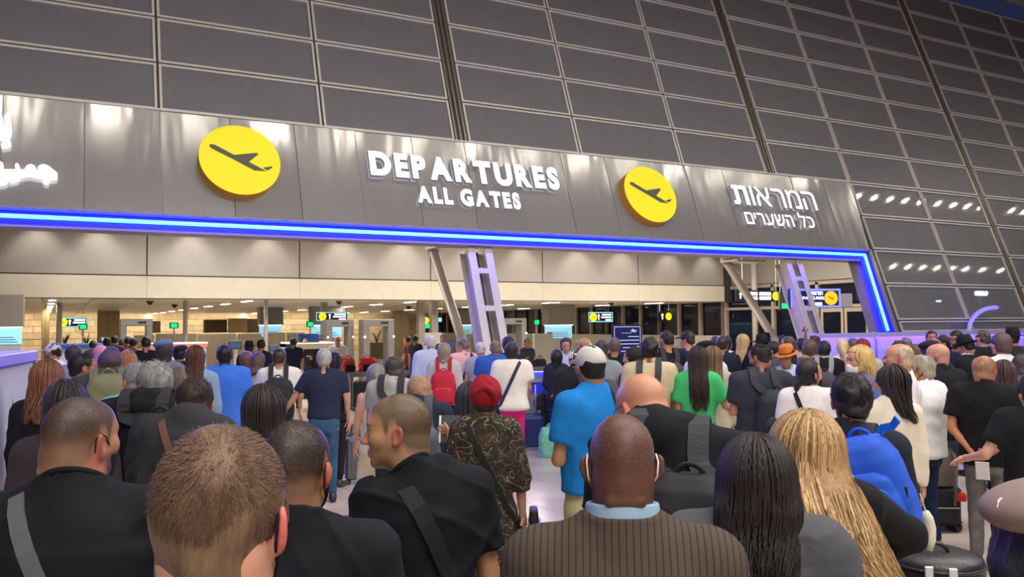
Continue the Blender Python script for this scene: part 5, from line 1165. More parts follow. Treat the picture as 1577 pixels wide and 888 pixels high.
f9 = P(1626, 738, 1.65, 'person with dark curly hair under a taupe beret at bottom right corner', sex='f', turn=-10, hturn=-10, skin=TAN, hair=('bob', (22, 19, 22), {'len': .2, 'w': .125, 'locks': 260, 'wave': 1.2, 'dp': .07}), hat=('beret', (140, 118, 110), (-.03, -.01, .0)), top=('long', (20, 19, 26)), bottom=('trousers', BLK))
f10 = P(986, 577, 3.05, 'bald man with glasses and black backpack in black t-shirt, head turned left', turn=10, hturn=-48, htilt=20, bow=.09, fwd=.05, sway=-.12, skin=(222, 160, 128), hair=('bald', (120, 90, 70)), brow=.5, beard=.2, glasses=(30, 28, 30), rolls=True, top=('tee', (19, 19, 24), {'neckz': -.01}), bottom=('trousers', BLK), bw=1.10, bd=1.1, neckw=1.2, ear=.8, earcol=(220, 120, 100))
bp10 = backpack(f10, (34, 34, 38), 'black backpack with gold carabiner on the bald man with glasses', size=(.32, .2, .54), z=.775, dx=.09, tilt=6, pk=1.4, strap_rgb=(50, 50, 54), trim=(96, 96, 100))
cb = empty('carabiner', tuple(bp10.location), bp10.rotation_euler[2], 'gold snap hook clipped to the black backpack of the bald man', 'snap hook')
MB().tube(smooth_path([np.array([-.05+.020*math.sin(t)*(1+.25*math.cos(t)), -.188, .385+.045*math.cos(t)]) for t in np.linspace(0, 2*math.pi, 25)], 1), .0048, 6).build('hook', metalm((236, 196, 96), .25), cb, smooth=True)
MB().tube([(-.050, -.188, .428), (-.050, -.178, .46)], .006, 6).build('webbing_loop', cloth((30, 30, 32)), cb)
f11m = None
def floral():
    m = bpy.data.materials.new('printed_cloth'); m.use_nodes = True; nt = m.node_tree; b = nt.nodes['Principled BSDF']; b.inputs['Roughness'].default_value = .85; b.inputs['Specular IOR Level'].default_value = .2
    tc = nt.nodes.new('ShaderNodeTexCoord'); cur = lin((48, 45, 38)); prev = None
    for sc, lo_, hi_, rgb, seed in ((19, .0, .16, (74, 50, 44), 1.0), (25, .0, .12, (58, 62, 46), 5.0)):
        mp = nt.nodes.new('ShaderNodeMapping'); mp.inputs['Location'].default_value = (seed, seed*2, 0); nt.links.new(tc.outputs['Object'], mp.inputs[0])
        v = nt.nodes.new('ShaderNodeTexNoise'); v.inputs['Scale'].default_value = sc; v.inputs['Detail'].default_value = 1; nt.links.new(mp.outputs[0], v.inputs['Vector'])
        r = nt.nodes.new('ShaderNodeMapRange'); r.inputs[1].default_value = .56; r.inputs[2].default_value = .60; nt.links.new(v.outputs[0], r.inputs[0])
        mx = nt.nodes.new('ShaderNodeMix'); mx.data_type = 'RGBA'; nt.links.new(r.outputs[0], mx.inputs[0]); mx.inputs[7].default_value = (*lin(rgb), 1)
        if prev is None: mx.inputs[6].default_value = (*cur, 1)
        else: nt.links.new(prev, mx.inputs[6])
        prev = mx.outputs[2]
    for sc, rgb, seed in ((12, (118, 110, 82), 3.0), (15, (96, 62, 52), 8.0), (10.5, (150, 140, 108), 12.0)):
        mp = nt.nodes.new('ShaderNodeMapping'); mp.inputs['Location'].default_value = (seed, seed, seed); nt.links.new(tc.outputs['Object'], mp.inputs[0])
        v = nt.nodes.new('ShaderNodeTexNoise'); v.inputs['Scale'].default_value = sc; v.inputs['Detail'].default_value = 0.6; v.inputs['Distortion'].default_value = 1.2; nt.links.new(mp.outputs[0], v.inputs['Vector'])
        a = nt.nodes.new('ShaderNodeMath'); a.operation = 'SUBTRACT'; a.inputs[1].default_value = .5; nt.links.new(v.outputs[0], a.inputs[0])
        ab = nt.nodes.new('ShaderNodeMath'); ab.operation = 'ABSOLUTE'; nt.links.new(a.outputs[0], ab.inputs[0])
        r = nt.nodes.new('ShaderNodeMapRange'); r.inputs[1].default_value = .015; r.inputs[2].default_value = .006; nt.links.new(ab.outputs[0], r.inputs[0])
        mx = nt.nodes.new('ShaderNodeMix'); mx.data_type = 'RGBA'; nt.links.new(r.outputs[0], mx.inputs[0]); nt.links.new(prev, mx.inputs[6]); mx.inputs[7].default_value = (*lin(rgb), 1); prev = mx.outputs[2]
    nt.links.new(prev, b.inputs['Base Color']); return m
f11 = P(747, 578, 5.2, 'woman in red turban and long patterned dark dress holding an e-reader', sex='f', turn=2, hturn=-4, skin=LIGHT, hair=('short', HDB), hat=('turban', (150, 26, 40)), top=('dress', (60, 56, 44), {'mat': floral(), 'sleeve': .42, 'loose': .006}), bottom=None, arms=(((.15, .12, -1), (.12, .62, .75)), ((.20, .0, -1), (.06, .12, -1))), bw=1.02, holdR=True, holdL=True, h=.013, hh=.006, thumbL=1.0)
crossbody(f11, -1, (30, 28, 28), .034, 'black shoulder bag hanging at the hip of the woman in the red turban', bag=(.20, .07, .30), zh=.47, hip=.24)
f12 = P(910, 531, 5.1, 'tall man in blue polo shirt and white baseball cap with grey backpack', turn=-42, hturn=14, skin=TAN, hair=('short', (30, 24, 24)), hat=('cap', (206, 200, 190)), beard=.6, top=('polo', (22, 122, 196), {'loose': .012, 'hem': .55}), bottom=('shorts', (196, 180, 142)), shoes=(120, 110, 100), arms=('cross', 'down'), bw=1.02, hh=.0085)
backpack(f12, (86, 86, 90), 'grey backpack slung on the right shoulder of the white capped man', size=(.29, .17, .45), z=.76, dx=.15, strap_rgb=(52, 52, 56), straps=(1,), tilt=4)
f13 = P(236, 557, 4.8, 'grey haired man in black hooded jacket with black backpack and jeans', turn=14, hturn=-38, bow=.07, fwd=.05, skin=LIGHT, hair=('short', (156, 154, 150), {'thick': 1.5}), top=('hood', (19, 19, 25)), bottom=('jeans', (30, 38, 62)), arms=('down', 'down'), bw=1.12, ear=.7)
backpack(f13, (36, 36, 42), 'black business backpack on the grey haired man in hooded jacket', size=(.31, .18, .48), z=.80, dx=.10, strap_rgb=(30, 30, 34))
f14 = P(299, 583, 4.4, 'young man with short brown hair in dark grey jacket, a leather strap on his shoulder', turn=16, hturn=-12, htilt=14, bow=.08, fwd=.06, skin=PALE, hair=('short', (60, 44, 36), {'thick': 1.3}), top=('jacket', (52, 52, 54), {'loose': -.008}), bw=.9, bottom=('trousers', BLK), ear=.9, earcol=(228, 120, 104))
crossbody(f14, -1, (110, 78, 62), .035, 'brown leather strapped bag on the young man in dark grey jacket')
f15 = P(407, 598, 4.0, 'woman with smooth dark brown hair in black, behind the tall brown haired man', sex='f', turn=-8, hturn=10, skin=LIGHT, hair=('straight', (46, 37, 34), {'len': .26, 'w': .084, 'locks': 160, 'wave': .2}), top=('long', (19, 19, 24)), bottom=('trousers', BLK))
f16 = P(645, 576, 6.0, 'balding man in navy polo with red trimmed collar and grey backpack', turn=10, hturn=-14, htilt=14, bow=.06, fwd=.05, skin=(222, 164, 130), hair=('ring', (176, 138, 108), {'thick': .5}), glasses=(60, 50, 46), top=('polo', (34, 42, 60)), bottom=('trousers', NAVY), arms=('phone', 'strap'), bw=1.06, ear=.7)
backpack(f16, (84, 88, 96), 'grey striped backpack on the balding man in navy polo', size=(.29, .18, .44), z=.75, dx=.05, strap_rgb=(70, 74, 80), two=(58, 60, 66))
f17 = P(722, 592, 6.3, 'dark haired woman in charcoal jacket, mostly hidden behind the red turban', sex='f', turn=0, skin=LIGHT, hair=('straight', (58, 52, 52), {'len': .2}), top=('jacket', (58, 58, 64)), bottom=('trousers', BLK), bw=1.15)
# ---- middle distance, left
P(102, 588, 4.1, 'dark haired woman just in front of the heavy man at left', sex='f', turn=6, skin=LIGHT, hair=('long', (46, 38, 38), {'len': .25}), top=('jacket', (54, 44, 52)), bottom=('trousers', BLK))
P(197, 608, 5.3, 'person in dusty pink top in front of the grey haired man', sex='f', turn=-10, skin=LIGHT, hair=('bob', (120, 112, 108), {'len': .12}), top=('long', (158, 92, 120)), bottom=('trousers', CHAR))
P(75, 556, 6.0, 'woman with reddish brown hair, black top and jeans beside the white counter', sex='f', turn=18, hturn=20, skin=LIGHT, hair=('long', (122, 74, 52), {'len': .28, 'w': .09, 'locks': 120, 'wave': .7}), top=('long', (20, 19, 25)), bottom=('jeans', (96, 116, 146)), bw=1.05)
P(128, 544, 7.5, 'bearded man in light blue t-shirt, face in profile to the right', turn=22, hturn=58, skin=OLIVE, hair=('short', (36, 30, 28)), beard=.85, haircol=(34, 28, 26), top=('tee', (104, 136, 184)), bottom=('trousers', CHAR))
f29 = P(169, 538, 6.7, 'man in dark grey t-shirt and purple cap carrying an olive backpack', turn=2, bow=.09, fwd=.06, skin=LIGHT, hair=('short', (66, 50, 42)), hat=('cap', (76, 62, 92)), top=('tee', (62, 64, 70)), bottom=('trousers', CHAR), bw=1.04, bd=1.1)
backpack(f29, (112, 110, 84), 'olive green backpack on the man with the purple cap', size=(.33, .2, .5), z=.84, strap_rgb=(92, 90, 70))
P(209, 557, 6.0, 'grey haired man with pale mint jacket, left of the hooded man', turn=12, hturn=-40, skin=(226, 160, 134), hair=('short', HGR), top=('jacket', (146, 206, 194)), bottom=('trousers', CHAR))
P(82, 528, 12.0, 'man in white shirt and white cap with glasses facing left', turn=-60, hturn=-10, skin=TAN, hair=('short', HB), hat=('cap', (214, 210, 200)), beard=.7, glasses=(30, 30, 30), top=('polo', WHT), bottom=('trousers', NAVY))
f34 = P(113, 529, 10.4, 'man with dark hair and slate blue shirt with a diagonal strap', turn=10, skin=LIGHT, hair=('crop', (52, 46, 58)), top=('tee', (128, 142, 168)), bottom=('trousers', NAVY))
crossbody(f34, 1, (44, 50, 64), .05, 'dark strapped bag on the man in slate blue shirt')
P(155, 531, 11.6, 'woman in rose pink headscarf at the left', sex='f', turn=-10, skin=LIGHT, hair=None, hat=('hijab', (222, 150, 172)), top=('long', (116, 60, 110)), bottom=('skirt', BLK))
P(172, 534, 10.0, 'child in purple hooded top in front of the pink headscarf', turn=30, sex='f', skin=LIGHT, hair=('short', HDB), hat=('cap', (92, 74, 120)), top=('hood', (104, 74, 140)), bottom=('trousers', NAVY))
P(196, 541, 9.2, 'woman with strawberry blonde hair, back to camera', sex='f', turn=-4, skin=PALE, hair=('long', (170, 112, 76), {'len': .24, 'wave': .8}), top=('long', (216, 210, 200)), bottom=('trousers', CHAR))
P(254, 523, 10.2, 'woman with brown hair under slate blue beret in grey jacket', sex='f', turn=10, skin=LIGHT, hair=('bob', (60, 46, 42), {'len': .14, 'w': .095}), hat=('beret', (98, 122, 160), (-.02, .0, 0)), top=('jacket', (112, 114, 122)), bottom=('skirt', NAVY))
P(276, 531, 12.2, 'man in black with black skullcap between beret and curly hair', turn=-6, skin=TAN, hair=('short', HB), hat=('beret', (30, 30, 34)), top=('jacket', (22, 23, 29)), bottom=('trousers', BLK))
P(301, 533, 9.0, 'young woman with long curly brown hair in light denim jacket', sex='f', turn=4, skin=LIGHT, hair=('long', (92, 60, 44), {'len': .40, 'w': .075, 'wave': 1.4, 'locks': 200, 'groove': .008, 'lw': 1.3}), top=('jacket', (132, 156, 188)), bottom=('trousers', CHAR))
P(271, 568, 8.2, 'child with straight light brown hair beside the grey haired man', sex='f', turn=0, skin=PALE, hair=('bob', (118, 98, 84), {'len': .1}), top=('tee', (96, 100, 112)), bottom=('trousers', NAVY))
P(346, 530, 9.7, 'man in bright blue t-shirt and black baseball cap, back to camera', turn=2, skin=(104, 70, 56), hair=('buzz', HB), hat=('cap', (30, 30, 34)), top=('tee', (62, 116, 218), {'loose': .014}), bottom=('trousers', (32, 60, 150)), bw=1.1, arms=('down', 'down'))
P(379, 541, 12.3, 'woman with chestnut hair in grey quilted jacket', sex='f', turn=-10, skin=LIGHT, hair=('long', (104, 72, 56), {'len': .16}), top=('puffer', (150, 146, 142)), bottom=('trousers', NAVY))
P(397, 543, 11.6, 'woman with sleek brown hair, head bowed, in pale grey jacket', sex='f', turn=14, htilt=16, skin=PALE, hair=('straight', (92, 66, 58), {'len': .2}), top=('puffer', (172, 168, 166)), bottom=('trousers', BLK))
f21 = P(430, 535, 10.7, 'man in white shirt and black waistcoat with black skullcap and backpack', turn=4, skin=LIGHT, hair=('short', (76, 58, 46)), hat=('kippah', (26, 26, 30)), top=('long', (236, 232, 224), {'sleeve': -1.2}), bottom=('trousers', BLK), arms=('strap', 'down'), bw=1.12)
backpack(f21, (40, 41, 46), 'black round topped backpack on the man with skullcap and white shirt', size=(.40, .2, .52), z=.765, strap_rgb=(36, 36, 40))
f18 = P(499, 537, 9.9, 'grey haired man in navy t-shirt and jeans, left arm held out', turn=2, skin=(220, 164, 136), hair=('buzz', (176, 170, 162), {'thick': 1.5}), top=('tee', (40, 46, 70), {'hem': .535, 'belt': 1}), bottom=('jeans', (62, 88, 122)), arms=(((.62, .06, -1), (.66, .20, -1)), ((.24, .02, -1), (.10, .12, -1))), holdL=True, bw=1.06, ear=.7, shoes=(44, 44, 48))
P(514, 545, 10.8, 'woman with long dark hair in black, right of the man in navy', sex='f', turn=30, skin=LIGHT, hair=('straight', (40, 34, 38), {'len': .34}), top=('tee', (22, 22, 26)), bottom=('trousers', (32, 32, 38)), shoes=(60, 58, 60))
P(579, 561, 8.3, 'woman with grey curled ponytail in sleeveless cream dress', sex='f', turn=-10, hturn=8, skin=(226, 176, 150), hair=('pony', (128, 124, 122), {'tail': [(0, -.10, .02), (.02, -.13, -.03), (.0, -.12, -.12), (.02, -.10, -.20)], 'tr': .04, 'thick': 1.4}), top=('sleeveless', (226, 218, 200), {'hem': .46}), bottom=('skirt', (214, 200, 172)), arms=('down', 'half'), hh=.009)
f20 = P(607, 549, 7.8, 'man in light grey t-shirt with a dark strap, bowing his head right', turn=12, bow=.05, fwd=.05, hturn=-18, htilt=12, skin=(214, 156, 128), hair=('short', (82, 72, 66), {'thick': .6}), top=('tee', (168, 166, 160)), bottom=('trousers', CHAR), arms=('phone', 'phone'), ear=.8)
backpack(f20, (44, 44, 48), 'small dark backpack on the man in light grey t-shirt', size=(.24, .12, .36), z=.72, dx=.06, strap_rgb=(40, 40, 44))
# ---- middle distance, centre
P(663, 516, 14.2, 'white haired man in pale blue striped shirt beside the grey pillar', turn=-14, hturn=10, skin=(228, 172, 150), hair=('short', (206, 198, 192)), top=('long', (190, 202, 228), {'loose': .02}), bottom=('trousers', CHAR), bw=1.1)
f43 = P(684, 528, 12.6, 'woman with grey bobbed hair carrying a bright red backpack', sex='f', turn=4, skin=LIGHT, hair=('bob', (146, 130, 114), {'len': .16, 'w': .095}), top=('jacket', (196, 190, 192)), bottom=('trousers', (32, 32, 46)), bw=1.15)
backpack(f43, (192, 32, 56), 'bright red backpack on the grey haired woman', size=(.38, .2, .5), z=.75, strap_rgb=(170, 30, 50), trim=(226, 130, 110))
f44 = P(713, 521, 14.4, 'man in pink shirt and black shorts, head bowed left', turn=-24, hturn=-34, htilt=14, skin=(220, 160, 136), hair=('short', (120, 104, 98)), top=('tee', (238, 180, 176), {'loose': .016}), bottom=('shorts', (34, 34, 44)), arms=('half', 'down'), bw=1.06)
crossbody(f44, 1, (76, 52, 66), .055, 'plum strapped bag on the man in pink shirt', zs=.84)
P(740, 526, 14.0, 'older man with white hair in grey t-shirt', turn=2, skin=(226, 166, 142), hair=('short', (206, 196, 186)), top=('tee', (166, 164, 164)), bottom=('trousers', NAVY), bw=1.08)
P(763, 523, 12.8, 'balding man in royal blue polo, back to camera', turn=-6, skin=(226, 150, 130), hair=('ring', (132, 108, 96), {'thick': .8}), top=('polo', (48, 92, 180), {'loose': .018}), bottom=('trousers', NAVY), bw=1.22, bd=1.2)
f47 = P(788, 527, 11.6, 'woman in white t-shirt and bright magenta trousers, dark hair in a bun', sex='f', turn=4, hturn=10, skin=LIGHT, hair=('bun', (44, 32, 32), {'bun': (.0, -.075, .095), 'thick': 1.3}), top=('tee', (240, 232, 220), {'loose': .028}), bottom=('trousers', (214, 40, 118)), arms=('down', 'half'), bw=1.18, shoes=(200, 190, 190))
crossbody(f47, 1, (52, 48, 84), .045, 'navy strapped bag across the woman in magenta trousers')
P(782, 518, 13.4, 'person with dark hair hidden behind the woman in white', sex='f', turn=-20, skin=TAN, hair=('long', (34, 28, 32), {'len': .2}), top=('long', (40, 38, 46)), bottom=('trousers', BLK))
P(857, 538, 13.8, 'girl with black bobbed hair and dark navy jacket and jeans', sex='f', turn=0, skin=LIGHT, hair=('bob', (26, 24, 30), {'len': .14, 'w': .088}), top=('jacket', (40, 42, 56)), bottom=('jeans', (38, 50, 84)), arms=('bent', 'bent'))
P(871, 520, 15.0, 'staff woman in pale blue shirt facing the camera behind the queue', sex='f', turn=176, htilt=16, skin=(226, 170, 142), hair=('long', (62, 40, 36), {'len': .2}), top=('polo', (186, 190, 216), {'sleeve': .4}), bottom=('trousers', NAVY), arms=('phone', 'phone'))
P(886, 540, 11.0, 'person in black jacket with plain white cap, left of the tall man', turn=-8, skin=LIGHT, hair=('short', HDB), hat=('cap', (226, 222, 216)), top=('jacket', (32, 34, 42)), bottom=('trousers', (34, 36, 46)), bw=1.1, arms=('bent', 'down'))
P(900, 521, 13.0, 'man with close cut ginger hair and black mask behind the white caps', turn=-40, hturn=-20, skin=(224, 160, 120), hair=('buzz', (190, 140, 96)), mask=(30, 30, 34), top=('jacket', (40, 42, 50)), bottom=('trousers', BLK))
P(926, 523, 10.7, 'man in heather grey t-shirt with bare forearm beside the white cap', turn=4, skin=(220, 164, 138), hair=('short', (62, 54, 52), {'thick': .6}), top=('tee', (140, 146, 152)), bottom=('trousers', NAVY), arms=('down', 'akimbo'))
f52 = P(946, 520, 12.4, 'man in black t-shirt with a pale diagonal strap near the blue sign', turn=6, skin=TAN, hair=('buzz', (104, 84, 70), {'thick': 2}), top=('tee', (20, 22, 31)), bottom=('trousers', NAVY), bw=1.1)
crossbody(f52, -1, (122, 116, 104), .05, 'bag with pale strap on the man beside the blue sign')
P(976, 534, 9.4, 'woman in dark hood and glasses looking left', sex='f', turn=-50, hturn=-30, skin=LIGHT, hair=('short', HB), hat=('hijab', (44, 40, 44)), glasses=(200, 190, 190), top=('jacket', (40, 40, 46)), bottom=('trousers', BLK))
f54 = P(1000, 518, 8.9, 'man with black hair in beige t-shirt carrying a charcoal backpack', turn=4, hturn=4, skin=OLIVE, hair=('full', (24, 22, 28), {'thick': .8}), top=('tee', (210, 190, 152), {'loose': .02}), bottom=('trousers', NAVY), bw=1.06, hh=.009, arms=('down', 'down'))
backpack(f54, (66, 68, 74), 'charcoal backpack with low straps on the man in beige', size=(.30, .16, .46), z=.66, strap_rgb=(58, 60, 64))
f55 = P(1026, 509, 11.8, 'man in black t-shirt with bare arms and grey backpack, face turned left', turn=-24, hturn=-24, skin=(214, 152, 120), hair=('short', (52, 38, 34), {'thick': 1.5}), beard=.6, top=('tee', (22, 22, 29)), bottom=('trousers', (32, 34, 44)), arms=('phone', 'half'), bw=1.05)
backpack(f55, (70, 70, 72), 'dark grey backpack on the man with bare arms', size=(.3, .2, .46), z=.75, strap_rgb=(44, 44, 48))
P(1058, 509, 12.4, 'man in navy baseball cap and navy t-shirt, head turned left', turn=-10, hturn=-50, skin=LIGHT, hair=('short', (70, 50, 42)), hat=('cap', (40, 44, 62)), top=('tee', (36, 42, 62)), bottom=('trousers', NAVY), bw=1.16)
P(1040, 526, 13.6, 'person with greying fair hair behind the grey backpack', sex='f', turn=30, skin=PALE, hair=('bob', (146, 128, 120), {'len': .12}), top=('long', (120, 110, 120)), bottom=('trousers', NAVY))
f57 = P(1074, 534, 8.7, 'young woman in bright green sweater with very long brown hair', sex='f', turn=6, hturn=-12, skin=LIGHT, hair=('long', (62, 44, 40), {'len': .50, 'w': .088, 'locks': 260, 'wave': .9, 'lw': 1.2}), top=('crop', (70, 188, 110), {'hem': .56, 'loose': .014}), bottom=('wide', (28, 28, 34)), arms=('down', ((.42, .22, -1), (.55, .75, -.42))), holdR=True, hh=.009)
P(1097, 534, 9.3, 'woman with long ash brown hair beside the green sweater', sex='f', turn=-10, skin=PALE, hair=('long', (124, 96, 72), {'len': .44, 'w': .078, 'locks': 140, 'wave': .5}), top=('long', (184, 170, 148)), bottom=('trousers', BLK))
P(1086, 524, 10.8, 'person in off white hooded jacket and black skullcap', turn=20, skin=TAN, hair=('short', HB), hat=('beret', (28, 28, 34)), top=('hood', (212, 212, 218)), bottom=('trousers', (60, 60, 70)), bw=1.1)
P(1112, 518, 12.8, 'man in navy t-shirt with dark cropped hair, right of the off white jacket', turn=14, skin=LIGHT, hair=('buzz', (52, 44, 46), {'thick': 2}), top=('tee', (34, 38, 54)), bottom=('trousers', NAVY), bw=1.1)
P(1101, 517, 14.4, 'short haired man behind the man in navy, left side', turn=-20, skin=LIGHT, hair=('short', (66, 52, 46)), top=('tee', (60, 62, 70)), bottom=('trousers', NAVY))
P(1119, 517, 14.8, 'woman with dark hair and white top behind the man in navy', sex='f', turn=30, skin=LIGHT, hair=('long', (44, 36, 40), {'len': .2}), top=('tee', (216, 216, 222)), bottom=('trousers', NAVY))
f61 = P(1144, 515, 13.4, 'woman with pale blonde long hair, black top and bare arms', sex='f', turn=8, skin=(226, 166, 142), hair=('long', (218, 186, 132), {'len': .34, 'w': .07, 'locks': 90, 'sway': (-.06, 0)}), top=('tee', (20, 19, 25), {'hem': .58, 'sleeve': -.2}), bottom=('trousers', (30, 32, 44)), arms=('half', 'half'))
P(1173, 514, 12.4, 'man in wide brimmed black hat and black coat', turn=10, skin=LIGHT, hair=('short', HB), hat=('widebrim', (30, 28, 30)), top=('suit', (22, 22, 28)), bottom=('trousers', BLK))
f63 = P(1170, 529, 7.9, 'man in dark grey t-shirt and black backpack looking down at left', turn=-14, hturn=-44, htilt=14, skin=(208, 146, 116), hair=('short', (46, 38, 36), {'thick': .6}), hat=('kippah', (26, 26, 30)), beard=.7, top=('tee', (50, 54, 64), {'loose': .014}), bottom=('trousers', (196, 190, 180)), arms=('phone', 'phone'), bw=1.14, hh=.008, shoes=(210, 206, 200))
backpack(f63, (42, 44, 50), 'black boxy backpack on the man in dark grey t-shirt', size=(.36, .22, .52), z=.75, dx=.08, strap_rgb=(44, 46, 52), trim=(70, 70, 74))
f74 = P(1246, 553, 7.0, 'woman in white t-shirt with dark low ponytail and mask, black strap across', sex='f', turn=6, hturn=42, skin=(216, 158, 130), hair=('pony', (32, 24, 26), {'tail': [(0, -.10, -.03), (-.01, -.125, -.08), (-.02, -.11, -.2)], 'tr': .032}), mask=(30, 28, 32), top=('tee', (236, 230, 226), {'loose': .018}), bottom=('trousers', (38, 44, 66)), bw=1.12, hh=.008, ear=.5)
crossbody(f74, -1, (28, 26, 30), .034, 'black shoulder bag of the woman in white with ponytail', zh=.46)
f73 = P(1323, 533, 7.5, 'blonde woman in white face mask turned to the left', sex='f', turn=-118, hturn=-4, skin=(220, 160, 136), hair=('long', (220, 184, 116), {'len': .22, 'w': .094, 'locks': 160, 'wave': .5, 'facey': .04}), mask=(240, 238, 236), haircol=(120, 90, 60), top=('jacket', (108, 98, 122)), bottom=('trousers', NAVY), hh=.008)
f76 = P(1370, 565, 6.0, 'woman with dark straight hair and blue mask in cream jacket', sex='f', turn=-12, hturn=-56, skin=(206, 148, 120), hair=('straight', (44, 34, 36), {'len': .25, 'w': .082, 'locks': 120, 'wave': .2, 'facey': .03}), mask=(122, 166, 208), loops=(226, 230, 236), top=('jacket', (228, 216, 194), {'hem': .53, 'loose': -.008}), bw=.95, bottom=('trousers', (46, 44, 56)), hh=.009)
f77 = P(1385, 527, 7.1, 'smiling bald man in white t-shirt, face in profile to the left', turn=-96, hturn=4, skin=(220, 156, 126), hair=('ring', (206, 182, 158), {'thick': .5}), top=('tee', (230, 226, 222), {'loose': .014}), bottom=('trousers', (60, 62, 76)), arms=('down', 'bent'), bw=1.08, hh=.008, ear=.8)
f78 = P(1418, 547, 7.5, 'man with silver hair and dark mask in white long sleeved top', turn=-56, hturn=-26, htilt=6, skin=(208, 148, 116), hair=('short', (172, 164, 146), {'thick': 1.6}), mask=(44, 40, 48), top=('long', (236, 234, 230), {'loose': .022, 'fold': 1.3}), bottom=('jeans', (40, 50, 80)), arms=('half', 'half'), bw=1.12, bd=1.15, hh=.008, shoes=(150, 96, 52), ear=.6)
f79 = P(1444, 529, 8.3, 'bald man in black t-shirt with face in profile to the left', turn=-30, hturn=-48, skin=(226, 166, 142), hair=('bald', (180, 150, 130)), beard=.12, top=('tee', (24, 23, 29)), bottom=('jeans', (60, 72, 100)), bw=1.10, bd=1.15, hh=.008, ear=.6)
f80 = P(1516, 545, 7.0, 'tanned bald man in black t-shirt and grey jeans, hands clasped behind', turn=4, hturn=20, skin=(206, 140, 104), hair=('ring', (176, 128, 98), {'thick': .4}), beard=.3, haircol=(190, 180, 170), top=('tee', (19, 18, 23), {'loose': .014}), bottom=('jeans', (112, 108, 108)), arms=(((.20, -.16, -1), (-.62, -.30, -.78)), ((.24, -.20, -1), (-.80, -.28, -.66))), bw=1.12, bd=1.1, neckw=1.2, hh=.009, holdL=True, holdR=True, shoes=(36, 34, 36))
f81 = P(1592, 574, 5.8, 'dark haired man in black t-shirt at the right edge, elbow bent out', turn=-20, hturn=-8, skin=(224, 170, 146), hair=('full', (46, 34, 34), {'thick': .7}), top=('tee', (19, 19, 24), {'loose': .016}), bottom=('trousers', (30, 30, 38)), arms=(((.60, -.16, -1), (.25, .9, -.25)), 'down'), bw=1.14, hh=.009, ear=.7)
# ---- far right group
def Q(*a, **k): return P(*a, **k)
Q(1212, 531, 10.6, 'woman in orange sun hat, looking down', sex='f', turn=-150, htilt=16, skin=TAN, hair=('long', (60, 42, 38), {'len': .2}), hat=('brim', (206, 122, 48)), top=('polo', (196, 206, 232)), bottom=('trousers', NAVY))
Q(1192, 525, 11.8, 'man with grey shirt and cap behind the orange hat', turn=-70, skin=LIGHT, hair=('short', HB), hat=('cap', (60, 56, 62)), top=('jacket', (70, 70, 80)), bottom=('trousers', BLK))
Q(1214, 517, 13.6, 'man with glasses and black shirt facing left above the orange hat', turn=-80, skin=(222, 150, 130), hair=('short', (90, 72, 66)), glasses=(40, 36, 40), beard=.5, top=('tee', (24, 22, 31)), bottom=('trousers', BLK))
Q(1234, 520, 14.2, 'person holding a phone up beside the ladder column', turn=-40, skin=BROWN, hair=('short', HB), top=('tee', (170, 160, 160)), bottom=('trousers', NAVY), arms=('down', 'up'))
Q(1247, 523, 12.4, 'woman with curly brown hair in white top at the right column', sex='f', turn=6, skin=LIGHT, hair=('curly', (96, 70, 62)), top=('tee', (222, 208, 206)), bottom=('trousers', NAVY))
Q(1255, 514, 14.6, 'man in maroon shirt standing before the violet barrier', turn=20, skin=(214, 140, 120), hair=('ring', (70, 54, 54)), top=('tee', (104, 44, 60)), bottom=('trousers', NAVY))
f70 = Q(1269, 524, 11.6, 'man in black suit wearing a grey and black backpack', turn=2, skin=LIGHT, hair=('short', (34, 30, 34)), top=('suit', (23, 23, 29), {'under': (236, 234, 236)}), bottom=('trousers', BLK), bw=1.04)
backpack(f70, (72, 72, 76), 'grey and black backpack on the man in black suit', size=(.32, .2, .5), z=.74, strap_rgb=(150, 150, 154), two=(120, 120, 124), light=(200, 200, 206))
Q(1297, 522, 12.6, 'woman with blonde ponytail dressed in white', sex='f', turn=4, skin=PALE, hair=('pony', (220, 190, 140), {'tail': [(0, -.11, .02), (.02, -.13, -.06), (.03, -.11, -.2)], 'tr': .04}), top=('long', (238, 230, 228)), bottom=('trousers', (220, 214, 214)))
Q(1313, 520, 13.4, 'man with short greying hair left of the maroon headwrap', turn=-60, skin=LIGHT, hair=('short', (96, 88, 90)), top=('tee', (90, 90, 110)), bottom=('trousers', NAVY))
f72 = Q(1329, 521, 11.4, 'woman in maroon headwrap carrying a patterned rucksack', sex='f', turn=10, skin=LIGHT, hair=None, hat=('turban', (132, 44, 60)), top=('jacket', (186, 170, 160)), bottom=('skirt', NAVY), bw=1.1)
backpack(f72, (70, 66, 64), 'patterned dark rucksack on the woman in the maroon headwrap', size=(.34, .2, .44), z=.76, dx=.08, two=(190, 180, 150))
Q(1240, 545, 9.0, 'tanned balding man between the white t-shirt and the orange hat', turn=10, skin=(178, 118, 92), hair=('ring', (90, 66, 56)), top=('tee', (60, 54, 60)), bottom=('trousers', NAVY))
Q(1383, 521, 12.8, 'man with bald crown behind the smiling man', turn=-20, skin=(226, 158, 136), hair=('ring', (60, 48, 50)), top=('tee', (50, 46, 60)), bottom=('trousers', NAVY))
Q(1410, 530, 11.0, 'woman with brown curls between two bald men', sex='f', turn=-10, skin=LIGHT, hair=('curly', (104, 74, 56)), top=('long', (58, 54, 60)), bottom=('trousers', NAVY))
Q(1429, 524, 10.2, 'man with dark skullcap in black, right of the brown curls', turn=-10, skin=LIGHT, hair=('short', (34, 32, 40)), hat=('beret', (34, 34, 46)), top=('jacket', (36, 36, 44)), bottom=('trousers', BLK), bw=1.1)
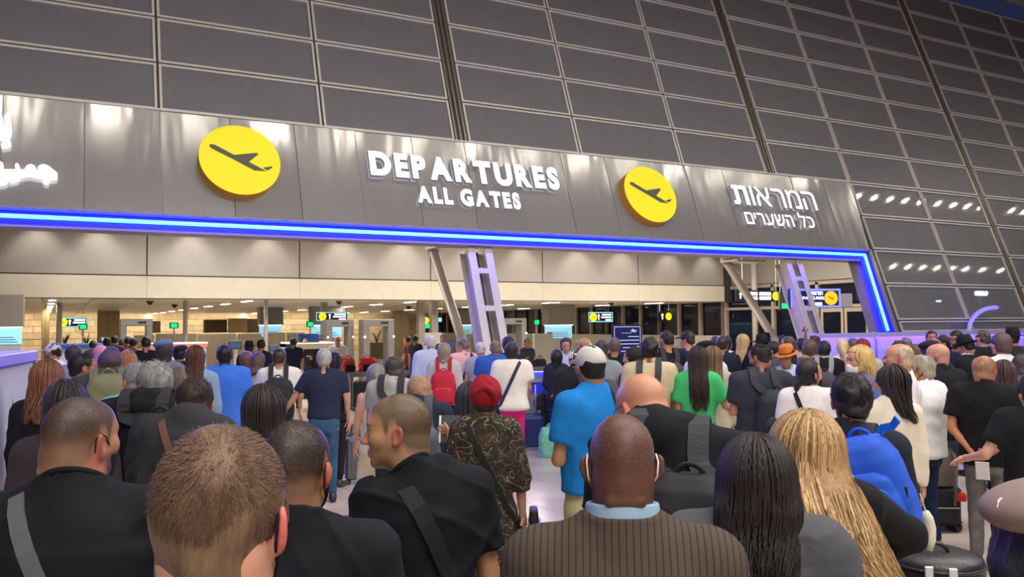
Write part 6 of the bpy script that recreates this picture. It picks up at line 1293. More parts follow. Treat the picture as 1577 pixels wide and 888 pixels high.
Q(1434, 508, 14.4, 'man with dark quiff facing the camera at the violet barrier', turn=170, skin=(208, 142, 122), hair=('crop', (52, 36, 36)), beard=.5, top=('jacket', (34, 34, 46)), bottom=('trousers', BLK))
Q(1452, 515, 13.2, 'bearded man with dark hair facing left in the far right group', turn=-110, skin=(206, 140, 116), hair=('crop', (38, 30, 32)), beard=.85, haircol=(36, 28, 30), top=('jacket', (34, 36, 46)), bottom=('trousers', BLK))
Q(1473, 508, 12.6, 'tall bearded man in dark navy sweatshirt looking down at a phone', turn=-150, htilt=14, skin=(200, 134, 108), hair=('crop', (30, 24, 28)), beard=.8, haircol=(30, 24, 26), top=('long', (32, 36, 56), {'loose': .026}), bottom=('trousers', BLK), arms=('phone', 'phone'), bw=1.06)
Q(1488, 516, 11.2, 'man in black felt hat and white collar, head bowed', turn=-60, htilt=18, skin=LIGHT, hair=('short', HB), hat=('brim', (28, 27, 32)), top=('suit', (22, 22, 29), {'under': (236, 234, 236)}), bottom=('trousers', BLK))
Q(1513, 508, 12.2, 'man with brown hair in black jacket, right of the felt hat', turn=-36, hturn=-20, skin=PALE, hair=('short', (84, 64, 58), {'thick': 1.4}), top=('jacket', (23, 24, 31)), bottom=('trousers', BLK), bw=1.1)
Q(1541, 514, 10.2, 'person in denim blue cap with white and blue top', sex='f', turn=-50, hturn=-14, skin=PALE, hair=('bob', (96, 74, 68), {'len': .08, 'w': .098}), hat=('cap', (62, 76, 104)), top=('long', (226, 224, 230)), bottom=('jeans', (60, 90, 160)), arms=('down', 'down'))
Q(1560, 503, 11.4, 'man in broad black hat at the far right edge', turn=-20, hturn=30, skin=(214, 150, 130), hair=('short', HB), hat=('widebrim', (26, 26, 32)), top=('suit', (36, 36, 42)), bottom=('trousers', BLK))
Q(1545, 556, 7.6, 'woman with brown hair in black behind the tanned bald man', sex='f', turn=-6, skin=LIGHT, hair=('long', (78, 56, 50), {'len': .25}), top=('long', (22, 22, 28)), bottom=('trousers', BLK))
Q(1574, 545, 8.4, 'person in grey blue denim jacket at the right edge', turn=-20, skin=LIGHT, hair=('short', (90, 76, 80)), top=('jacket', (84, 94, 128)), bottom=('trousers', NAVY))
Q(1395, 519, 14.2, 'man with grey hair behind the smiling bald man', turn=30, skin=LIGHT, hair=('short', (120, 112, 116)), top=('tee', (84, 80, 96)), bottom=('trousers', NAVY))
# ---- far back, beyond the portal
for args in (
    (165, 519, 19, 'dark haired man in maroon far behind the pink headscarf', 0, (96, 44, 52)), (177, 516, 21, 'man in brown far back under the first metal arch, left', 10, (84, 50, 46)),
    (197, 518, 22, 'person in black far back inside the first metal arch', 0, (40, 36, 42)), (206, 520, 20, 'person in tan top far back inside the first metal arch', 20, (190, 160, 130)),
    (188, 522, 24, 'person in dark coat far back at the left edge of the arch', 0, (46, 44, 60)), (225, 518, 16, 'man with black top far back right of the first metal arch', 0, (28, 30, 40)),
    (143, 524, 22, 'person in grey far back before the plants', 0, (80, 84, 96)), (384, 524, 17, 'man in black hat colours far back behind grey jackets', 0, (40, 36, 40)),
    (402, 522, 17.5, 'woman in black far back beside the second screen pillar', 0, (32, 32, 38)), (452, 519, 21, 'man in navy and green cap far back at the scanner', 0, (36, 40, 64)),
    (470, 521, 24, 'person with glasses far back behind the scanner', 180, (60, 60, 74)), (520, 517, 22, 'bald officer far back behind the scanner', 180, (210, 214, 224)),
    (627, 517, 25, 'person far back sitting at a desk left of pillar', -60, (120, 70, 66)), (640, 515, 24, 'person in black far back left of the grey pillar', 30, (34, 34, 44)),
    (683, 514, 23, 'dark haired person far back right of the grey pillars', 170, (60, 60, 70)), (1180, 512, 22, 'dark haired person far back right of the wide black hat', 0, (44, 40, 52)),
    (812, 521, 22, 'person in dark top far back behind the travellers queue', 160, (70, 74, 90)), (1205, 516, 19, 'person in white far back by the right column', 0, (206, 204, 210))):
    px, yt, d, lab, tn, rgb = args
    P(px, yt, d, lab, turn=tn, sex='m' if 'man' in lab.split()[:4] or 'officer' in lab else 'f', skin=(206, 150, 122), hair=('bald', HGR) if 'bald' in lab else ('short', (36, 30, 32)), hat=('cap', (60, 84, 60)) if 'green cap' in lab else (('brim', (30, 28, 30)) if 'hat' in lab else None), top=('tee', rgb), bottom=('trousers', (40, 42, 56)), arms=('phone', 'phone') if tn in (180, 170, 160) else ('down', 'down'))
# ------------------------------------------------------------------ hanging direction signs
M_signblk = plastic((22, 30, 40), .4); M_rim = mat('lit_rim', (120, 200, 220), .4, emit=.8); M_wt = glow((240, 250, 255), 1.3); M_grn = mat('lit_green', (20, 190, 110), .4, emit=1.2, emit_rgb=(10, 235, 120)); M_yl = mat('lit_yellow', (244, 214, 40), .4, emit=.9, emit_rgb=(255, 216, 20))
PLANE2 = [(-.62, .30), (-.5, .33), (-.05, .06), (.42, .12), (.46, .08), (.22, -.12), (.60, -.33), (.34, -.31), (-.1, -.06), (-.5, .16)]
def hsign(x0, x1, y0, y1, Y, label, els, bg=None, rim=None, rot=0.0, hang=None, thick=.10, name='hanging_sign', group=None):
    a, b = PY(x0, (y0+y1)/2, Y), PY(x1, (y0+y1)/2, Y); t, u = PY((x0+x1)/2, y0, Y), PY((x0+x1)/2, y1, Y); W, Hh = float(b[0]-a[0]), float(t[2]-u[2]); c = ((a[0]+b[0])/2, Y, float(u[2]))
    r = empty(name, tuple(float(v) for v in c), rot, label, 'sign', group); MB().rbox(-W/2, W/2, -thick/2, thick/2, 0, Hh, min(.02, Hh*.1)).build('sign_box', bg or M_signblk, r)
    f = -thick/2-.004
    if rim:
        q = .035*Hh/.35
        MB().box(-W/2+.01, W/2-.01, f-.004, f, Hh-q-.01, Hh-.01).box(-W/2+.01, W/2-.01, f-.004, f, .01, q+.01).box(-W/2+.01, -W/2+q+.01, f-.004, f, q, Hh-q).box(W/2-q-.01, W/2-.01, f-.004, f, q, Hh-q).build('lit_border', rim, r)
    fr = lambda p, s, e: (p, f-e, s)
    for e in els:
        k = e[0]; cx, cz = -W/2+e[1]*W, e[2]*Hh
        if k == 'disc':
            R_ = e[3]*Hh; MB().prism([(cx+R_*math.cos(v), cz+R_*math.sin(v)) for v in np.linspace(0, 2*math.pi, 29)[:-1]], fr, 0, .012).build('round_emblem', e[4], r)
            MB().prism([(cx+R_*.85*p, cz+R_*.85*s) for p, s in PLANE2], fr, .012, .016).build('aircraft_symbol', M_dark, r)
        elif k == 'arrow':
            s = e[3]*Hh; d = e[4]; P_ = [(0, 1), (.55, .35), (.2, .35), (.2, -.9), (-.2, -.9), (-.2, .35), (-.55, .35)]
            if d == 'left': P_ = [(-q_[1], q_[0]) for q_ in P_]
            if d == 'right': P_ = [(q_[1], q_[0]) for q_ in P_]
            MB().prism([(cx+p*s, cz+v*s) for p, v in P_], fr, 0, .008).build('arrow_symbol', e[5] if len(e) > 5 else M_wt, r)
        elif k == 'text': solid_text(e[5], fr, cx, -W/2+e[3]*W, cz, e[4]*Hh, .006, .01).build('lettering', e[6] if len(e) > 6 else M_wt, r)
        elif k == 'bar': MB().box(cx, -W/2+e[3]*W, f-.006, f, cz, e[4]*Hh).build('text_line', e[5] if len(e) > 5 else M_wt, r)
    if hang:
        up_ = (3.09 if Y > 30.2 else 6.02)-float(u[2])
        for sx in (-.35, .35): MB().cyl((sx*W, 0, Hh-.01), (sx*W, 0, up_), .012, 6).build('hanger_rod', M_frame, r)
    return r
std = [('disc', .20, .5, .42, M_yl), ('arrow', .42, .5, .30, 'up'), ('bar', .56, .64, .92, .80), ('bar', .52, .40, .92, .54), ('bar', .70, .14, .92, .28)]
hsign(87, 135, 488.5, 504, 37, 'hanging sign with yellow disc and arrow at far left before the wood wall', std, rim=M_rim, hang=.4)
hsign(486, 536, 480, 494, 33, 'hanging sign with yellow disc and arrow above the metal arches', std, rim=M_rim, hang=.35)
hsign(905, 943, 480, 496, 35, 'hanging sign with yellow disc and arrow right of the red screen panel', std, rim=M_rim, hang=.35)
hsign(1013, 1033, 479, 495, 32.5, 'partly hidden hanging sign with arrow and yellow disc before the dark windows', [('arrow', .3, .5, .3, 'up'), ('disc', .78, .5, .36, M_yl)], hang=.35)
hsign(1132, 1206, 447, 464, 25.5, 'long hanging sign with arrows and yellow disc behind the right strut', [('arrow', .09, .5, .3, 'up'), ('bar', .26, .54, .44, .84), ('bar', .48, .54, .72, .84), ('bar', .26, .16, .44, .44), ('bar', .48, .16, .72, .44), ('disc', .82, .5, .40, M_yl)], hang=1.6)
hsign(1199, 1216, 449, 477, 25.0, 'small grey sign with arrow and green exit mark behind the right column', [('arrow', .5, .78, .14, 'up'), ('bar', .2, .08, .85, .36, M_grn)], bg=plastic((90, 88, 86)), hang=1.6)
sb = hsign(1224, 1283, 444, 474, 14.9, 'blue directional sign reading DEPARTURES with left arrow and aircraft disc', [('text', .42, .66, .64, .84, 'תוארמה'), ('text', .14, .43, .66, .58, 'DEPARTURES'), ('arrow', .22, .22, .13, 'left'), ('disc', .80, .5, .36, mat('amber_disc', (248, 196, 20), .5, emit=.5)), ('bar', .46, .13, .62, .28)], bg=plastic((34, 40, 92), .4), rim=mat('lit_rim_blue', (130, 140, 240), .4, emit=.7), rot=-.35, thick=.14)
MB().box(.55, 1.05, .05, .10, .02, .36).build('bracket', M_col, sb)
hsign(649, 663, 487, 507, 36, 'small yellow and green pictogram sign between the grey pillars', [('disc', .45, .70, .26, M_yl), ('bar', .4, .10, .95, .45, M_grn)], hang=.3)
hsign(673, 681, 487, 497, 36, 'tiny lit sign right of the grey pillars', [('bar', .2, .2, .8, .8, glow((130, 220, 240), 1.0))], hang=.3)
for px, py, w_, Y, by, lab in ((128, 503, 13, 36, 540, 'lit green lane sign on a pole by the wood wall'), (268, 501, 14, 37, 545, 'lit green lane sign on a pole left of the slim grey post'), (477.5, 499, 11, 34, 530, 'lit green lane sign on a pole left of the arches'), (826, 496, 9, 36, 520, 'lit green lane sign on a pole near the staff woman')):
    r = hsign(px-w_/2, px+w_/2, py-4.5, py+4.5, Y, lab, [('bar', .15, .15, .85, .85, M_grn)], bg=plastic((10, 110, 66)), name='lane_sign'); MB().cyl((0, 0, -r.location[2]+.0), (0, 0, 0), .03, 8).build('pole', M_frame, r)

# ------------------------------------------------------------------ pillars and posts of the check hall
M_pil = paint((150, 142, 136), .5); M_pil2 = paint((188, 182, 176), .45)
for x, Y, w_, lab in ((91, 36, .20, 'slim pale post in front of the wood wall at left'), (285.5, 33, .17, 'slim grey post left of the second screen pillar'), (409.5, 31.5, .15, 'slim grey post with camera beside the second screen pillar'), (499, 34, .30, 'pale round post left of the metal arches'), (1163, 27.8, .26, 'grey post before the dark windows near the black hat')):
    c = PY(x, 500, Y); r = empty('post', (float(c[0]), Y, 0), 0, lab, 'post'); MB().cyl((0, 0, 0), (0, 0, 3.02 if Y > 30.2 else 6.0), w_/2*1.0, 16).build('shaft', M_pil2, r, smooth=True); MB().cyl((0, 0, 0), (0, 0, .05), w_*.8, 16).build('base', M_pil2, r)
for x, w_, lab in ((648, 10, 'square grey pillar with a notice, left of the pair'), (668, 10, 'square grey pillar, right of the pair')):
    a, b = PY(x-w_/2, 500, 31.5), PY(x+w_/2, 500, 31.5); r = empty('square_pillar', (float(a[0]+b[0])/2, 31.5, 0), 0, lab, 'pillar'); q = float(b[0]-a[0])/2
    MB().box(-q, q, -q, q, 0, 3.02).build('shaft', M_pil, r, bevel=.01); MB().box(-q-.02, q+.02, -q-.02, q+.02, 0, .12).build('base', M_pil2, r)
    if x == 648: MB().box(.10, .85, -q-.03, -q-.01, .9, 1.75).build('notice_board', paint((186, 180, 176)), r)
def screen_pillar(x0, x1, yt, ym, yb, Y, lab, txt=True, rgb=(150, 214, 240)):
    a, b = PY(x0, 500, Y), PY(x1, 500, Y); W = float(b[0]-a[0]); zm, zb, zt = [float(PY((x0+x1)/2, v, Y)[2]) for v in (ym, yb, yt)]; r = empty('screen_pillar', (float(a[0]+b[0])/2, Y, 0), 0, lab, 'pillar')
    MB().rbox(-W/2, W/2, -.35, .35, zm, 3.02, .02).build('head_box', M_pil, r); MB().rbox(-W*.42, W*.42, -.25, .3, zb, zm, .01).build('lightbox', mat('cool_lightbox', rgb, .4, emit=.55, emit_rgb=rgb), r); MB().box(-W*.40, W*.40, -.22, .25, 0, zb).build('plinth', paint((196, 200, 204)), r)
    MB().box(-W*.44, W*.44, -.30, .32, zm-.03, zm).build('cool_lamp', glow((200, 240, 255), 3.0), r)
    if txt:
        h_ = zm-zb
        for k in (0, 1, 2): MB().box(-W*.34, W*.30-.05*k, -.256, -.25, zb+h_*(.12+.13*k), zb+h_*(.16+.13*k)).build('text_line', paint((90, 110, 130)), r)
screen_pillar(-8, 37, 470, 503, 530, 28, 'grey pillar with lit pale blue box at the far left behind the counter'); screen_pillar(398, 434, 470, 500, 518, 44, 'grey pillar with lit pale blue box behind the slim camera post')
screen_pillar(478, 528, 470, 500, 519, 42, 'wide grey pillar with lit pale blue box behind the hanging sign and arches'); screen_pillar(702, 726, 478, 500, 514, 46, 'far pillar with lit teal box behind the ladder column', rgb=(130, 190, 196))
screen_pillar(840, 880, 466, 500, 520, 36, 'grey pillar with lit pale panel of text behind the staff woman')
# ------------------------------------------------------------------ metal detector arches
M_arch = metalm((150, 146, 144), .45)
def arch(x0, x1, yt, Y, lab, dots=None):
    a, b = PY(x0, 500, Y), PY(x1, 500, Y); W = float(b[0]-a[0]); zt = float(PY((x0+x1)/2, yt, Y)[2]); r = empty('detector_arch', (float(a[0]+b[0])/2, Y, 0), 0, lab, 'detector'); pw = W*.20
    for s in (-1, 1):
        MB().rbox(min(s*(W/2), s*(W/2-pw)), max(s*(W/2), s*(W/2-pw)), -.28, .28, 0, zt-.22, .02).build('side_panel', M_arch, r)
        if dots: MB().ball((s*(W/2-pw*.15), -.30, zt-.58), .035).build('signal_light', glow(dots, 6.0), r, smooth=True)
    MB().rbox(-W/2, W/2, -.28, .28, zt-.24, zt, .02).build('crosspiece', M_arch, r); MB().box(W*.05, W*.3, -.285, -.28, zt-.16, zt-.08).build('readout', plastic((40, 40, 44)), r); return r
arch(184, 234, 491, 31, 'grey detector arch at left before the wood wall'); arch(500, 541, 492, 27.5, 'grey detector arch with red lights in the middle', (255, 120, 100)); arch(556, 603, 491.5, 27, 'grey detector arch with green lights in the middle', (120, 255, 190)); arch(768, 806, 490, 29, 'grey detector arch with green lights right of the ladder column', (120, 255, 200))
# cream partition panels
pa = empty('partition_screen', (0, 41, 0), 0, 'row of cream partition panels behind the left queue', 'partition')
for x0, x1, yt in ((205, 238, 516), (239, 303, 513.5), (304, 364, 513.5), (365, 403, 513.5), (412, 440, 512), (441, 470, 512)):
    a, b = PY(x0, 515, 41), PY(x1, 515, 41); z = float(PY((x0+x1)/2, yt, 41)[2]); MB().rbox(float(a[0])+.02, float(b[0])-.02, -.03, .03, .05, z, .01).build('panel', M_cream, pa)
for i, (x0, x1, y0, y1, Y, lab, rgb) in enumerate(((230, 247, 494, 512, 60, 'dark wall recess left of the far posts', (110, 92, 72)), (314, 349, 492, 512, 60, 'brown wall cabinet above the cream partition', (96, 78, 62)), (352, 380, 490, 512, 58, 'tan wall cupboard above the cream partition', (190, 164, 122)), (377, 400, 491, 512, 60, 'dark brown wall cupboard left of the screen pillar', (110, 88, 66)), (606, 628, 487, 530, 52, 'tall beige service shaft right of the arches', (176, 156, 124)), (150, 184, 488, 530, 52, 'tan service shaft left of the first arch', (170, 146, 108)), (64, 76, 487, 560, 46, 'beige pilaster at far left', (206, 180, 130)))):
    a, b = PY(x0, 500, Y), PY(x1, 500, Y); z0, z1 = float(PY((x0+x1)/2, y1, Y)[2]), float(PY((x0+x1)/2, y0, Y)[2]); r = empty('service_shaft' if 'shaft' in lab or 'pilaster' in lab else 'wall_cupboard', (float(a[0]+b[0])/2, Y, 0), 0, lab, 'cupboard' if 'cup' in lab or 'cab' in lab or 'recess' in lab else 'shaft'); W = float(b[0]-a[0])
    if 'shaft' in lab or 'pilaster' in lab: z0, z1 = 0, 3.0
    else: MB().box(-W*.3, W*.3, 0, 5.5, z0+.1, z0+.2).build('wall_bracket', M_frame, r)
    MB().rbox(-W/2, W/2, -.2, .3, z0, min(z1, 3.02), .015).build('carcass', paint(rgb), r); MB().box(-.008, .008, -.21, -.2, z0+.03, min(z1, 3.0)-.03).build('joint', paint(tuple(int(v*.6) for v in rgb)), r)
for x, y, Y, lab_ in ((100, 520, 55, 'spiky green plant in a trough at left, nearer the pale post'), (133, 520, 54, 'spiky green plant in a trough at left, under the green lane sign'), (580, 518, 50, 'spiky green plant in a trough seen through the middle detector arch')):
    c = PY(x, y, Y); r = empty('potted_plant', (float(c[0]), Y, 0), 0, lab_, 'plant', 'plants before the far stone wall'); mb = MB()
    for k in range(9): a = RNG.uniform(0, 6.28); l_ = RNG.uniform(.5, 1.0); mb.tube([(0, 0, 1.0), (.15*math.cos(a)*l_, .15*math.sin(a)*l_, 1.0+.5*l_), (.34*math.cos(a)*l_, .34*math.sin(a)*l_, 1.0+.85*l_)], [.03, .03, .006], 4, flat=(1, .3))
    mb.build('leaves', paint((60, 70, 44)), r); MB().rbox(-.4, .4, -.2, .2, 0, 1.0, .02).build('trough', paint((120, 104, 86)), r)
# ------------------------------------------------------------------ baggage scanner, rollers, trays
A = PY(490, 560, 24.0); sc = empty('baggage_scanner', (float(A[0]), 24.0, 0), 0, 'cream baggage scanner with dark tunnel mouth behind the man in navy', 'scanner')
W0 = float(PY(527, 560, 24)[0]-PY(455, 560, 24)[0])/2; M_scan = paint((214, 204, 186), .5)
MB().rbox(-W0, -W0+.22, -.2, 1.8, 0, 1.56, .03).build('side_cheek', M_scan, sc); MB().rbox(W0-.45, W0, -.2, 1.8, 0, 1.50, .03).build('side_cheek', paint((150, 112, 96), .5), sc); MB().rbox(-W0, W0, -.22, 1.8, 1.40, 1.58, .03).build('hood', M_scan, sc)
MB().box(-W0+.2, W0-.4, -.1, 1.7, 0, .72).build('belt_bed', plastic((40, 42, 52)), sc); MB().box(-W0+.2, W0-.4, .6, .7, .72, 1.42).build('tunnel_back', plastic((22, 22, 30)), sc)
for k in range(8): MB().box(-W0+.22+k*.10, -W0+.305+k*.10, -.02, -.01, .74, 1.40).build('curtain_strip', plastic((24, 26, 40), .6), sc)
for k in range(5):
    t = empty('tray', (float(A[0])-.25+.25*(k % 2)*.5, 24.3, 1.585+.05*k), 0, ('lowest', 'second', 'middle', 'fourth', 'topmost')[k]+' blue plastic tray of the stack on the scanner roof', 'tray', 'blue trays stacked on the scanner'); MB().box(-.30, .30, -.2, .2, 0, .008).box(-.30, .30, -.2, -.19, 0, .045).box(-.30, .30, .19, .2, 0, .045).box(-.30, -.29, -.2, .2, 0, .045).box(.29, .30, -.2, .2, 0, .045).build('shell', plastic((50, 92, 170)), t)
bl = empty('blue_screen', (float(A[0])-W0-.25, 23.9, 0), 0, 'blue side screen left of the scanner', 'screen'); MB().hexa([(-.35, -.02, 0), (.2, -.02, 0), (.2, .03, 0), (-.35, .03, 0), (0.0, -.02, 1.55), (.2, -.02, 1.55), (.2, .03, 1.55), (0.0, .03, 1.55)]).build('sheet', plastic((44, 66, 120)), bl); MB().box(.17, .2, -.04, .05, 0, 1.6).build('upright', M_frame, bl)
def rollers(x0, x1, Y, z, lab, dep=.8):
    a, b = PY(x0, 560, Y), PY(x1, 560, Y); W = float(b[0]-a[0])/2; r = empty('roller_table', (float(a[0]+b[0])/2, Y, 0), 0, lab, 'conveyor')
    for s in (-1, 1): MB().box(-W, W, s*dep/2-.03, s*dep/2+.03, z-.10, z+.02).build('side_rail', metalm((140, 140, 146)), r)
    n = int(W*2/.12)
    for k in range(n): MB().cyl((-W+.06+.12*k, -dep/2+.03, z-.03), (-W+.06+.12*k, dep/2-.03, z-.03), .035, 8).build('roller', metalm((96, 96, 104)), r, smooth=True)
    for sx in (-1, 1):
        for sy in (-1, 1): MB().box(sx*(W-.1)-.03, sx*(W-.1)+.03, sy*(dep/2-.05)-.03, sy*(dep/2-.05)+.03, 0, z-.1).build('leg', metalm((120, 120, 126)), r)
    return r
rollers(529, 622, 21.0, .86, 'roller table with bags right of the scanner'); rollers(798, 846, 18.5, .98, 'roller table with black bags in front of the staff woman', .7)
for px, Y, lab, rgb, w_ in ((537, 20.9, 'red and black bag on the roller table, left one', (170, 36, 40), .34), (566, 20.9, 'red bag with black front on the roller table, right one', (206, 40, 52), .48)):
    c = PY(px, 560, Y); b_ = softbag(float(c[0]), Y, .865, 0, w_, .26, .36, rgb, lab); MB().rbox(-w_*.34, w_*.34, -.15, -.11, .02, .20, .02).build('front_pocket', cloth((30, 28, 30)), b_)
for k, px in enumerate((806, 818, 832)): c = PY(px, 565, 18.4); softbag(float(c[0]), 18.4, .985, .1*k, .30, .24, .15+.02*k, (34, 32, 46), ('black bag on the roller table, leftmost', 'black bag on the roller table, middle', 'black bag on the roller table, rightmost')[k])
for k, px in enumerate((552, 565, 578)): c = PY(px, 600, 19.6); suitcase(float(c[0]), 19.6, .1*k, .30, .22, .72, (36, 36, 44), ('dark case under the roller table, leftmost', 'dark case under the roller table, middle', 'dark case under the roller table, rightmost')[k], 0)
dk = PY(835, 540, 20.5); ds = empty('inspection_desk', (float(dk[0]), 20.5, 0), 0, 'pale inspection desk with tall side panel left of the staff woman', 'desk'); MB().rbox(-.28, .34, -.05, .05, .1, 1.78, .015).build('side_panel', paint((214, 212, 182)), ds); MB().box(-.28, .34, .05, .75, .85, .9).build('worktop', paint((150, 146, 136)), ds); MB().box(-.26, .32, .05, .7, .0, .85).build('body_box', paint((110, 112, 104)), ds); MB().rbox(.24, .42, .12, .16, 1.4, 1.82, .01).build('monitor', plastic((200, 90, 96)), ds)
for i, (px, py, w_, Y, rgb, lab) in enumerate(((362, 531, 20, 24.5, (60, 84, 110), 'grey operator monitor behind the man in bright blue'), (421, 536, 14, 24, (70, 100, 130), 'operator monitor right of the second screen pillar'), (690, 530, 22, 27, (44, 52, 70), 'dark operator monitor right of the grey pillars'), (160, 522, 10, 26, (110, 170, 214), 'lit operator monitor at left before the arch'))):
    c = PY(px, py, Y); W = float(PY(px+w_/2, py, Y)[0]-PY(px-w_/2, py, Y)[0]); r = empty('operator_monitor', (float(c[0]), Y, 0), 0, lab, 'monitor'); z = float(c[2]); MB().rbox(-W/2, W/2, -.04, .04, z-W*.34, z+W*.34, .01).build('housing', plastic((40, 42, 48)), r); MB().box(-W*.42, W*.42, -.046, -.04, z-W*.27, z+W*.27).build('screen_glass', mat('lit_screen', rgb, .3, emit=.4), r); MB().cyl((0, .02, 0), (0, .02, z-W*.3), .03, 8).build('stand', M_frame, r)
for i, (px, py, Y, lab) in enumerate(((138, 535, 27, 'blue and white service counter at left under the green sign'), (268, 533, 28, 'white counter with red edge behind the beret'))):
    c = PY(px, py, Y); r = empty('service_counter', (float(c[0]), Y, 0), 0, lab, 'counter'); z = float(c[2])+.12; MB().rbox(-.9, .9, -.3, .5, .0, z-.06, .02).build('front_box', paint((196, 196, 204)), r); MB().rbox(-.95, .95, -.36, .55, z-.06, z, .015).build('worktop', paint((70, 104, 176) if i == 0 else (226, 222, 216)), r); MB().box(-.95, .95, -.365, -.36, z-.14, z-.06).build('edge_band', paint((40, 80, 160) if i == 0 else (216, 110, 90)), r)
# ------------------------------------------------------------------ blue information board, barrier belt, trolley cabinet
ib = PY(965.5, 535, 13.6); r = empty('information_board', (float(ib[0]), 13.6, 0), -.30, 'tall blue information board with white text lines behind the men in black', 'board')
W = 47*17.2/1295; zt = float(PY(965, 500, 13.6)[2]); MB().rbox(-W/2, W/2, -.03, .03, .45, zt, .02).build('board_back', plastic((26, 28, 40)), r); M_bd = plastic((32, 40, 108), .35); MB().box(-W*.44, W*.44, -.036, -.03, .50, zt-.03).build('blue_face', M_bd, r); wl = mat('sign_white', (226, 228, 240), .5)
MB().box(-W*.44, W*.44, -.040, -.036, zt-.045, zt-.03).box(-W*.44, -W*.44+.014, -.040, -.036, .5, zt-.03).box(W*.44-.014, W*.44, -.040, -.036, .5, zt-.03).build('border', wl, r)
MB().prism([(.06, zt-.12), (.12, zt-.075), (.16, zt-.11), (.20, zt-.10), (.17, zt-.15), (.10, zt-.14)], lambda a, b, e: (a, -.040-e, b), 0, .003).build('bird_emblem', wl, r); MB().box(-.12, .08, -.043, -.040, zt-.165, zt-.155).build('text_line', wl, r)
for k, (a, b) in enumerate(((.02, .24), (-.22, .24), (-.16, .24), (-.10, .18), (-.14, .18), (-.02, .18), (-.2, .24), (-.1, .24), (-.16, .22), (-.05, .22))): MB().box(a, b, -.043, -.040, zt-.24-.072*k, zt-.222-.072*k).build('text_line', wl, r)
for k in (3, 4): MB().cyl((.215, -.045, zt-.215-.072*k), (.215, -.040, zt-.215-.072*k), .02, 12).build('number_mark', wl, r)
for s in (-1, 1): MB().box(s*W*.3-.02, s*W*.3+.02, -.02, .02, 0, .46).build('leg', plastic((40, 40, 46)), r)
MB().box(-W*.45, W*.45, -.2, .2, 0, .02).build('foot', plastic((40, 40, 46)), r)
tc_ = at(826, 620, 14.7); r = empty('queue_cabinet', (float(tc_[0]), float(tc_[1]), 0), -.5, 'grey queue cabinet with blue top band and blue window', 'cabinet'); MB().rbox(-.20, .20, -.15, .15, 0, 1.22, .01).build('cabinet_body', metalm((176, 176, 186)), r); MB().box(-.20, .20, -.165, -.15, 1.14, 1.22).build('blue_band', mat('blue_led', (60, 80, 240), .4, emit=.5), r); MB().box(-.13, .17, -.165, -.15, .86, 1.05).build('blue_panel', mat('blue_led', (40, 44, 200), .4, emit=.25), r)
def stanchion(px, d, lab):
    c = at(px, 600, d); r = empty('belt_post', (float(c[0]), float(c[1]), 0), 0, lab, 'post'); MB().cyl((0, 0, .02), (0, 0, 1.02), .032, 14).build('pole', metalm((150, 150, 158)), r, smooth=True); MB().lathe((0, 0, 0), [(.17, 0), (.17, .012), (.05, .035)], 20).build('base', metalm((120, 120, 126)), r); MB().cyl((0, 0, .98), (0, 0, 1.08), .04, 14).build('head', plastic((40, 44, 120)), r, smooth=True); return np.array([c[0], c[1]])
b1, b2 = stanchion(846, 14.6, 'belt barrier post right of the queue cabinet'), stanchion(912, 13.6, 'belt barrier post behind the tall man in blue polo')
def belt(p, q, lab):
    d = (q-p); L = float(np.linalg.norm(d)); r = empty('barrier_belt', (float(p[0]), float(p[1]), 0), math.atan2(d[1], d[0]), lab, 'belt'); MB().box(.04, L-.04, -.003, .003, 1.00, 1.06).build('webbing', mat('blue_webbing', (44, 70, 230), .6), r)
belt(b1, b2, 'blue barrier belt stretched before the girl in navy jacket')
# ------------------------------------------------------------------ luggage
def fl_at(px, py, dz=0.0): p = PZ(px, py, dz); return float(p[0]), float(p[1])
x, y = fl_at(824, 694); suitcase(x, y+.12, -.35, .40, .24, .56, (38, 48, 104), 'navy blue cabin case with pulled up handle beside the mint bag', .52)
x, y = fl_at(856, 690); suitcase(x, y+.2, -.3, .36, .26, .60, (30, 32, 48), 'dark case right of the navy blue cabin case', 0, ribs=False); softbag(x, y+.2, .63, -.2, .52, .28, .26, (32, 32, 40), 'black duffel bag lying on the dark case')
x, y = fl_at(858, 703); mb_ = softbag(x-.05, y+.05, 0, -.2, .44, .26, .46, (122, 196, 172), 'mint green carrier bag on the floor beside the tall man in blue polo')
x, y = fl_at(800, 672); suitcase(x, y-.45, -.3, .30, .22, .62, (36, 36, 46), 'black soft case by the magenta trousers', 0, soft=True)
x, y = fl_at(546, 742); suitcase(x, y, -.2, .26, .38, .60, (96, 98, 106), 'grey ribbed case beside the woman in black with sneakers', .35)
c = at(622, 740, 6.6); suitcase(float(c[0]), float(c[1]), -.3, .42, .26, .78, (40, 42, 50), 'dark case with silver edge behind the young man in profile', 0, hrgb=(190, 190, 196)); 
c = at(205, 800, 4.0); suitcase(float(c[0]), float(c[1]), .2, .40, .26, .68, (32, 32, 36), 'black case beside the jeans of the hooded man', .40)
c = at(160, 790, 3.9); suitcase(float(c[0]), float(c[1]), -.3, .38, .25, .74, (96, 92, 92), 'grey patterned soft case in front of the heavy man at left', .30, soft=True)
c = at(1126, 690, 8.9); suitcase(float(c[0]), float(c[1])+.25, -.45, .38, .24, .56, (30, 30, 36), 'black cabin case held by the young woman in green', .50, hrgb=(206, 200, 196))
c = at(1128, 640, 10.4); suitcase(float(c[0]), float(c[1]), -.45, .42, .28, .66, (32, 34, 42), 'dark case of the people behind the green sweater', .4); softbag(float(c[0]), float(c[1])-.02, .70, -.5, .44, .28, .36, (30, 31, 38), 'black holdall on top of the dark case', handles=True)
x, y = fl_at(1440, 815); sx_, sy_ = x, y; suitcase(x, y, -.6, .42, .28, .44, (34, 34, 38), 'low black cabin case under the taupe backpack', 0, soft=True)
class _S: pass
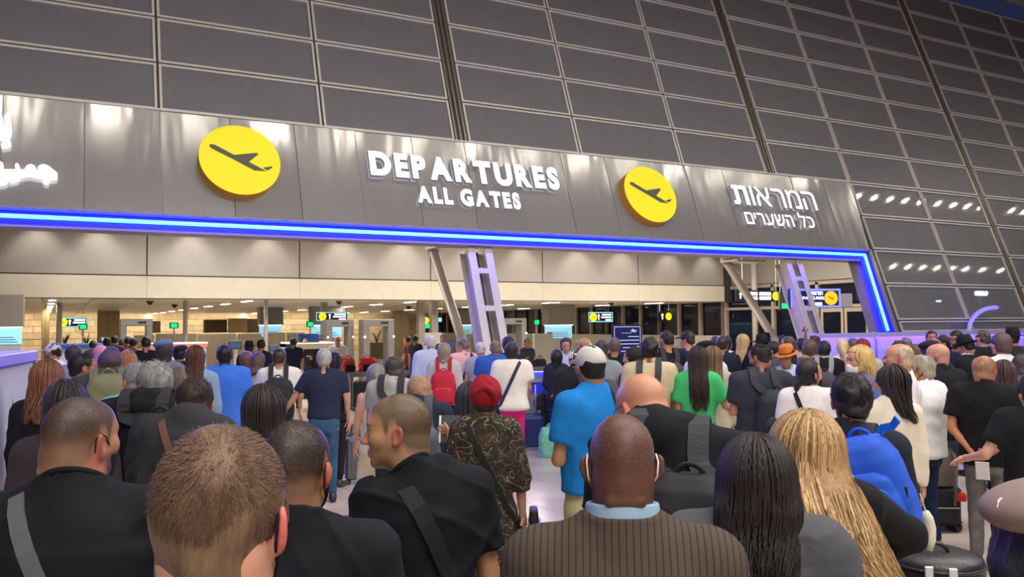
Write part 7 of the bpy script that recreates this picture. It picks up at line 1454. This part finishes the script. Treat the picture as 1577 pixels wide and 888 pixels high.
r = empty('backpack', (sx_-.05, sy_-.02, .445), -.6, 'taupe grey backpack standing on the low black case', 'backpack'); B = Fld(); B.loft([(0, .19, .10, 0), (.12, .205, .115, 0), (.36, .19, .11, 0), (.47, .13, .075, .01), (.52, .07, .045, .02)], 0, p=3.4, fold=folds(.012, 3, 40)); mt = mat('pack_fabric', (112, 100, 92), .8, noise=.1, bump=.3, bscale=120); solid(B, .011, 'main_compartment', mt, r)
MB().tube([(.16, -.06, .36), (.19, -.12, .25), (.17, -.13, .05), (.16, -.12, -.18)], .014, 6, flat=(.5, 1.4)).build('shoulder_strap', mt, r, smooth=True); MB().tube([(.05*math.cos(a), .02, .50+.06*math.sin(a)) for a in np.linspace(0, math.pi, 11)], .009, 6).build('top_handle', mt, r, smooth=True)
r = empty('red_pouch', (sx_+.08, sy_-.20, .30), -.6, 'small red pouch hanging on the low black case', 'pouch'); B = Fld(); B.loft([(0, .07, .025, 0), (.05, .075, .03, 0), (.09, .05, .02, 0)], 0, p=3, fold=folds(.01, 2, 60)); solid(B, .009, 'pouch_body', cloth((224, 58, 48)), r)
# trolley with hat case in front of the blonde woman
c = at(1346, 880, 2.95); r = empty('luggage_cart', (float(c[0]), float(c[1]), 0), -math.atan2(c[0], c[1]), 'luggage cart with grey loop handle held by the blonde woman', 'cart'); mt = metalm((150, 146, 140), .4)
MB().tube(smooth_path([np.array(p) for p in ((-.055, 0, .3), (-.055, 0, 1.10), (-.048, 0, 1.17), (.0, 0, 1.19), (.048, 0, 1.17), (.055, 0, 1.10), (.055, 0, .3))], 1), .011, 8).build('loop_handle', mt, r, smooth=True); MB().rbox(-.25, .28, .02, .7, .14, .20, .01).build('platform', mt, r)
for sx in (-.2, .22):
    for yy in (.08, .62): MB().cyl((sx-.02, yy, .07), (sx+.02, yy, .07), .07, 14).build('wheel', plastic((30, 30, 32)), r)
MB().rbox(-.22, .36, .10, .56, .205, .98, .02).build('cargo_box', plastic((40, 40, 44), .6), r)
c2 = at(1441, 870, 3.30); r = empty('round_case', (float(c2[0]), float(c2[1]), .985), -math.atan2(c2[0], c2[1])+.3, 'round black leather case with chrome buckles at the bottom right', 'case'); lt = mat('black_leather', (40, 38, 40), .38, noise=.08, bump=.2, bscale=120)
MB().lathe((0, 0, 0), [(.16, 0), (.175, .02), (.175, .13), (.165, .15), (.10, .17), (.02, .175)], 36).build('case_body', lt, r, smooth=True); MB().lathe((0, 0, .115), [(.178, 0), (.180, .006), (.178, .012)], 36).build('seam', lt, r, smooth=True)
for a in (-2.0, -1.55): MB().rbox(-.016, .016, -.006, .006, .09, .145, .003).build('buckle', metalm((220, 220, 224), .2), r).location = (.18*math.cos(a), .18*math.sin(a), 0)
MB().tube([(.05*math.cos(t)-.02, -.05, .17+.035*math.sin(t)) for t in np.linspace(0, math.pi, 11)], .008, 6).build('handle', lt, r, smooth=True)
c = at(1432, 816, 3.15); r = empty('travel_pillow', (float(c[0]), float(c[1]), float(c[2])), 0, 'off white travel pillow hanging below the blue backpack', 'pillow'); MB().tube(smooth_path([np.array(p) for p in ((-.02, 0, .07), (-.008, 0, .05), (.004, 0, .01), (.004, 0, -.04), (-.008, 0, -.075))], 1), [.012, .019, .022, .020, .012], 10).build('cushion', cloth((226, 216, 196)), r, smooth=True); MB().tube([(-.02, 0, .07), (-.05, .0, .14)], .003, 5).build('cord', cloth((220, 214, 200)), r)
# ------------------------------------------------------------------ small things in hands
def held(ctx, side, name, label, cat, size, rgb, off=(0, .09, .02), tilt=50, glowc=None, yaw=0):
    sh, el, wr, fd = ctx['P'][side]; p = wr+fd*.085*ctx['q']+np.array(off); r = empty(name, to_world(ctx, p), -ctx['ang']-math.radians(yaw), label, cat); r.rotation_euler = (math.radians(-tilt), 0, r.rotation_euler[2])
    MB().rbox(-size[0]/2, size[0]/2, -size[1]/2, size[1]/2, -size[2]/2, size[2]/2, min(size)*.3).build('casing', plastic(rgb, .3), r)
    if glowc: MB().box(-size[0]*.45, size[0]*.45, -size[1]/2-.0015, -size[1]/2, -size[2]*.45, size[2]*.45).build('display', mat('lit_screen', glowc, .3, emit=.6), r)
    return r
er = held(f11, 'L', 'e_reader', 'e-reader in a dark cover with white edge held by the woman in the red turban', 'e-reader', (.135, .012, .18), (40, 42, 48), (.0, .05, .0), 20); MB().box(-.075, -.062, -.010, .008, -.088, .088).build('white_edge', paint((230, 230, 228)), er)
held(f80, 'L', 'travel_papers', 'folded white travel papers in the clasped hands of the tanned bald man', 'papers', (.10, .008, .16), (226, 224, 226), (.03, -.05, -.07), -20)
held(f18, 'R', 'phone', 'dark phone in the right hand of the man in navy t-shirt', 'phone', (.075, .010, .15), (32, 32, 36), (0, .03, -.02), 10)
held(f63, 'R', 'phone', 'phone held by the man in dark grey t-shirt with skullcap', 'phone', (.075, .010, .15), (30, 30, 34), (-.08, .0, .0), 40)
held(f20, 'R', 'phone', 'phone held by the man in light grey t-shirt', 'phone', (.075, .010, .15), (30, 30, 34), (-.05, .0, .0), 40)
hb = held(f11, 'R', 'handbag', 'black handbag held by the woman in the red turban at her right side', 'bag', (.03, .22, .02), (34, 32, 34), (0, 0, -.05), 0); MB().rbox(-.06, .06, -.15, .15, -.26, -.03, .03).build('bag_body', mat('black_leather', (36, 34, 36), .4), hb)
pm_ = empty('pompom_charm', to_world(f57, (.16, -.06, .92)), 0, 'cream furry pompom hanging at the hip of the young woman in green', 'charm')
MB().ball((0, 0, 0), .045, 12, 9).build('fur_ball', cloth((226, 210, 176)), pm_, smooth=True); MB().ball((.0, 0, -.07), .03, 10, 7).build('fur_ball', cloth((226, 210, 176)), pm_, smooth=True); MB().tube([(0, 0, .03), (-.02, .01, .14)], .003, 5).build('cord', cloth((60, 50, 44)), pm_)
# ------------------------------------------------------------------ white counter at the left edge
p0, p1 = at(-60, 552, 5.0), at(52, 539.5, 7.06); d = p1-p0; ang = math.atan2(d[1], d[0]); L = float(math.hypot(d[0], d[1])); zt = 1.87
ct = empty('info_counter', (float(p1[0]), float(p1[1]), 0), ang, 'tall white information counter with a small star emblem at the left edge', 'counter'); M_ct = mat('white_laminate', (214, 212, 218), .35, noise=.02)
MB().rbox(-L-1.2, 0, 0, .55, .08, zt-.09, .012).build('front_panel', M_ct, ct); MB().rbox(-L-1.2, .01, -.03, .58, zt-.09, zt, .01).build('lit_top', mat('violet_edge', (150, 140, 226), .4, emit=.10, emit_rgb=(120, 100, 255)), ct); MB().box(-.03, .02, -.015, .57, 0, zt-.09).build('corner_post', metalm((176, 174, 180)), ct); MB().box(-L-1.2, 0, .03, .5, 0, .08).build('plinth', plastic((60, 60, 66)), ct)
q = at(14, 643, 6.3); lx = float((q[0]-p1[0])*math.cos(ang)+(q[1]-p1[1])*math.sin(ang)); lz = float(q[2]); fr = lambda a, b, e: (lx+a, -.002-e, lz+b)
MB().prism([(-.018, .03), (.0, .14), (.02, .03), (.01, .0)], fr, 0, .002).prism([(-.03, -.03), (-.018, .0), (.03, .0), (.0, -.15)], fr, 0, .002).build('star_emblem', paint((40, 44, 84)), ct); MB().prism([(.01, .03), (.045, .02), (.035, -.02), (.012, 0)], fr, 0, .002).build('star_emblem', paint((170, 60, 60)), ct)
MB().prism([(-.20, -.10), (-.06, -.06), (-.06, -.04), (-.20, -.08)], fr, 0, .002).prism([(.07, -.02), (.22, .03), (.22, .05), (.07, .0)], fr, 0, .002).build('text_line', paint((80, 80, 110)), ct)
for k, (dx, w_, rgb, lab) in enumerate(((-.30, .22, (206, 202, 198), 'pale box standing on the white counter, right one'), (-.62, .16, (190, 188, 190), 'pale box standing on the white counter, left one'))):
    b_ = empty('paper_box', (float(p1[0])+dx*math.cos(ang)-.3*math.sin(ang), float(p1[1])+dx*math.sin(ang)+.3*math.cos(ang), zt), ang, lab, 'box'); MB().rbox(-w_/2, w_/2, -.08, .08, 0, .09, .006).build('carton', paint(rgb), b_); MB().box(-w_/2, w_/2, -.082, .082, .07, .085).build('lid_band', paint(tuple(v-20 for v in rgb)), b_)
# ------------------------------------------------------------------ arc lamp on the barrier, airfield lamps outside
a0, a1 = PY(1495, 507, 14.15), PY(1535, 471, 14.15); r = empty('arc_lamp', (float(a0[0]), 14.2, 1.76), 0, 'curved violet arm lamp rising over the barrier at the far right', 'lamp'); W, Hh = float(a1[0]-a0[0]), float(a1[2]-a0[2])
MB().tube([(W*(1-math.cos(t))*1.0, 0, Hh*math.sin(t)) for t in np.linspace(0, math.pi/2, 14)], [.05+.07*k/13 for k in range(14)], 8, flat=(.5, 1.0)).build('arm', mat('violet_shell', (150, 140, 235), .4, emit=.9, emit_rgb=(110, 100, 255)), r, smooth=True); MB().cyl((0, 0, -.02), (0, 0, .06), .08, 12).build('socket', M_frame, r)
for px, py, t_, s, lab in ((1508, 455, 110, 1.0, 'bright airfield floodlight on a mast outside the glass'), (1443, 466, 150, .5, 'fainter airfield floodlight on a mast outside the glass')):
    c = at(px, py, t_); r = empty('floodlight_mast', (float(c[0]), float(c[1]), 0), 0, lab, 'floodlight'); MB().cyl((0, 0, -12), (0, 0, float(c[2])), .22, 10).build('mast', M_frame, r)
    for dx in (-.9, 0, .9): MB().ball((dx*s, -.3, float(c[2])+.3), .26*s+.06).build('lamp_head', glow((200, 245, 255), 160.0*s), r, smooth=True)
    MB().box(-1.6*s, 1.6*s, -.2, .2, float(c[2])-.1, float(c[2])+.1).build('crossbar', M_frame, r)

br = empty('brooch', (0, 0, 0), 0, 'small metal brooch with blue stone on the taupe beret', 'brooch'); q_ = f9['HM'] @ np.array([-.120, -.075, .085, 1]); br.location = to_world(f9, q_[:3])
MB().ball((0, 0, 0), (.010, .010, .016)).build('stone', plastic((70, 120, 220), .15), br, smooth=True); MB().tube([(.016*math.cos(t), .0, .022*math.sin(t)) for t in np.linspace(0, 2*math.pi, 17)], .003, 5).build('setting', metalm((226, 214, 190), .2), br, smooth=True)

bpr = [x_ for x_ in bpy.data.objects if x_.get('label', '').startswith('bright blue hiking backpack')][0]
ribbon([np.array(v) for v in ((-.06, .04, .50), (-.03, .02, .545), (.02, -.02, .56), (.05, -.06, .60))], [np.array([0, -1.0, .3])]*4, .035, .004).build('grab_loop', plastic((26, 130, 226)), bpr)
ribbon([np.array(v) for v in ((-.05, .0, .515), (-.055, -.10, .46), (-.06, -.135, .34), (-.06, -.14, .24))], [np.array([0, -1.0, .4])]*4, .022, .004).build('compression_strap', plastic((30, 90, 190)), bpr)
